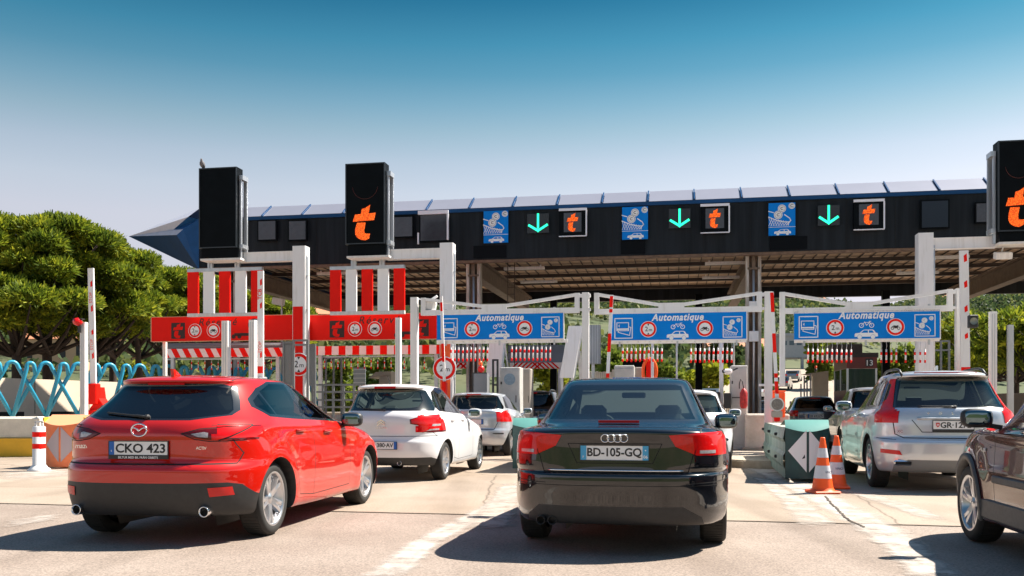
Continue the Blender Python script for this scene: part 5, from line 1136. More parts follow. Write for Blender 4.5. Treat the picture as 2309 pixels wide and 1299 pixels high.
def portal(px_post, ytop, bx0, bx1, by0, by1, by2, label, t_on, side_=1, hang=None, ghost=False, red_from=None, pole_col=None):
    u0, zt = uz(px_post[0], ytop, VP_); u1_, _ = uz(px_post[1], ytop, VP_); w = u1_-u0; uc = (u0+u1_)/2
    r = plaza('overhead_gantry', label, 'gantry', uc, VP_, 'portals with tall black boards')
    LL = lambda px, py, dv=0: (lambda q: (q[0]-uc, q[1]))(uz(px, py, VP_+dv))
    b = MB(); b.b2(-w/2, w/2, -.16, .16, 0, zt); b.build('post', M_white, r)
    b = MB(); b.b2(-w/2-.12, w/2+.12, -.28, .28, .15, .18); [b.b2(x-.02, x+.02, y-.02, y+.02, .18, .23) for x in (-w/2-.08, w/2+.08) for y in (-.22, .22)]; b.build('base_plate', M_alu, r)
    b = MB(); b.tube([(w/2+.03, -.08, .2), (w/2+.03, -.08, zt-.3), (w/2+.03, -.02, zt-.2)], .022, 8); [b.b2(w/2, w/2+.06, -.11, -.05, z, z+.03) for z in np.arange(1, zt-.4, .9)]; b.build('conduit', M_alu, r)
    if red_from:
        zr = uz(px_post[0], red_from, VP_)[1]; b = MB(); b.b2(-w/2+.015, w/2-.06, -.168, -.161, .02, zr); b.build('post_wrap', pole_col or M_sred, r)
    xa, za1 = LL(bx1 if side_ > 0 else bx0, by1 if False else 560); xb0, zb0 = LL(bx0, by1); xb1, zb1 = LL(bx1, by0)
    z_arm = zt-.12; b = MB()
    ends = (xb1+.05, -w/2) if side_ > 0 else (w/2, xb0-.05)
    b.b2(ends[0], ends[1], -.09, .09, z_arm-.24, z_arm-.02); b.b2(ends[0], ends[1], -.11, .11, z_arm-.02, z_arm); b.b2(ends[0], ends[1], -.11, .11, z_arm-.26, z_arm-.24); b.build('arm', M_white, r)
    # board
    dv = -.42; x0, z1 = LL(bx0, by0, dv); x1, z0 = LL(bx1, by1, dv); zl = LL(bx0, by2, dv)[1]
    b = MB(); b.b2(x0, x1, dv, dv+.34, z0, z1); bd = b.build('display_board', M_black, r)
    b = MB(); b.b2(x0+.05, x1+.02, dv+.03, dv+.34, zl, z0-.012); b.build('lower_box', M_black, r)
    b = MB(); 
    for a0, a1, c0, c1 in ((x0, x1, z1-.03, z1), (x0, x1, z0, z0+.03), (x0, x0+.03, z0+.03, z1-.03), (x1-.03, x1, z0+.03, z1-.03)): b.b2(a0, a1, dv-.02, dv-.001, c0, c1)
    b.build('board_rim', mat('rim_black', (.02, .025, .03), .3), bd)
    xs_ = x1+.01 if side_ > 0 else x0-.01; sg = side_
    b = MB(); b.b2(xs_, xs_+sg*.10, dv+.36, dv+.42, zl-.02, z1-.20); b.b2(xs_, xs_+sg*.05, dv+.12, dv+.2, zl-.02, z1-.22); b.b2(xs_, xs_+sg*.11, dv+.1, dv+.42, z1-.32, z1-.20); b.b2(xs_, xs_+sg*.11, dv+.1, dv+.42, z0+.0, z0+.1); b.build('board_bracket', M_alu, r)
    b = MB(); b.b2(x0+.03, x1+.1, dv+.0, .10, zl-.06, zl-.008); b.build('board_tray', M_dirty, r)
    if t_on:
        b = MB(); w_ = x1-x0; t_logo(b, face_M((x0+w_*.48, dv-.006, z0+(z1-z0)*.265)), w_*.62, (z1-z0)*.42, .004); b.build('lit_symbol', LED, bd)
        b = MB(); M = face_M((x0+w_*.5, dv-.004, z0+(z1-z0)*.72)); b.tube([M @ Vector((w_*.32*math.cos(a), w_*.32*math.sin(a), 0)) for a in [R(t) for t in range(185, 356, 10)]], .006, 4); b.build('ghost_ring', mat('ghost_red', (.09, .012, .006), .4), bd)
    if hang:
        hx0, hx1, hy0, hy1, hx_a, hx_b = hang; X0, Z1 = LL(hx0, hy0); X1, Z0 = LL(hx1, hy1)
        for hx in (hx_a, hx_b): xx = LL(hx, hy0)[0]; b = MB(); b.b2(xx-.07, xx-.02, -.04, .04, Z1, zl-.06); b.b2(xx+.02, xx+.07, -.04, .04, Z1, zl-.06); b.b2(xx-.02, xx+.02, -.02, .02, Z1, zl-.06); b.build('hanger', M_alu, r)
        b = MB(); b.b2(X0, X1, -.05, .05, Z1-.09, Z1); b.build('top_rail', M_alu, r); b = MB(); b.b2(X0, X1, -.05, .05, Z0, Z0+.09); b.build('bottom_rail', M_dirty, r)
        W_ = X1-X0; sw = W_*.145
        for k in range(5):
            xc = X0+sw/2+(W_-sw)*k/4; b = MB(); b.b2(xc-sw/2, xc+sw/2, -.035, .02, Z0+.09, Z1-.09); b.build('hanging_board', M_sred if k % 2 == 0 else M_swhite, r)
    return r, uc, w
pr1, uc1, w1 = portal((665, 693), 557, 449, 534, 380, 558, 583, 'first portal with an unlit black board and five striped boards hanging below', False, hang=(424, 592, 607, 712, 475, 536), red_from=693)
pr2, uc2, w2 = portal((995, 1024), 550, 779, 868, 370, 549, 577, 'second portal with an orange letter t on its black board', True, hang=(745, 913, 602, 708, 798, 862), red_from=764, pole_col=M_orange)
pr3, uc3, w3 = portal((2067, 2101), 528, 2250, 2345, 318, 520, 545, 'right portal with a black board cut by the right edge of the photo', True, side_=-1)
for pr, px, py, rr in ((pr1, 675, 822, 27), (pr2, 1003, 831, 27)):
    uu, zz = uz(px, py, VP_-.2); uc = uc1 if pr is pr1 else uc2
    d = rr/F*23.3; round_sign(pr, face_M((uu-uc, -.22, zz)), d*.95)
b = MB(); x, z = uz(2258, 578, VP_); x -= uc3; b.box((x, -.1, z), (.36, .22, .16), rx=R(14), bev=.015); b.tube([(x, 0, z+.08), (x+.05, 0, z+.25), (x+.3, 0, z+.32)], .02, 8); b.build('floodlight', M_dirty, pr3)
# the pigeon on the first board
u, z = uz(458, 381, VP_-.3)
r = plaza('bird', 'small grey pigeon perched on top of the first black board', 'bird', u, VP_-.30, None, z)
b = MB(); b.sm = True; b.tube([(.0, .10, -.04), (0, .05, .03), (0, .0, .075), (0, -.05, .12), (0, -.075, .165), (0, -.085, .20), (0, -.09, .235), (0, -.10, .255)], [.006, .03, .062, .070, .055, .030, .030, .012], 12); b.tube([(0, -.10, .228), (0, -.145, .215)], [.010, .002], 6)
for s in (-1, 1): b.tube([(s*.02, -.01, .04), (s*.022, -.01, .0)], .005, 5)
b.build('body', mat('feather_grey', (.16, .15, .16), .8, var=.4, scale=25), r)

# ---- red lane signs
def red_sign(px0, px1, y0, y1, v, label, w_real=None):
    (u0, zt), (u1_, zb) = uz(px0, y0, v), uz(px1, y1, v); w, h = u1_-u0, zt-zb; uc = (u0+u1_)/2
    r = plaza('reserved_lane_sign', label, 'sign', uc, v, 'red reserved lane signs', 0); b = MB(); b.b2(-w/2, w/2, 0, .10, zb, zt); b.build('panel', M_sred, r)
    b = MB()
    for a in (-w/2, w/2-.02): b.b2(a, a+.02, -.006, .106, zb-.006, zt+.006)
    b.b2(-w/2+.02, w/2-.02, -.006, .106, zt, zt+.012); b.b2(-w/2+.02, w/2-.02, -.006, .106, zb-.012, zb); b.build('edge_strip', mat('edge_yellow', (.75, .42, .25), .5), r)
    X = lambda f: -w/2+f*w; M = face_M((0, 0, zb))
    k = MB(); rd = MB(); 
    for f in (.195, .745):
        s_ = h*.66; xc = X(f); poly2(k, M, [(xc-s_/2*.93, h*.10), (xc+s_/2*.93, h*.10), (xc+s_/2*.93, h*.10+s_), (xc-s_/2*.93, h*.10+s_)], .003); t_logo(rd, face_M((xc, -.004, zb+h*.10+s_/2)), s_*.72, s_*.92, .003)
    put_text(k, 'Réservé', M @ Matrix.Translation((X(.47), h*.63, .003)), h*.42, shear=.25, bold=.008, spacing=1.25)
    # lorry and trailer outline
    xl = X(.60); poly2(k, M, [(xl-.05, h*.18), (xl+.42, h*.18), (xl+.42, h*.30), (xl-.05, h*.30)], .003); poly2(k, M, [(xl+.38, h*.20), (xl+.62, h*.20), (xl+.62, h*.62), (xl+.50, h*.66), (xl+.38, h*.52)], .0034)
    for q in (-.07, .1, .5): disc(k, M, xl+q, h*.16, h*.09, .003, 14)
    k.build('black_symbols', mat('faded_black', (.035, .010, .008), .6), r, keep=True); rd.build('t_symbols', M_sred, r)
    round_sign(r, face_M((X(.315), -.0, zb+h*.42)), h*.27, name='round_symbol'); round_sign(r, face_M((X(.445), -.0, zb+h*.42)), h*.27, moto=True, name='round_symbol')
    return r, uc, w, zb, zt
rs1 = red_sign(340, 664, 716, 766, VP_+.25, 'red reserved lane sign below the first striped panel')
rs2 = red_sign(694, 1040, 711, 763, VP_+.25, 'red reserved lane sign below the second striped panel, its right end behind a blue sign')
b = MB(); b.bar((-rs1[2]/2+.25, .3, 0), (-rs1[2]/2+.25, .3, rs1[3]), .09); b.build('support_post', M_dirty, rs1[0])

# ---- white frames with blue signs and hanging rods
VG = 21.0
M_wirew = mat('rod_white', (.82, .80, .80), .5)
def blue_sign(px0, px1, y0, y1, v, label):
    (u0, zt), (u1_, zb) = uz(px0, y0, v), uz(px1, y1, v); w, h = u1_-u0, zt-zb; uc = (u0+u1_)/2
    r = plaza('automatic_lane_sign', label, 'sign', uc, v, 'blue Automatique signs', 0)
    b = MB(); b.b2(-w/2, w/2, 0, .05, zb, zt); b.build('panel', M_sblue, r); b = MB(); b.b2(-w/2, w/2, -.012, .05, zt, zt+.03); b.b2(-w/2, w/2, -.012, .05, zb-.03, zb); b.b2(w/2, w/2+.02, -.012, .05, zb-.03, zt+.03); b.build('panel_frame', M_white, r)
    M = face_M((0, 0, zb)); X = lambda f: -w/2+f*w; Y = lambda g: g*h; wt, bl, dk = MB(), MB(), MB()
    tv, tf = text_geo('Automatique', 1.0, shear=.25, bold=.030, spacing=1.12); x0 = min(p.x for p in tv); x1 = max(p.x for p in tv); tw = w*.385; s_ = h*.36
    wt.add([M @ Vector((X(.5)-tw/2+(p.x-x0)/(x1-x0)*tw, Y(.72)+p.y*s_, .003)) for p in tv], tf)
    # tickets
    def R2(fx0, fx1, g0, g1, lw=.018): line2(wt, M, [(X(fx0), Y(g0)), (X(fx1), Y(g0)), (X(fx1), Y(g1)), (X(fx0), Y(g1)), (X(fx0), Y(g0))], lw, .003)
    R2(.035, .165, .08, .82, .02); R2(.050, .138, .36, .66, .016); line2(wt, M, [(X(.052), Y(.42)), (X(.136), Y(.42))], .03, .004); poly2(wt, M, [(X(.062), Y(.54)), (X(.070), Y(.48)), (X(.070), Y(.60))], .004)
    line2(wt, M, [(X(.062), Y(.34)), (X(.06), Y(.30)), (X(.145), Y(.18)), (X(.155), Y(.48)), (X(.140), Y(.50))], .015, .0036)
    # car with bicycle
    car_icon(wt, M, X(.50), Y(.205), w*.158, h*.31, .003, bl)
    for x in (-.035, .035): disc(wt, M, X(.503+x), Y(.475), h*.085, .003, 18, h*.062)
    for P in ([(-.035, .475), (-.014, .58), (.022, .58), (.0, .475), (-.014, .60)], [(.035, .475), (.018, .615), (.030, .615)]): line2(wt, M, [(X(.503+a), Y(c)) for a, c in P], .012, .0034)
    coins(wt, dk, M, w*.125, h*.70, .003, X(.835), Y(.09)); R2(.833, .968, .07, .82, .018)
    wt.build('white_symbols', M_swhite, r, keep=True); bl.build('car_windows', M_sblue, r, keep=True); dk.build('euro_marks', mat('coin_grey', (.25, .3, .4), .5), r, keep=True)
    round_sign(r, face_M((X(.285), 0, zb+h*.40)), h*.285, name='round_symbol'); round_sign(r, face_M((X(.70), 0, zb+h*.40)), h*.285, moto=True, name='round_symbol')
    for f in (.07, .5, .93): b = MB(); b.b2(X(f)-.025, X(f)+.025, .01, .04, zt+.03, zt+.12); b.b2(X(f)-.02, X(f)+.02, .01, .04, zb-.14, zb-.03); b.build('clamp', M_alu, r)
def rod(parent, x, z0, z1, ztop, y=0, rr=.018):
    b = MB(); b.tube([(x, y, z0), (x, y, z1)], rr, 8); o = b.build('hanging_rod', M_wirew, parent)
    b = MB()
    h = z1-z0
    for a, c in ((.0, .20), (.58, .80)): b.tube([(x, y, z0+a*h-.001), (x, y, z0+c*h)], rr+.002, 8)
    b.build('red_band', M_sred, o); b = MB(); b.tube([(x, y, z1), (x+.01, y, (z1+ztop)/2), (x, y, ztop)], .005, 4); b.build('chain', M_alu, o)
def frame(posts, px0, px1, ymid, ytopl, ytopr, label, gz, rods, gy, v=VG, extra=None):
    u0 = uz(px0, 700, v)[0]; u1_ = uz(px1, 700, v)[0]; uc = (u0+u1_)/2; Zc = lambda px, py: (uz(px, py, v)[0]-uc, uz(px, py, v)[1])
    r = plaza('white_gantry_frame', label, 'gantry', uc, v, 'white frames carrying the blue signs')
    for p0, p1, yt in posts: x0, zt = Zc(p0, yt); x1, _ = Zc(p1, yt); b = MB(); b.b2(x0, x1, -.07, .09, 0, zt); b.build('post', mat('post_white', (.70, .69, .68), .5, col2=(.82, .81, .80), scale=2, stretch=(3, 3, .4), bump=.05), r)
    xl, zl = Zc(px0, ytopl); xr, zr = Zc(px1, ytopr); xm, zm = Zc((px0+px1)/2, ymid); t = .13; zb_ = zm-.06
    b = MB(); b.b2(xl, xr, -.05, .05, zb_-.10, zb_+.02); b.build('beam', M_white, r)
    b = MB(); b.b2(xl, xl+.11, -.045, .045, zb_+.02, zl); b.b2(xr-.11, xr, -.045, .045, zb_+.02, zr); b.build('upright', M_white, r)
    q0, q1 = xl+(xr-xl)*.39, xl+(xr-xl)*.545; b = MB(); b.b2(q0, q1, -.046, .046, zb_+.02, zm+.07)
    b.bar((xl+.11, 0, zl-.04), (q0, 0, zm+.035), .08, .07); b.bar((q1, 0, zm+.035), (xr-.11, 0, zr-.04), .08, .07); b.build('brace', M_white, r)
    b = MB(); b.b2(xr, xr+.25, -.03, .03, zr-.10, zr-.02); b.b2(xr, xr+.25, -.03, .03, zb_-.06, zb_); b.build('post_link', M_white, r)
    # gauge bar with rods
    gx0, gz0 = Zc(gy[0], gy[2]); gx1, _ = Zc(gy[1], gy[2])
    g = plaza('height_gauge', gz, 'height gauge', uc, v, 'height gauges with hanging rods'); b = MB(); b.b2(gx0, gx1, -.02, .03, gz0-.04, gz0+.04); b.build('gauge_bar', M_white, g)
    for k in range(12): b = MB(); x = gx0+(gx1-gx0)*(k+.5)/12; b.tube([(x, -.021, gz0), (x, -.03, gz0)], .012, 6); b.build('bolt', M_alu, g)
    for p, ya, yb in rods: x, z1 = Zc(p, ya); _, z0 = Zc(p, yb); rod(g, x, z0, z1, gz0-.04, .0)
    return r, uc
R1 = [(p, 783+random.uniform(-2, 1), 815) for p in (1017, 1025.5, 1034, 1043.5, 1053, 1062, 1071.5, 1081, 1090, 1099)]+[(1154+k*9.6, 781+random.uniform(-1, 2), 814) for k in range(10)]
R2_ = [(1404+k*9.8, 784+random.uniform(-1, 2), 816) for k in range(10)]+[(1558+k*10.2, 785+random.uniform(-1, 2), 818) for k in range(10)]
R3 = [(1822+k*10.8, 787+random.uniform(-1, 2), 818) for k in range(10)]+[(p, 788, 818) for p in (1987, 1998.5, 2010, 2021, 2042, 2063, 2075, 2086)]
frame([(927, 942, 671)], 950, 1307, 693, 672, 661, 'white frame above the left blue sign with one post on its left', 'height gauge bar with red and white rods below the left blue sign', R1, (985, 1280, 772))
frame([(1313, 1328, 660)], 1340, 1718, 690, 661, 658, 'white frame above the middle blue sign', 'height gauge bar with red and white rods below the middle blue sign', R2_, (1377, 1683, 772))
frame([(1724, 1741, 658), (2155, 2169, 651)], 1758, 2148, 688, 659, 652, 'white frame above the right blue sign between two posts', 'height gauge bar with red and white rods below the right blue sign', R3, (1791, 2118, 769))
x_, _ = uz(1764, 700, VG)
r = plaza('white_frame_leg', 'slim white leg below the left corner of the right frame', 'post', x_, VG); b = MB(); b.b2(-.055, .055, -.045, .045, 1.65, uz(1764, 694, VG)[1]-.0); b.build('leg', M_white, r)
b = MB(); b.b2(-.50, .06, -.03, .03, 1.60, 1.65); b.build('foot_bracket', M_white, r)
blue_sign(985, 1270, 709, 763, VG-.05, 'blue Automatique sign over the left lane, overlapping the red sign')
blue_sign(1376, 1683, 708, 764, VG-.05, 'blue Automatique sign over the middle lane, straight above the black saloon')
blue_sign(1791, 2119, 703, 762, VG-.05, 'blue Automatique sign over the right lane, above the silver grey estate')
# floodlight on top of the left frame post
u, z = uz(965, 688, VG); r = plaza('floodlight', 'white floodlight seen from behind on the left frame post', 'floodlight', u, VG+.1, None, z); b = MB(); b.box((0, 0, 0), (.34, .22, .26), bev=.05, ry=R(12)); b.build('housing', M_dirty, r); b = MB(); b.bar((-.1, 0, .12), (-.35, 0, .19), .03); b.bar((0, 0, .1), (.2, 0, .22), .05); b.build('bracket', M_white, r)

# ================================================================ barriers, posts and street furniture
def simple_post(px0, px1, ytop, v, label, z0=0.0, group='tall white posts', m=None, cap=True, name='guard_post'):
    u0, zt = uz(px0, ytop, v); u1_, _ = uz(px1, ytop, v); w = u1_-u0; r = plaza(name, label, 'post', (u0+u1_)/2, v, group, 0)
    b = MB(); b.b2(-w/2, w/2, -w/2, w/2, z0, zt); b.build('post', m or M_white, r); b = MB()
    for x in (-w*.28, w*.1): b.b2(x, x+w*.1, -w/2-.006, -w/2-.001, z0+.05, zt-.05)
    b.build('groove', M_alu, r)
    return r, w, zt
def arm_barrier(pxb, yb, pxt, yt, wpx, v, label, marks, lean=0.0, w2=.05, group='raised barrier arms', txt=False):
    """raised barrier arm; marks: (y0,y1,style)"""
    ub, zb = uz(pxb, yb, v); ut, zt = uz(pxt, yt, v); w = wpx/F*v; r = plaza('barrier_arm', label, 'barrier', ub, v, group, 0)
    b = MB(); zb = max(zb, .5); b.bar((0, 0, zb), (ut-ub, 0, zt), w, w2); o = b.build('arm', M_white, r); k = MB()
    X = lambda z: (ut-ub)*(z-zb)/(zt-zb)
    for y0, y1, st in marks:
        z1, z0 = uz(pxt, y0, v)[1], uz(pxt, y1, v)[1]; z0 = max(z0, zb+.01)
        if st == 'f': k.add([(X(z0)-w*.505, -w2/2-.002, z0), (X(z0)+w*.505, -w2/2-.002, z0), (X(z1)+w*.505, -w2/2-.002, z1), (X(z1)-w*.505, -w2/2-.002, z1)], [(0, 1, 2, 3)])
        elif st == 'd': k.add([(X(z0)-w*.02, -w2/2-.002, z0), (X(z0)+w*.32, -w2/2-.002, z0+.03), (X(z1)+w*.28, -w2/2-.002, z1+.02), (X(z1)-w*.06, -w2/2-.002, z1-.03)], [(0, 1, 2, 3)])
        elif st == 't': put_text(k, 'TCB', face_M((X((z0+z1)/2)+.03, -w2/2-.003, (z0+z1)/2), (0, 0, 1), (-1, 0, 0)), .13, bold=.02)
        elif st == 's': put_text(k, 'STOP', face_M((X((z0+z1)/2)+.03, -w2/2-.003, (z0+z1)/2), (0, 0, 1), (-1, 0, 0)), .11)
    k.build('red_marking', M_sred, o, keep=True)
    b = MB(); b.box((0, .02, zb-.25), (w*1.6, .2, .5), bev=.02); b.box((0, .12, zb*.35), (w*2.2, .4, max(.3, zb*.7-.25)), bev=.02); b.build('pivot_housing', M_sred if not txt else M_alu, r)
    return r
# left barrier: post, lamp, arm, red base
simple_post(184, 195, 727, 19.6, 'white post with a red lamp on top beside the left barrier arm'); u, z = uz(184, 727, 19.6); r = plaza('warning_lamp', 'red lamp with a dark hood on top of the leftmost white post', 'lamp', u, 19.45, None, z); b = MB(); b.sm = True; b.lathe([(0, -.09), (.08, -.08), (.095, 0), (.08, .07), (0, .10)], Matrix.Rotation(R(90), 4, 'X'), 18); b.build('lens', M_light, r); b = MB(); b.b2(-.11, .11, -.02, .12, .06, .08); b.b2(-.015, .05, .02, .06, -.25, .0); b.build('hood', M_plast, r)
ra = arm_barrier(211, 865, 205, 605, 15, 20.2, 'raised white barrier arm with small red diamonds at the left', [(634, 648, 'd'), (689, 704, 'd'), (744, 756, 'd'), (796, 810, 'd'), (660, 684, 's'), (765, 790, 's')])
b = MB(); b.prism([(-.22, .75), (.32, .75), (.32, .95), (.20, 1.12), (.02, 1.35), (-.02, 1.62), (-.12, 1.62), (-.14, 1.2), (-.22, 1.1)], Matrix.Translation((.1, .02, 0)) @ Matrix.Rotation(R(90), 4, 'X'), -.30); b.build('arm_cradle', M_sred, ra)
b = MB(); b.box((.15, .18, .38), (.62, .42, .76), bev=.02); b.build('cabinet', mat('cabinet_grey', (.22, .21, .21), .5, var=.1), ra)
b = MB(); b.b2(.0, .22, -.29, -.285, 1.0, 1.1); b.build('white_plate', M_swhite, ra) if False else None
arm_barrier(588, 850, 588, 611, 14.5, 19.8, 'raised white barrier arm with TCB lettering in front of the first striped panel', [(630, 645, 'd'), (655, 673, 't'), (683, 697, 'd'), (776, 790, 's'), (794, 808, 'd'), (826, 842, 'f')], txt=True)
u, z = uz(575, 733, 19.9); r = plaza('traffic_light', 'round black traffic light seen between a white post and the TCB barrier arm', 'traffic light', u, 19.95, None, z); b = MB(); b.sm = True; b.lathe([(0, .0), (.12, .0), (.15, -.05), (.145, -.10), (.10, -.09), (0, -.08)], Matrix.Rotation(R(90), 4, 'X') @ Matrix.Rotation(R(180), 4, 'X'), 22); b.build('lens_housing', M_plast, r); b = MB(); b.b2(.10, .16, -.02, .05, -.22, .20); b.build('bracket', M_plast, r)
simple_post(503, 517, 724, 19.4, 'white post in front of the letters of the first red sign')
simple_post(564, 577, 722, 19.6, 'white post directly left of the TCB barrier arm')
simple_post(893, 904, 717, 20.0, 'white post standing in front of the second red sign')
RW = [(668, 700, 'f'), (700, 720, 'f'), (780, 815, 'f')]
arm_barrier(1377-7, 856, 1379.5, 665, 7.5, 20.6, 'thin red and white barrier arm at the left end of the middle blue sign', [(668, 693, 'f'), (697, 705, 'f'), (752, 794, 'f'), (842, 852, 'f')], w2=.04)
arm_barrier(1752, 898, 1740, 658, 7.5, 20.5, 'thin red and white barrier arm beside the post above the round grey lamp', [(660, 704, 'f'), (752, 795, 'f'), (842, 852, 'f'), (860, 888, 'f')], w2=.04)
arm_barrier(1002, 860, 995, 668, 6, 20.3, 'thin red and white barrier arm in front of the second two metre sign', [(682, 702, 'f'), (775, 816, 'f')], w2=.04, group='raised barrier arms')
arm_barrier(2177, 850, 2173, 565, 18, 20.6, 'raised white barrier arm with red diamonds right of the right blue sign', [(574, 592, 'd'), (634, 650, 'd'), (690, 705, 'd'), (752, 765, 'd'), (828, 846, 'f')])
u, z = uz(2190, 726, 20.3); r = plaza('traffic_light', 'dark traffic light box with a pale lens right of the right white post', 'traffic light', u, 20.2, None, z); b = MB(); b.box((0, 0, 0), (.17, .16, .26), bev=.015); b.build('housing', M_plast, r); b = MB(); b.lathe([(0, .0), (.07, .0), (.075, .02)], Matrix.Translation((-.01, -.085, 0)) @ Matrix.Rotation(R(90), 4, 'X'), 18); b.build('lens', mat('lens_grey', (.22, .24, .2), .2), r, keep=True)
simple_post(2231, 2246, 703, 21.0, 'tall white post right of the traffic light'); simple_post(2272, 2284, 733, 22.0, 'shorter grey post near the right edge', m=M_alu)
simple_post(1524, 1528, 766, 24.0, 'thin white pole below the left part of the middle blue sign', group='thin poles'); simple_post(1468, 1474, 766, 23.0, 'thin white pole beside the life ring', group='thin poles'); simple_post(1622, 1631, 768, 22.4, 'white pole below the right end of the middle blue sign', group='thin poles')
# round grey lamp on the block, orange box, cabinets
def disc_lamp(px, py, rpx, v, label):
    u, z = uz(px, py, v); rr = rpx/F*v; r = plaza('round_signal_lamp', label, 'lamp', u, v, None, z); b = MB(); b.sm = True; A = Matrix.Rotation(R(90), 4, 'X')
    b.lathe([(rr*.82, .05), (rr, .07), (rr*1.02, -.08), (rr*.5, -.14), (0, -.15)], A, 28); b.build('housing', M_dirty, r); b = MB(); b.lathe([(0, .05), (rr*.5, .056), (rr*.84, .045)], A, 24); b.build('lens', mat('lens_dark', (.20, .17, .15), .35, var=.3, scale=30), r, keep=True); b = MB(); b.box((0, .02, -rr-.06), (.22, .16, .14), bev=.02); b.build('foot', M_conc, r)
disc_lamp(1752, 912, 15, 20.4, 'round grey signal lamp on the white concrete block')
u, z = uz(1757, 917, 20.9); r = plaza('orange_box', 'orange box behind the round grey lamp', 'box', u, 21.3, None, z-.28); b = MB(); b.box((0, 0, .32), (.32, .25, .56), bev=.02); b.build('case', M_orange, r); b = MB(); b.box((0, 0, .62), (.34, .27, .03), bev=.008); b.build('lid', M_orange, r)
def cabinet(px0, px1, y0, y1, v, label, m=None, emblem=False, split=None, z0=0.15, dep=.55):
    (u0, zt), (u1_, zb) = uz(px0, y0, v), uz(px1, y1, v); w = u1_-u0; r = plaza('equipment_cabinet', label, 'cabinet', (u0+u1_)/2, v+dep/2, 'grey equipment cabinets', 0); m = m or mat('cabinet_pale', (.46, .45, .43), .55, var=.1, scale=6, bump=.04)
    b = MB(); b.box((0, 0, (zt+z0)/2), (w, dep, zt-z0), bev=.02); b.build('case', m, r); b = MB(); b.box((0, -dep/2-.008, (zt+z0)/2+.02), (w*.86, .014, (zt-z0)*.9), bev=.004); d = b.build('door', m, r)
    b = MB(); [b.b2(-w*.46, -w*.38, -dep/2-.03, -dep/2-.014, z0+(zt-z0)*t, z0+(zt-z0)*t+.07) for t in (.2, .78)]; b.b2(w*.30, w*.34, -dep/2-.03, -dep/2-.016, (zt+z0)/2+.1, (zt+z0)/2+.28); b.build('hinges', M_plast, d)
    if emblem: b = MB(); disc(b, face_M((0, -dep/2-.016, zt-(zt-zb)*.62)), 0, 0, .15, .004); b.build('round_sticker', mat('sticker_blue', (.22, .30, .36), .5, var=.2, scale=20), d)
    if split: b = MB(); b.b2(-w*.44, w*.44, -dep/2-.02, -dep/2-.015, split, split+.02); b.build('door_gap', M_seam, d)
    return r, w, zt
cabinet(1127, 1172, 828, 872, 23.5, 'pale grey cabinet with a round blue sticker beyond the silver hatchback', emblem=True); cabinet(1174, 1196, 831, 872, 24.4, 'narrow beige cabinet right of the one with the round sticker', m=mat('cabinet_beige', (.36, .32, .28), .6))
cabinet(1385, 1430, 824, 858, 24.0, 'pale grey cabinet seen just above the black saloon roof'); cabinet(1432, 1448, 828, 858, 24.6, 'narrow grey cabinet beside the red life ring', m=mat('cabinet_beige', (.4, .36, .33), .6))
cb, cw, cz = cabinet(1648, 1686, 824, 935, 22.2, 'tall grey cabinet with a red extinguisher hung on its front', split=1.35)
u, z = uz(1677, 900, 22.0); r = plaza('fire_extinguisher', 'red fire extinguisher cover hanging on the tall grey cabinet', 'extinguisher', u, 22.0, None, z-.2); b = MB(); b.sm = True; b.lathe([(0, -.02), (.06, -.015), (.085, .04), (.088, .34), (.05, .42), (.02, .45)], None, 18); b.build('cylinder', mat('extinguisher_red', (.40, .02, .02), .5, var=.5, scale=14), r); b = MB(); b.tube([(0, 0, .44), (-.03, -.02, .60), (-.07, -.02, .66), (-.10, -.02, .55), (-.10, -.02, .44)], .012, 6); b.build('hose', M_plast, r)
u, z = uz(1641, 838, 21.6); r = plaza('security_camera', 'small white security camera left of the tall grey cabinet', 'camera', u, 21.6, None, z); b = MB(); b.box((0, -.03, 0), (.2, .16, .13), bev=.04); b.build('housing', M_white, r); b = MB(); b.lathe([(0, 0), (.045, 0), (.045, .02)], Matrix.Translation((-.09, -.08, 0)) @ Matrix.Rotation(R(70), 4, 'X'), 12); b.build('lens', M_plast, r); b = MB(); b.bar((.05, 0, 0), (.22, .1, .08), .03); b.build('bracket', M_plast, r)
r = plaza('traffic_light', 'small dark traffic light on the white pole above the white car', 'traffic light', *uz(1627, 905, 22.1)[:1], 22.1, None, uz(1627, 925, 22.1)[1]); b = MB(); b.box((-.13, 0, .2), (.2, .14, .45), bev=.02); b.build('housing', M_plast, r); b = MB(); b.box((.13, 0, .22), (.16, .14, .36), bev=.02); b.build('push_button_box', M_plast, r)
# life ring post
u, z = uz(1465, 838, 24.5); r = plaza('life_ring', 'orange red ring hanging on a red post above the black saloon', 'ring', u, 24.4, None, z); b = MB(); b.tube([(.17*math.cos(a), 0, .33*math.sin(a)) for a in [2*math.pi*k/20 for k in range(21)]], .045, 8, caps=False); b.build('ring', M_orange, r); b = MB(); b.b2(-.09, .09, .05, .1, -.35, .35); b.build('red_panel', M_sred, r)
for px0, px1, lb in ((1412, 1428, 'dark red signal box behind the rods, left of a pair'), (1439, 1453, 'dark red signal box behind the rods, right of a pair')):
    (u0, zt), (u1_, zb) = uz(px0, 797, 29), uz(px1, 813, 29); r = plaza('signal_box', lb, 'box', (u0+u1_)/2, 29, None, zb); w = u1_-u0; b = MB(); b.box((0, 0, (zt-zb)/2), (w, .15, zt-zb), bev=.01); b.build('case', mat('dark_red', (.35, .008, .012), .5), r); b = MB(); b.b2(-w/2-.1, w/2+.1, -.02, .05, -.32, -.01); b.build('bracket', M_black, r)
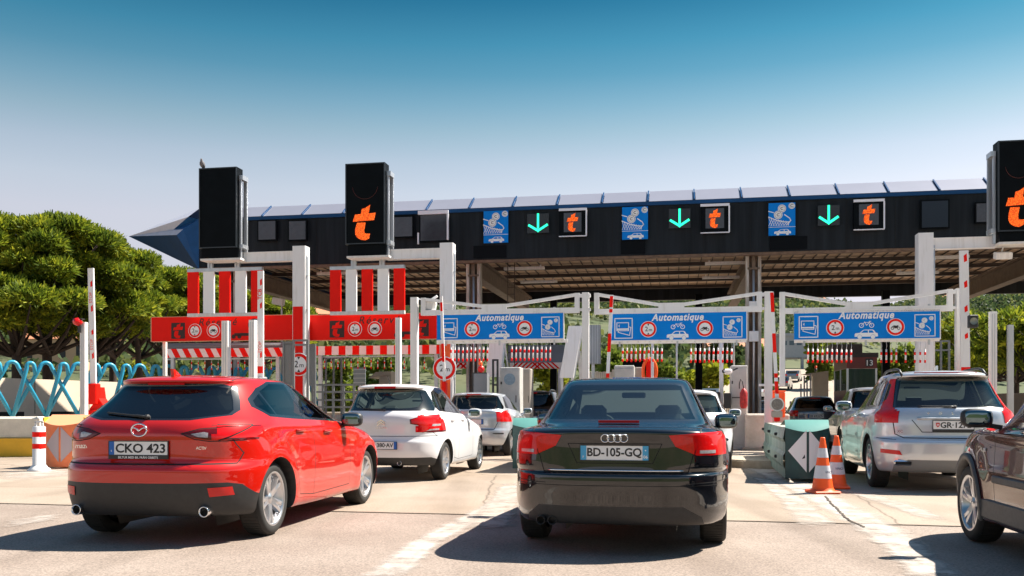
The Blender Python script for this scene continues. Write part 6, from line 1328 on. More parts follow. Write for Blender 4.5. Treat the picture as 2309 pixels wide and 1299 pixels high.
# slanted white boards
def slant(px, wd, y0, y1, dx, v, label):
    u0, zt = uz(px, y0, v); _, zb = uz(px, y1, v); w = wd/F*v; d = dx/F*v; r = plaza('slanted_board', label, 'board', u0, v, 'slanted white boards', 0); b = MB()
    b.add([(0, 0, zt), (w, 0, zt), (w-d, 0, zb), (-d, 0, zb), (.04, .10, zt), (w+.04, .10, zt), (w-d+.04, .10, zb), (-d+.04, .10, zb)], [(0, 1, 2, 3), (4, 5, 6, 7), (0, 1, 5, 4), (1, 2, 6, 5), (2, 3, 7, 6), (3, 0, 4, 7)]); b.build('board', M_white, r)
    b = MB(); b.bar((w-d*.4, .15, zt*.8), (w+.25-d, .5, .15), .07); b.bar((-d+.06, .07, zb), (-d+.06, .12, .15), .06); b.bar((w-d-.02, .07, zb), (w-d-.02, .12, .15), .06); b.bar((w+.02, .06, zt-.02), (w+.2-d, .25, zb), .04); b.build('support', M_alu, r)
slant(1282, 31, 735, 852, 21, 24.2, 'slanted white board right of the left blue sign'); slant(1103, 34, 772, 850, 8, 25.2, 'slanted white board below the left blue sign')
# grey blue back panels and chevron beams
def chevron_beam(u0, u1_, z0, z1, v, name, label, n, diag, parent=None, top=None, group='striped height beams', alt=True):
    r = plaza(name, label, 'barrier beam', u0, v, group, 0); w = u1_-u0; b = MB(); b.b2(0, w, 0, .06, z0, z1); o = b.build('beam', M_swhite, r); k = MB(); h = z1-z0; s = w/n
    for i in range(n):
        if i % 2: continue
        x0 = i*s; x1 = x0+s; d = diag*h*(1 if (not alt or x0 < w/2) else -1); P = [(min(w, max(0, x0)), z0), (min(w, max(0, x1)), z0), (min(w, max(0, x1+d)), z1), (min(w, max(0, x0+d)), z1)]
        k.add([(x, -.003, z) for x, z in P], [(0, 1, 2, 3)])
    k.build('red_stripes', M_sred, o, keep=True)
    b = MB(); [b.b2(x-.05, x+.05, .06, .16, 0, z1) for x in (w*.06, w*.94)]; b.build('post', M_alu, r)
    if top: b = MB(); b.tube([(-.1, .15, z1+.06), (w+.1, .15, z1+.06)], .12, 10); b.b2(0, w, .06, .9, z1+.12, z1+.16); b.build('roof', mat('awning_grey', (.16, .17, .18), .5), r)
    return r
(a, zt), (c, zb) = uz(370, 787, 25.2), uz(640, 804, 25.2); g1 = chevron_beam(a, c, zb, zt, 25.2, 'height_beam', 'red and white slanted striped beam below the first red sign', 21, -.55, top=True, alt=False)
gg = plaza('height_gauge', 'sparse thin hanging rods below the first striped beam', 'height gauge', a, 25.4, 'height gauges with hanging rods'); b = MB(); b.b2(0, c-a, -.02, .02, zb-.06, zb-.02); b.build('gauge_bar', M_alu, gg)
for px in range(432, 640, 15): x, z1 = uz(px, 812+random.uniform(-2, 4), 25.4); rod(gg, x-a, uz(px, 834, 25.4)[1], z1, zb-.05, 0, .013)
(a, zt), (c, zb) = uz(702, 781, 25.0), uz(1000, 798, 25.0); chevron_beam(a, c, zb, zt, 25.0, 'height_beam', 'red and white block striped beam below the second red sign', 19, 0)
gg = plaza('height_gauge', 'sparse thin hanging rods below the second striped beam', 'height gauge', a, 25.2, 'height gauges with hanging rods'); b = MB(); b.b2(0, c-a, -.02, .02, zb-.06, zb-.02); b.build('gauge_bar', M_alu, gg)
for px in range(732, 960, 15): x, z1 = uz(px, 810+random.uniform(-3, 3), 25.2); rod(gg, x-a, uz(px, 832, 25.2)[1], z1, zb-.05, 0, .015)
(a, zt), (c, zb) = uz(1150, 818, 32), uz(1268, 831, 32); chevron_beam(a, c, zb, zt, 32, 'height_beam', 'slanted red and white striped beam far behind the left blue sign', 22, 1.1)
(a2, zt2), (c2, zb2) = uz(1012, 818, 32.2), uz(1066, 831, 32.2); chevron_beam(a2, c2, zb2, zt2, 32.2, 'height_beam', 'short striped beam behind the second two metre sign', 9, 1.1)
for (x0, x1, y0, y1, v, lb) in ((1146, 1272, 779, 817, 32.3, 'blue grey panel behind the rods of the left lane'), (1010, 1075, 779, 817, 32.4, 'blue grey panel behind the second two metre sign')):
    (a, zt), (c, zb) = uz(x0, y0, v), uz(x1, y1, v); r = plaza('back_panel', lb, 'panel', a, v, 'blue grey back panels', 0); b = MB(); b.b2(0, c-a, 0, .12, zb, zt); b.build('panel', mat('panel_bluegrey', (.17, .22, .30), .5, var=.1), r); b = MB(); [b.b2(x-.05, x+.05, .03, .12, 0, zb) for x in (.1, c-a-.1)]; b.build('post', M_alu, r)
(a, zt), (c, zb) = uz(1320, 733, 26), uz(1353, 820, 26); r = plaza('corrugated_box', 'grey ribbed sheet box left of the middle lane barrier arm', 'box', a, 26, None, 0); w = c-a; b = MB(); b.b2(0, w, 0, .3, zb, zt); b.build('sheet', mat('sheet_grey', (.33, .35, .37), .5, var=.1), r); b = MB(); [b.b2(w*k/6-.008, w*k/6+.008, -.012, -.001, zb, zt) for k in range(1, 6)]; b.build('ribs', M_alu, r); b = MB(); b.b2(w*.4, w*.6, .1, .2, 0, zb); b.build('post', M_alu, r)
# booth 13
vb = 31.0; (a, zt), (c, _) = uz(1909, 806, vb), uz(1978, 875, vb); w = c-a; r = plaza('toll_booth', 'dark red toll booth with the number 13 behind the silver grey estate', 'booth', a, vb, None, 0); M_booth = mat('booth_red', (.16, .018, .014), .45, var=.15); zm = uz(1909, 831, vb)[1]; zl = uz(1909, 880, vb)[1]
b = MB(); b.b2(0, w, 0, 2.4, zm, zt); b.build('fascia', M_booth, r); b = MB(); b.b2(-.5, w+.1, .3, 2.3, zt+.0, zt+.16); b.b2(-.35, w*.7, .9, 2.0, zt+.16, zt+.48); b.build('roof', mat('booth_top', (.03, .018, .018), .5), r); b = MB(); b.b2(0, w, .06, 2.4, .15, zl); b.build('wall', M_booth, r)
b = MB(); [b.b2(x, x+.06, 0, .06, zl-.2, zm) for x in (0, w-.06)]; b.b2(0, .05, 2.3, 2.4, zl, zm); b.b2(-.004, .04, 1.1, 1.2, zl, zm); b.build('window_frame', M_alu, r); b = MB(); b.b2(.06, w-.06, .02, .04, zl, zm-.01); b.b2(.01, .03, .06, 2.3, zl, zm-.01); b.build('window', mat('booth_glass', (.01, .035, .035), .08), r)
b = MB(); x0 = w*.62; b.b2(x0, x0+w*.24, -.012, -.002, zm+.06, zt-.04); n_ = b.build('number_panel', M_sblack, r); b = MB(); put_text(b, '13', face_M((x0+w*.12, -.014, zm+.09)), .25, bold=.012); b.build('number', M_swhite, n_, keep=True)
(a, zt), (c, zb) = uz(1833, 838, 37), uz(1868, 893, 37); r = plaza('signal_cabinet', 'beige cabinet with a wing shaped hood left of booth 13', 'cabinet', a, 37, None, 0); w = c-a; b = MB(); b.b2(0, w, 0, .4, .15, zt-.15); b.build('case', mat('beige_sheet', (.42, .36, .28), .6, var=.1), r); b = MB(); b.add([(-.4, -.02, zt-.10), (w, -.02, zt+.02), (w, -.02, zt-.16), (.2, -.02, zt-.2), (-.4, .4, zt-.10), (w, .4, zt+.02), (w, .4, zt-.16), (.2, .4, zt-.2)], [(0, 1, 2, 3), (4, 5, 6, 7), (0, 1, 5, 4), (1, 2, 6, 5), (2, 3, 7, 6), (3, 0, 4, 7)]); b.build('hood', mat('beige_sheet', (.42, .36, .28), .6), r)
b = MB(); b.tube([(.12, .1, zt), (.12, .1, zt+.12)], .05, 10); b.build('lamp_base', M_plast, r); b = MB(); b.tube([(.12, .1, zt+.12), (.12, .1, zt+.22)], .045, 10); b.build('beacon', M_orange, r)
for px, lb in ((1795, 'row of thin steel pipes left of the beige cabinet'),):
    u, _ = uz(1806, 880, 36); r = plaza('pipe_rack', lb, 'pipes', u, 36, None, 0); [MB().tube([(x, 0, .15), (x, 0, h)], .028, 8).build('pipe', M_alu, r) for x, h in ((0, 2.0), (.12, 2.3), (.22, 2.15), (.34, 2.4))]; b = MB(); b.b2(-.4, .6, .05, .1, .15, 1.35); b.build('back_plate', M_dirty, r)
# fences and cage near the first lane
def railing(px0, px1, ys, v, label, n, name='railing', hatch=False, m=None, vert=True, v2=None, base=.0):
    v2 = v2 or v; p = W(uz(px0, 900, v)[0], v); q = W(uz(px1, 900, v2)[0], v2); d = q-p; Lg = math.hypot(d.x, d.y); r = empty(name, label, 'railing', p, math.atan2(d.y, d.x)); zs = [uz(px0, y, v)[1] for y in ys]; m = m or mat('dull_steel', (.20, .21, .22), .55, metal=.5); b = MB()
    for z in zs: b.bar((0, 0, z), (Lg, 0, z), .045)
    b.build('rail', m, r); b = MB()
    for k in range(n+1): b.bar((Lg*k/n, .0, base), (Lg*k/n, .0, max(zs)+.02), .05)
    b.build('upright', m, r)
    if hatch: 
        b = MB(); h = max(zs)-min(zs)
        for k in range(-14, 15): 
            x0 = Lg*k/14; pts = [(x0+t*Lg, min(zs)+t*h) for t in np.linspace(0, 1, 12)]; pts = [p_ for p_ in pts if 0 <= p_[0] <= Lg]
            if len(pts) > 1: b.bar((pts[0][0], 0, pts[0][1]), (pts[-1][0], 0, pts[-1][1]), .012)
        b.build('mesh_infill', m, r)
    return r
railing(705, 822, (868, 884, 902, 918), 21.5, 'grey steel railing between the red hatchback and the white hatchback', 5); railing(640, 662, (772, 868), 21.2, 'steel mesh cage panel left of the first two metre sign', 1, 'mesh_cage', True); railing(662, 694, (768, 778), 20.8, 'tall steel frame in front of the first two metre sign', 1, 'steel_frame'); railing(694, 710, (778, 868), 21.2, 'steel mesh cage panel right of the first two metre sign', 1, 'mesh_cage', True); railing(735, 770, (808, 868), 28, 'tall dark steel gate frame behind the first lane', 2, 'steel_frame')
railing(1066, 1096, (842, 868), 24, 'dark pipe frame beside the grey lamp column', 1, 'steel_frame', m=M_plast); railing(1112, 1122, (812, 868), 23.2, 'dark steel hoop left of the cabinet with the round sticker', 1, 'steel_frame', m=M_plast); railing(2085, 2140, (770, 790, 880), 26, 'steel frame right of the right lane', 3, 'steel_frame')
u, z = uz(1083, 832, 23.8); r = plaza('beacon_column', 'grey column topped by a red lamp and an orange beacon', 'beacon', u, 23.8, None, 0); b = MB(); b.b2(-.18, .18, 0, .3, .15, z-.12); b.build('column', mat('cabinet_dark', (.20, .21, .23), .5), r); b = MB(); b.lathe([(0, -.10), (.075, -.07), (.09, 0), (.07, .07), (0, .10)], Matrix.Translation((0, .1, z)), 16); b.build('red_lamp', M_red, r); b = MB(); b.lathe([(.05, .10), (.055, .16), (.03, .21), (0, .22)], Matrix.Translation((-.02, .1, z)), 12); b.build('orange_beacon', M_orange, r)
# picket fence
a, zt = uz(1326, 836, 38); c, _ = uz(1382, 836, 38); r = plaza('picket_fence', 'white picket fence beyond the middle lane', 'fence', a, 38); b = MB(); n = 11; [b.b2((c-a)*k/n-.04, (c-a)*k/n+.04, -.02, .02, .1, zt+random.uniform(-.06, .06)) for k in range(n+1)]; b.build('pickets', M_white, r); b = MB(); b.b2(0, c-a, .02, .05, zt-.6, zt-.5); b.build('rail', M_white, r)
# traffic islands
M_kerb = mat('kerb_concrete', (.40, .345, .28), .9, col2=(.27, .225, .17), scale=5, bump=.4, bscale=22)
def island(uc, v0, w, v1, label):
    r = plaza('traffic_island', label, 'kerb', uc, v0, 'lane islands'); b = MB(); n = 10; P = [(-w/2, v1-v0), (-w/2, w*.45)]+[(-w/2*math.cos(R(180*k/n)), w*.45-w*.45*math.sin(R(180*k/n))) for k in range(1, n)]+[(w/2, w*.45), (w/2, v1-v0)]
    b.prism([(x, y) for x, y in P], Matrix.Translation((0, 0, .0)), .13); b.prism([(x*.96, y*.995+.03) for x, y in P], Matrix.Translation((0, 0, .128)), .022); o = b.build('kerb', M_kerb, r)
ui = uz(1712, 960, 21)[0]; island(ui, 17.6, 1.9, 39, 'concrete island under the white block and the green crash cushion')
lane = uz(1712, 900, 21)[0]-uz(1320, 900, 21)[0]
for k, lb in ((-1, 'concrete island hidden behind the black saloon'), (-2, 'concrete island behind the white hatchback'), (-3, 'concrete island behind the red hatchback'), (-4.1, 'concrete island at the left barrier arm'), (1.05, 'concrete island behind the silver grey estate')): island(ui+lane*k, 19.0, 1.5, 39, lb)
p0 = at(1686, 1010, 21.3); r = empty('concrete_block', 'chipped white concrete block behind the green crash cushion', 'block', (5.92, 21.6, .15), R(-11)); b = MB(); b.box((0, .3, .43), (.98, 1.5, .80), bev=.03); b.build('block', mat('painted_concrete', (.66, .60, .54), .8, col2=(.42, .35, .29), scale=2.0, bump=.5, bscale=14), r); b = MB(); b.box((.0, .3, .02), (1.08, 1.6, .12), bev=.03); b.build('plinth', M_kerb, r)
# guard rail behind it
r = empty('guard_rail', 'bent steel guard rail running back from the concrete block', 'guard rail', (5.3, 22.3, 0), 0); b = MB(); P0, P1 = Vector((0, 0, .78)), Vector((-.2, 7, .80)); prof = [(-.05, -.15), (.02, -.11), (.02, -.05), (-.05, 0), (.02, .05), (.02, .11), (-.05, .15)]; vs = []
for t in (0, .33, .66, 1):
    p = P0.lerp(P1, t)
    vs += [(p.x+a, p.y, p.z+c) for a, c in prof]
b.sm = True; b.add(vs, [(7*i+j, 7*i+j+1, 7*i+j+8, 7*i+j+7) for i in range(3) for j in range(6)]); b.build('rail', M_alu, r, keep=True)
for t in (.05, .35, .65, .95): p = P0.lerp(P1, t); b = MB(); b.b2(p.x+.02, p.x+.12, p.y-.05, p.y+.05, 0, .95); b.build('post', M_alu, r)
# crash cushions
M_gr = mat('cushion_green', (.012, .060, .060), .45, var=.25, scale=5); M_grs = mat('cushion_side', (.24, .33, .30), .5, metal=.2, col2=(.05, .14, .125), scale=3, stretch=(1, 5, .3), bump=.15, bscale=6); M_grt = mat('cushion_top', (.10, .28, .25), .45, var=.1)
def cushion(x, y, yaw, label, w=.64, h=.93, Lc=4.9, front=True):
    r = empty('crash_cushion', label, 'crash cushion', (x, y, 0), R(-yaw), 'green crash cushions')
    b = MB(); n = 10; cv = [(-w/2+w*k/n, -.10*math.sin(math.pi*k/n)) for k in range(n+1)]
    vs = [(a, c, .06) for a, c in cv]+[(a, c, h-.10-.06*math.sin(math.pi*k/n)) for k, (a, c) in enumerate(cv)]; b.sm = True; b.add(vs, [(k, k+1, n+2+k, n+1+k) for k in range(n)]); b.build('nose', M_gr, r, keep=True)
    b = MB(); vs = [(a, c-.012, h-.10-.06*math.sin(math.pi*k/n)) for k, (a, c) in enumerate(cv)]+[(a, .10, h+.02) for a, c in cv]+[(a*1.05, .9, h-.08) for a, c in cv]; b.sm = True; b.add(vs, [(k+j*(n+1), k+1+j*(n+1), n+2+k+j*(n+1), n+1+k+j*(n+1)) for k in range(n) for j in (0, 1)]); b.build('nose_cap', M_grt, r, keep=True)
    for s in (-1, 1):
        b = MB(); m_ = 14; vs = []
        for k in range(m_+1):
            t = k/m_; yy = .02+t*Lc; xx = s*(w/2+.02*t)
            zz = [.06, .2, .26, .40, .46, .60, .66, h-.10]; off = [0, 0, .03, .03, 0, 0, .03, 0]; vs += [(xx+s*o+s*(.012 if k % 2 else 0), yy, z*(1-.0*t)) for z, o in zip(zz, off)]
        b.add(vs, [(8*k+j, 8*k+j+1, 8*k+j+9, 8*k+j+8) for k in range(m_) for j in range(7)]); b.build('side_panel', M_grs, r, keep=True)
        b = MB(); [b.box((s*(w/2+.02*t+.05), .02+t*Lc, z), (.05, .09, .05), bev=.01) for t in (.25, .6, .95) for z in (.33, .7)]; b.build('bolts', M_plast, r)
    b = MB(); b.add([(-w/2, .85, h-.11), (w/2, .85, h-.11), (w/2, Lc, h-.11), (-w/2, Lc, h-.11)], [(0, 1, 2, 3)]); b.b2(-w/2+.02, w/2-.02, Lc-.08, Lc, .05, h-.1); b.build('top_sheet', M_conc, r, keep=True)
    if front:
        for s in (-1, 1):
            P = [(s*.018, .80), (s*.018, .16), (s*.28, .48)]; b = MB(); N = 6; vs = []; 
            for k in range(N+1):
                t = k/N; xx = s*(.018+.262*t); yy = -.10*math.sin(math.pi*(xx+w/2)/w)-.006; zt_ = .80-.32*t; zb_ = .16+.32*t; vs += [(xx, yy, zb_), (xx, yy, zt_)]
            b.add(vs, [(2*k, 2*k+1, 2*k+3, 2*k+2) for k in range(N)]); b.build('white_triangle', M_swhite, r)
        b = MB(); yy = -.10*math.sin(math.pi*(-.06+w/2)/w)-.009; b.add([(-.085, yy, .36), (-.04, yy, .375), (-.045, yy, .43)], [(0, 1, 2)]); b.build('torn_patch', M_sblack, r, keep=True)
g = ground_at(1820, 1088); cushion(g.x, g.y, 12.0, 'green crash cushion with two white triangles behind the traffic cones')
cushion(.38, 16.3, 10, 'green crash cushion half hidden behind the black saloon', Lc=3.2, w=.75)
# cones
def cone(x, y, label, rz):
    r = empty('traffic_cone', label, 'cone', (x, y, 0), rz, 'traffic cones'); b = MB(); b.box((0, 0, .02), (.36, .36, .035), bev=.015); b.lathe([(.165, .035), (.15, .05), (.135, .075)], None, 24); b.build('base', M_orange, r)
    Rz = lambda z: .135-.105*(z-.075)/.66
    def seg(z0, z1, m, nm, out=0.0): b = MB(); b.lathe([(Rz(z0)+out, z0), (Rz(z1)+out, z1)], None, 26); return b.build(nm, m, r, keep=True)
    seg(.075, .735, M_orange, 'cone_body'); seg(.20, .37, M_band, 'reflective_band', .003); seg(.475, .60, M_band, 'reflective_band', .003); b = MB(); b.lathe([(.031, .735), (.026, .742), (.018, .738)], None, 18); b.build('rim', M_orange, r)
    b = MB(); M = face_M((.03, -Rz(.28)-.008, .27), (.96, .28, 0), (0, 0, 1)); put_text(b, 'VINCI', M, .042, shear=.3, bold=.01); b.build('band_lettering', mat('letter_navy', (.02, .03, .1), .5), r, keep=True)
M_band = mat('reflective_white', (.62, .63, .68), .35, var=.08, scale=12)
g = ground_at(1855, 1112); cone(g.x, g.y, 'front traffic cone, the nearer of the pair', .1); g = ground_at(1886, 1101); cone(g.x, g.y, 'rear traffic cone, partly hidden by the nearer one', -.3)
# bollard
g = ground_at(88, 1062); r = empty('lane_bollard', 'white bollard with two red bands at the left edge', 'bollard', (g.x, g.y, 0)); b = MB(); b.lathe([(.19, 0), (.19, .03), (.14, .07), (.12, .10), (.108, .11), (.108, .78), (.09, .80)], None, 24); b.build('body', M_white, r); b = MB(); b.lathe([(.1105, .40), (.1105, .49)], None, 24); b.build('red_band', M_sred, r, keep=True); b = MB(); b.lathe([(.1105, .61), (.1105, .70)], None, 24); b.build('red_band', M_sred, r, keep=True); b = MB(); b.bar((-.06, 0, .79), (-.06, 0, .88), .03); b.bar((.06, 0, .79), (.06, 0, .88), .03); b.bar((-.075, 0, .88), (.075, 0, .88), .03); b.build('handle', M_white, r)
# orange crash barrel at the left
M_org2 = mat('faded_orange', (.85, .26, .10), .6, col2=(.75, .16, .05), scale=3); M_yellow = mat('yellow_paint', (.85, .46, .02), .55, var=.1)
g = ground_at(144, 1056); r = empty('orange_crash_cushion', 'orange crash cushion with a grey diamond behind the bollard', 'crash cushion', (g.x, g.y, 0), R(-8)); b = MB(); n = 10; w = .80; cv = [(-w/2+w*k/n, -.12*math.sin(math.pi*k/n)) for k in range(n+1)]; b.sm = True
b.add([(a, c, .03) for a, c in cv]+[(a, c, .86-.10*math.sin(math.pi*k/n)*.6) for k, (a, c) in enumerate(cv)], [(k, k+1, n+2+k, n+1+k) for k in range(n)]); b.build('nose', M_org2, r, keep=True)
b = MB(); b.add([(a, c, .86-.10*math.sin(math.pi*k/n)*.6) for k, (a, c) in enumerate(cv)]+[(a, .25, 1.0) for a, c in cv]+[(a, 1.3, .95) for a, c in cv], [(k+j*(n+1), k+1+j*(n+1), n+2+k+j*(n+1), n+1+k+j*(n+1)) for k in range(n) for j in (0, 1)]); b.build('top', mat('top_peach', (.8, .36, .18), .6), r, keep=True)
b = MB(); b.b2(w/2-.005, w/2+.03, 0, 2.2, .05, .95); b.b2(-w/2-.03, -w/2+.005, 0, 2.2, .05, .95); b.build('side_panel', M_yellow, r)
for s in (-1, 1): b = MB(); vs = []; N = 6; [vs.extend([(s*(.02+.30*k/N), -.12*math.sin(math.pi*(s*(.02+.30*k/N)+w/2)/w)-.007, .12+.33*k/N), (s*(.02+.30*k/N), -.12*math.sin(math.pi*(s*(.02+.30*k/N)+w/2)/w)-.007, .78-.33*k/N)]) for k in range(N+1)]; b.add(vs, [(2*k, 2*k+1, 2*k+3, 2*k+2) for k in range(N)]); b.build('grey_triangle', mat('triangle_grey', (.42, .36, .38), .5), r)
# yellow and white barrier, concrete barriers below the blue fence
y0 = 21.3; r = empty('lane_barrier', 'barrier painted white above and yellow below at the left edge', 'barrier', (-15.5, y0, 0), R(0)); b = MB(); b.b2(0, 4.6, -.06, .45, 0, .42); b.build('yellow_foot', M_yellow, r); b = MB(); b.box((2.3, .22, .66), (4.6, .40, .52), bev=.05); b.build('white_top', mat('barrier_cream', (.72, .66, .56), .8, var=.12, scale=4, bump=.3), r)
J0 = at(28, 935, 25.0); dJ = Vector((.66, .50, 0)); ang = math.atan2(dJ.y, dJ.x)
for k in range(7): r = empty('concrete_barrier', ['cream concrete barrier at the left end below the blue tube fence', 'cream concrete barrier below the blue tube fence, second unit from the left'][min(k, 1)] if k < 2 else 'cream concrete barrier hidden behind the cars below the blue fence, unit %s' % ['third', 'fourth', 'fifth', 'sixth', 'seventh'][k-2], 'barrier', (J0.x-3.2+k*2.02, J0.y-2.42+k*1.53, 0), ang, 'concrete barriers under the blue fence'); b = MB(); b.prism([(-.30, 0), (.30, 0), (.28, .12), (.14, .40), (.10, .88), (-.10, .88), (-.14, .40), (-.28, .12)], Matrix.Rotation(R(90), 4, 'Z') @ Matrix.Rotation(R(90), 4, 'X') if False else Matrix(((0, 0, 1, 0), (1, 0, 0, 0), (0, 1, 0, 0), (0, 0, 0, 1))), 2.48); b.build('block', mat('barrier_cream', (.72, .66, .56), .8), r)
M_tube = mat('tube_blue', (.03, .32, .50), .38, var=.1, scale=2); jl = dJ.length
rt = empty('blue_tube_fence', 'fence of bent light blue tubes forming rounded zigzag arches at the left', 'fence', (J0.x, J0.y, 0), ang)
for k in range(-3, 11):
    x = k*jl; zb, zt = .88, 2.36; r_ = .054
    def arch(x0, x1, hook=None):
        xm = (x0+x1)/2; pts = []
        if hook is None:
            pts = [(x0, .04, zb)]+[(xm-.15*math.cos(R(a))*1.0, .04, zt-.18+.18*math.sin(R(a))) for a in range(15, 170, 15)]+[(x1, -.04, zb)]
        else: pts = [(x0, -.06, zb), (x0+.34, -.06, zt-.16)]+[(x0+.34+.09-.09*math.cos(R(a)), -.06, zt-.12+.10*math.sin(R(a))) for a in range(10, 171, 20)]+[(x0+.55, -.06, zt-.34)]
        return pts
    b = MB(); b.tube(arch(x-jl, x+jl), r_, 10); b.build('arch_tube', M_tube, rt); b = MB(); b.tube(arch(x, x, 1), r_, 10); b.build('hook_tube', M_tube, rt)
# wall behind
p = at(-60, 900, 29.0); q = at(520, 900, 42.0); d = q-p; Lg = math.hypot(d.x, d.y); r = empty('boundary_wall', 'long beige concrete wall behind the blue tube fence', 'wall', (p.x, p.y, 0), math.atan2(d.y, d.x)); b = MB(); b.b2(0, Lg, 0, .25, 0, 2.08); b.build('wall', mat('wall_beige', (.66, .54, .42), .85, var=.08, scale=1.2, bump=.2), r); b = MB(); [b.b2(x, x+.05, -.01, -.001, .9, 2.08) for x in np.arange(2.4, Lg, 2.5)]; b.build('joints', M_kerb, r); b = MB(); [b.b2(x, x+rng.uniform(.5, 1.4), -.02, -.004, .82, .98) for x in np.arange(.6, Lg, 2.4)]; b.build('weep_holes', M_seam, r)
# low shelter, sign backs in the far left lanes
(a, zt), (c, zb) = uz(797, 829, 40), uz(824, 868, 40); r = plaza('sign_back', 'grey back of a road sign beyond the railing', 'sign', (a+c)/2, 40, None, 0); w = c-a; b = MB(); b.b2(-w/2, w/2, 0, .03, zb, zt); b.build('panel', mat('sign_back_grey', (.25, .29, .33), .5), r); b = MB(); [b.b2(-w/2, w/2, -.02, -.001, z, z+.03) for z in np.linspace(zb+.1, zt-.1, 4)]; b.b2(-.03, .03, .03, .1, 0, zb); b.build('stiffeners', M_alu, r)
(a, zt), (c, zb) = uz(832, 838, 34), uz(882, 872, 34); r = plaza('kiosk', 'small beige kiosk with a wing roof beyond the white hatchback', 'kiosk', a, 34, None, 0); w = c-a; b = MB(); b.b2(w*.45, w, 0, 1.2, .1, zt-.12); b.build('wall', mat('kiosk_beige', (.46, .42, .34), .7, var=.1), r); b = MB(); b.add([(0, -.1, zt-.25), (w*.35, -.1, zt-.02), (w*1.02, -.1, zt), (w*1.02, -.1, zt-.12), (0, 1.3, zt-.25), (w*.35, 1.3, zt-.02), (w*1.02, 1.3, zt), (w*1.02, 1.3, zt-.12)], [(0, 1, 2, 3), (4, 5, 6, 7), (0, 1, 5, 4), (1, 2, 6, 5), (2, 3, 7, 6), (3, 0, 4, 7)]); b.build('roof', mat('kiosk_beige', (.46, .42, .34), .7), r)
(a, zt) = uz(628, 680, 30); r = plaza('street_lamp', 'white floodlight on a slim mast left of the first portal post', 'lamp', a, 30, None, 0); b = MB(); b.tube([(.12, 0, 0), (.12, 0, zt-.1), (.05, 0, zt+.12)], .035, 8); b.build('mast', M_alu, r); b = MB(); b.box((0, 0, zt), (.42, .2, .24), bev=.03, ry=R(10)); b.build('lamp_head', M_white, r)

# ================================================================ far buildings and far cars
def house(px, base_py, Y, w, h, label, wall, roof, storeys=1):
    p = at(px, 917, Y); g = terrain(p.x, Y); rz = random.uniform(-.4, .4); r = empty('house', label, 'house', (p.x, Y, g), rz, 'houses on the far slope'); b = MB(); b.b2(-w/2, w/2, -w*.35, w*.35, -1, h); b.build('wall', wall, r)
    b = MB(); e = .3
    if roof: b.add([(-w/2-e, -w*.35-e, h), (w/2+e, -w*.35-e, h), (w/2+e, w*.35+e, h), (-w/2-e, w*.35+e, h), (-w/2-e, 0, h+w*.16), (w/2+e, 0, h+w*.16)], [(0, 1, 5, 4), (2, 3, 4, 5), (0, 4, 3), (1, 2, 5), (0, 3, 2, 1)]); b.build('roof', roof, r)
    else: b.b2(-w/2-.1, w/2+.1, -w*.35-.1, w*.35+.1, h, h+.3); b.build('roof', M_white, r)
    for s in range(storeys):
        for k in range(4): x = -w*.38+w*.25*k; b = MB(); b.b2(x, x+w*.09, -w*.35-.06, -w*.35-.01, h*(s+.35)/storeys, h*(s+.75)/storeys); b.build('window', M_sblack, r)
Wh = mat('house_white', (.70, .67, .64), .8); Wo = mat('house_ochre', (.60, .36, .22), .8); Rf = mat('roof_tile', (.50, .20, .10), .8, var=.15)
for i, (px, Y, w, h, lb, wm, rm, st) in enumerate([(335, 170, 13, 6, 'ochre house with a tiled roof between the pine trunks', Wo, Rf, 2), (455, 190, 22, 9, 'long white block seen under the first red sign', Wh, None, 3), (385, 210, 16, 8, 'white villa behind the pine below the canopy tip', Wh, Rf, 2), (150, 160, 12, 5, 'ochre house low behind the blue fence at the left', Wo, Rf, 1), (520, 230, 18, 8, 'white apartment block under the striped beam', Wh, None, 3), (600, 150, 10, 5, 'pink ochre house left of the first portal post', Wo, Rf, 1),
        (690, 200, 14, 6, 'ochre villa right of the first portal post', Wo, Rf, 2), (865, 240, 16, 7, 'reddish villa behind the second red sign rods', Wo, Rf, 2), (1655, 150, 9, 3.4, 'low house with an orange roof right of the yellow bush', Wh, Rf, 1), (1800, 420, 20, 8, 'white villa high on the slope above the right sign', Wh, Rf, 2), (1690, 460, 22, 9, 'pale villa on the ridge beside the middle sign', Wh, Rf, 2), (2130, 470, 22, 8, 'villa on the ridge right of the right sign', Wo, Rf, 2), (1560, 360, 15, 6, 'tiny white villa among the hillside trees above the middle lane', Wh, Rf, 1)]):
    house(px, 0, Y, w, h, lb, wm, rm, st)
p = at(1830, 917, 150); r = empty('grey_hall', 'long flat blue grey hall behind the right lane rods', 'building', (p.x, 150, terrain(p.x, 150)), 0); M_hall = mat('hall_bluegrey', (.24, .28, .31), .7, var=.06); b = MB(); b.b2(-5, 4.6, 0, 6, 2.0, 5.5); b.build('wall', M_hall, r); b = MB(); b.b2(-5.3, 5.0, -.4, 6.4, 5.5, 5.9); b.build('roof', M_hall, r); b = MB(); [b.b2(x, x+.4, .2, .6, -1, 2.0) for x in (-4.6, -1.6, 1.4, 4)]; b.build('pillars', M_hall, r); b = MB(); [b.b2(-4.8+k*1.2, -4.0+k*1.2, -.03, -.005, 4.0, 4.7) for k in range(8)]; b.build('window_band', mat('hall_glass', (.05, .09, .12), .2), r)
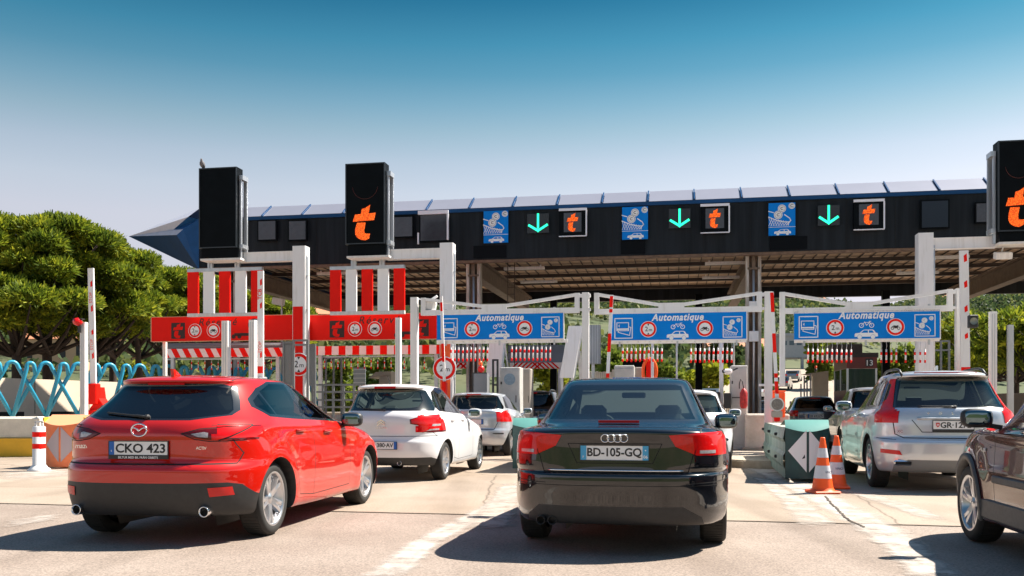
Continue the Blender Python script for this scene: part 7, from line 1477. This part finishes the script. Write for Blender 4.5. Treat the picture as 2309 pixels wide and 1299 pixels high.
def small_car(px, Y, dx, label, pm, L_=4.3, H=1.5, pick=False, face=1):
    p = at(px, 917, Y); c = CXR(Y); z = terrain(c, Y)+.35; r = empty('far_car', label, 'car', (p.x, Y, z), math.atan2(1, .45)-math.pi/2 if face > 0 else math.atan2(-1, -.45)-math.pi/2, 'cars on the far road')
    prof = [(-2.1, .3), (-2.15, .75), (-1.9, 1.0), (-1.6, 1.02), (-1.2, H-.05), (.3, H), (1.0, 1.02), (1.95, .85), (2.15, .6), (2.15, .3)] if not pick else [(-2.4, .45), (-2.4, 1.1), (-.7, 1.1), (-.6, 1.72), (.5, 1.72), (1.1, 1.15), (2.3, 1.0), (2.4, .45)]
    Mx = Matrix(((0, 0, 1, -.85), (1, 0, 0, 0), (0, 1, 0, 0), (0, 0, 0, 1))); b = MB(); b.prism(prof, Mx, 1.7); b.build('body', pm, r)
    g = [(-1.5, 1.04), (-1.15, H-.14), (.25, H-.10), (.85, 1.04)] if not pick else [(-.5, 1.16), (-.45, 1.62), (.45, 1.62), (.95, 1.18)]
    b = MB(); b.prism(g, Matrix(((0, 0, 1, -.86), (1, 0, 0, 0), (0, 1, 0, 0), (0, 0, 0, 1))), 1.72); b.build('side_window', M_trim, r)
    b = MB(); xb = -2.17 if not pick else -.72; b.b2(-.62, .62, xb+(.55 if not pick else 0), xb+(.75 if not pick else .1), 1.05, H-.16 if not pick else 1.6); b.build('rear_window', M_trim, r)
    for s in (-1, 1):
        for y in (-1.3, 1.3): b = MB(); b.lathe([(0, -.1), (.31, -.1), (.31, .1), (0, .1)], Matrix.Translation((s*.78, y, .31)) @ Matrix.Rotation(R(90), 4, 'Y'), 16); b.build('wheel', M_rubber, r)
        b = MB(); b.b2(s*.6, s*.84, -2.2 if not pick else -2.43, -2.1, .72, .92); b.build('tail_light', M_light, r)
small_car(1600, 72, 0, 'silver pick up on the far road above the white car', P_silver, pick=True); small_car(1716, 92, 0, 'white car on the far road beside the white post', P_white2); small_car(1766, 110, 0, 'dark car on the far road right of the thin barrier arm', P_bgrey); small_car(1790, 124, 0, 'small dark blue car far up the road', P_bgrey); small_car(1552, 80, 0, 'white car on the far road beside the yellow bush', P_white2)
# lattice parapet of the far road
p, q = at(1535, 917, 62), at(1650, 917, 66); d = q-p; Lg = d.length; r = empty('lattice_parapet', 'pale concrete parapet with crossed struts beyond the middle lane', 'fence', (p.x, p.y, 0), math.atan2(d.y, d.x)); z0, z1 = .4, 2.0; b = MB(); b.b2(0, Lg, -.1, .1, 0, z0); b.b2(0, Lg, -.06, .06, z1-.15, z1); b.build('rails', M_far_road, r); b = MB()
for k in range(7): x = Lg*(.1+k*.13); b.bar((x, 0, z0), (x+.35, 0, z1-.1), .10); b.bar((x+.45, .0, z0), (x+.1, 0, z1-.1), .10)
b.build('struts', M_far_road, r)
for k, (px, Y, lb) in enumerate([(1655, 70, 'slim street lamp beyond the tall grey cabinet'), (1888, 60, 'slim street lamp left of booth 13')]):
    p = at(px, 917, Y); r = empty('lamp_post', lb, 'street lamp', (p.x, Y, 0), 0, 'far street lamps'); b = MB(); b.tube([(0, 0, 0), (0, 0, 7), (.6, 0, 7.6)], [.09, .06, .04], 8); b.build('mast', M_alu, r); b = MB(); b.box((.8, 0, 7.6), (.6, .25, .12), bev=.03); b.build('lamp_head', M_alu, r)
# long low walls beside the lanes behind the plaza
for (pa, Ya, pb, Yb, h, lb) in ((1690, 48, 1850, 95, .9, 'low pale concrete divider beside the far road'), (2190, 34, 2330, 30, 1.6, 'pale wall behind the posts at the right edge'), (700, 44, 1010, 44, .9, 'low concrete divider beyond the railing')):
    p, q = at(pa, 917, Ya), at(pb, 917, Yb); d = q-p; Lg = d.length; r = empty('concrete_divider', lb, 'wall', (p.x, p.y, max(0, terrain(p.x, p.y))), math.atan2(d.y, d.x)); b = MB(); b.box((Lg/2, 0, h/2), (Lg, .3, h), bev=.04); b.build('wall', M_far_road, r); b = MB(); b.box((Lg/2, 0, .08), (Lg, .5, .16), bev=.03); b.build('foot', M_kerb, r)
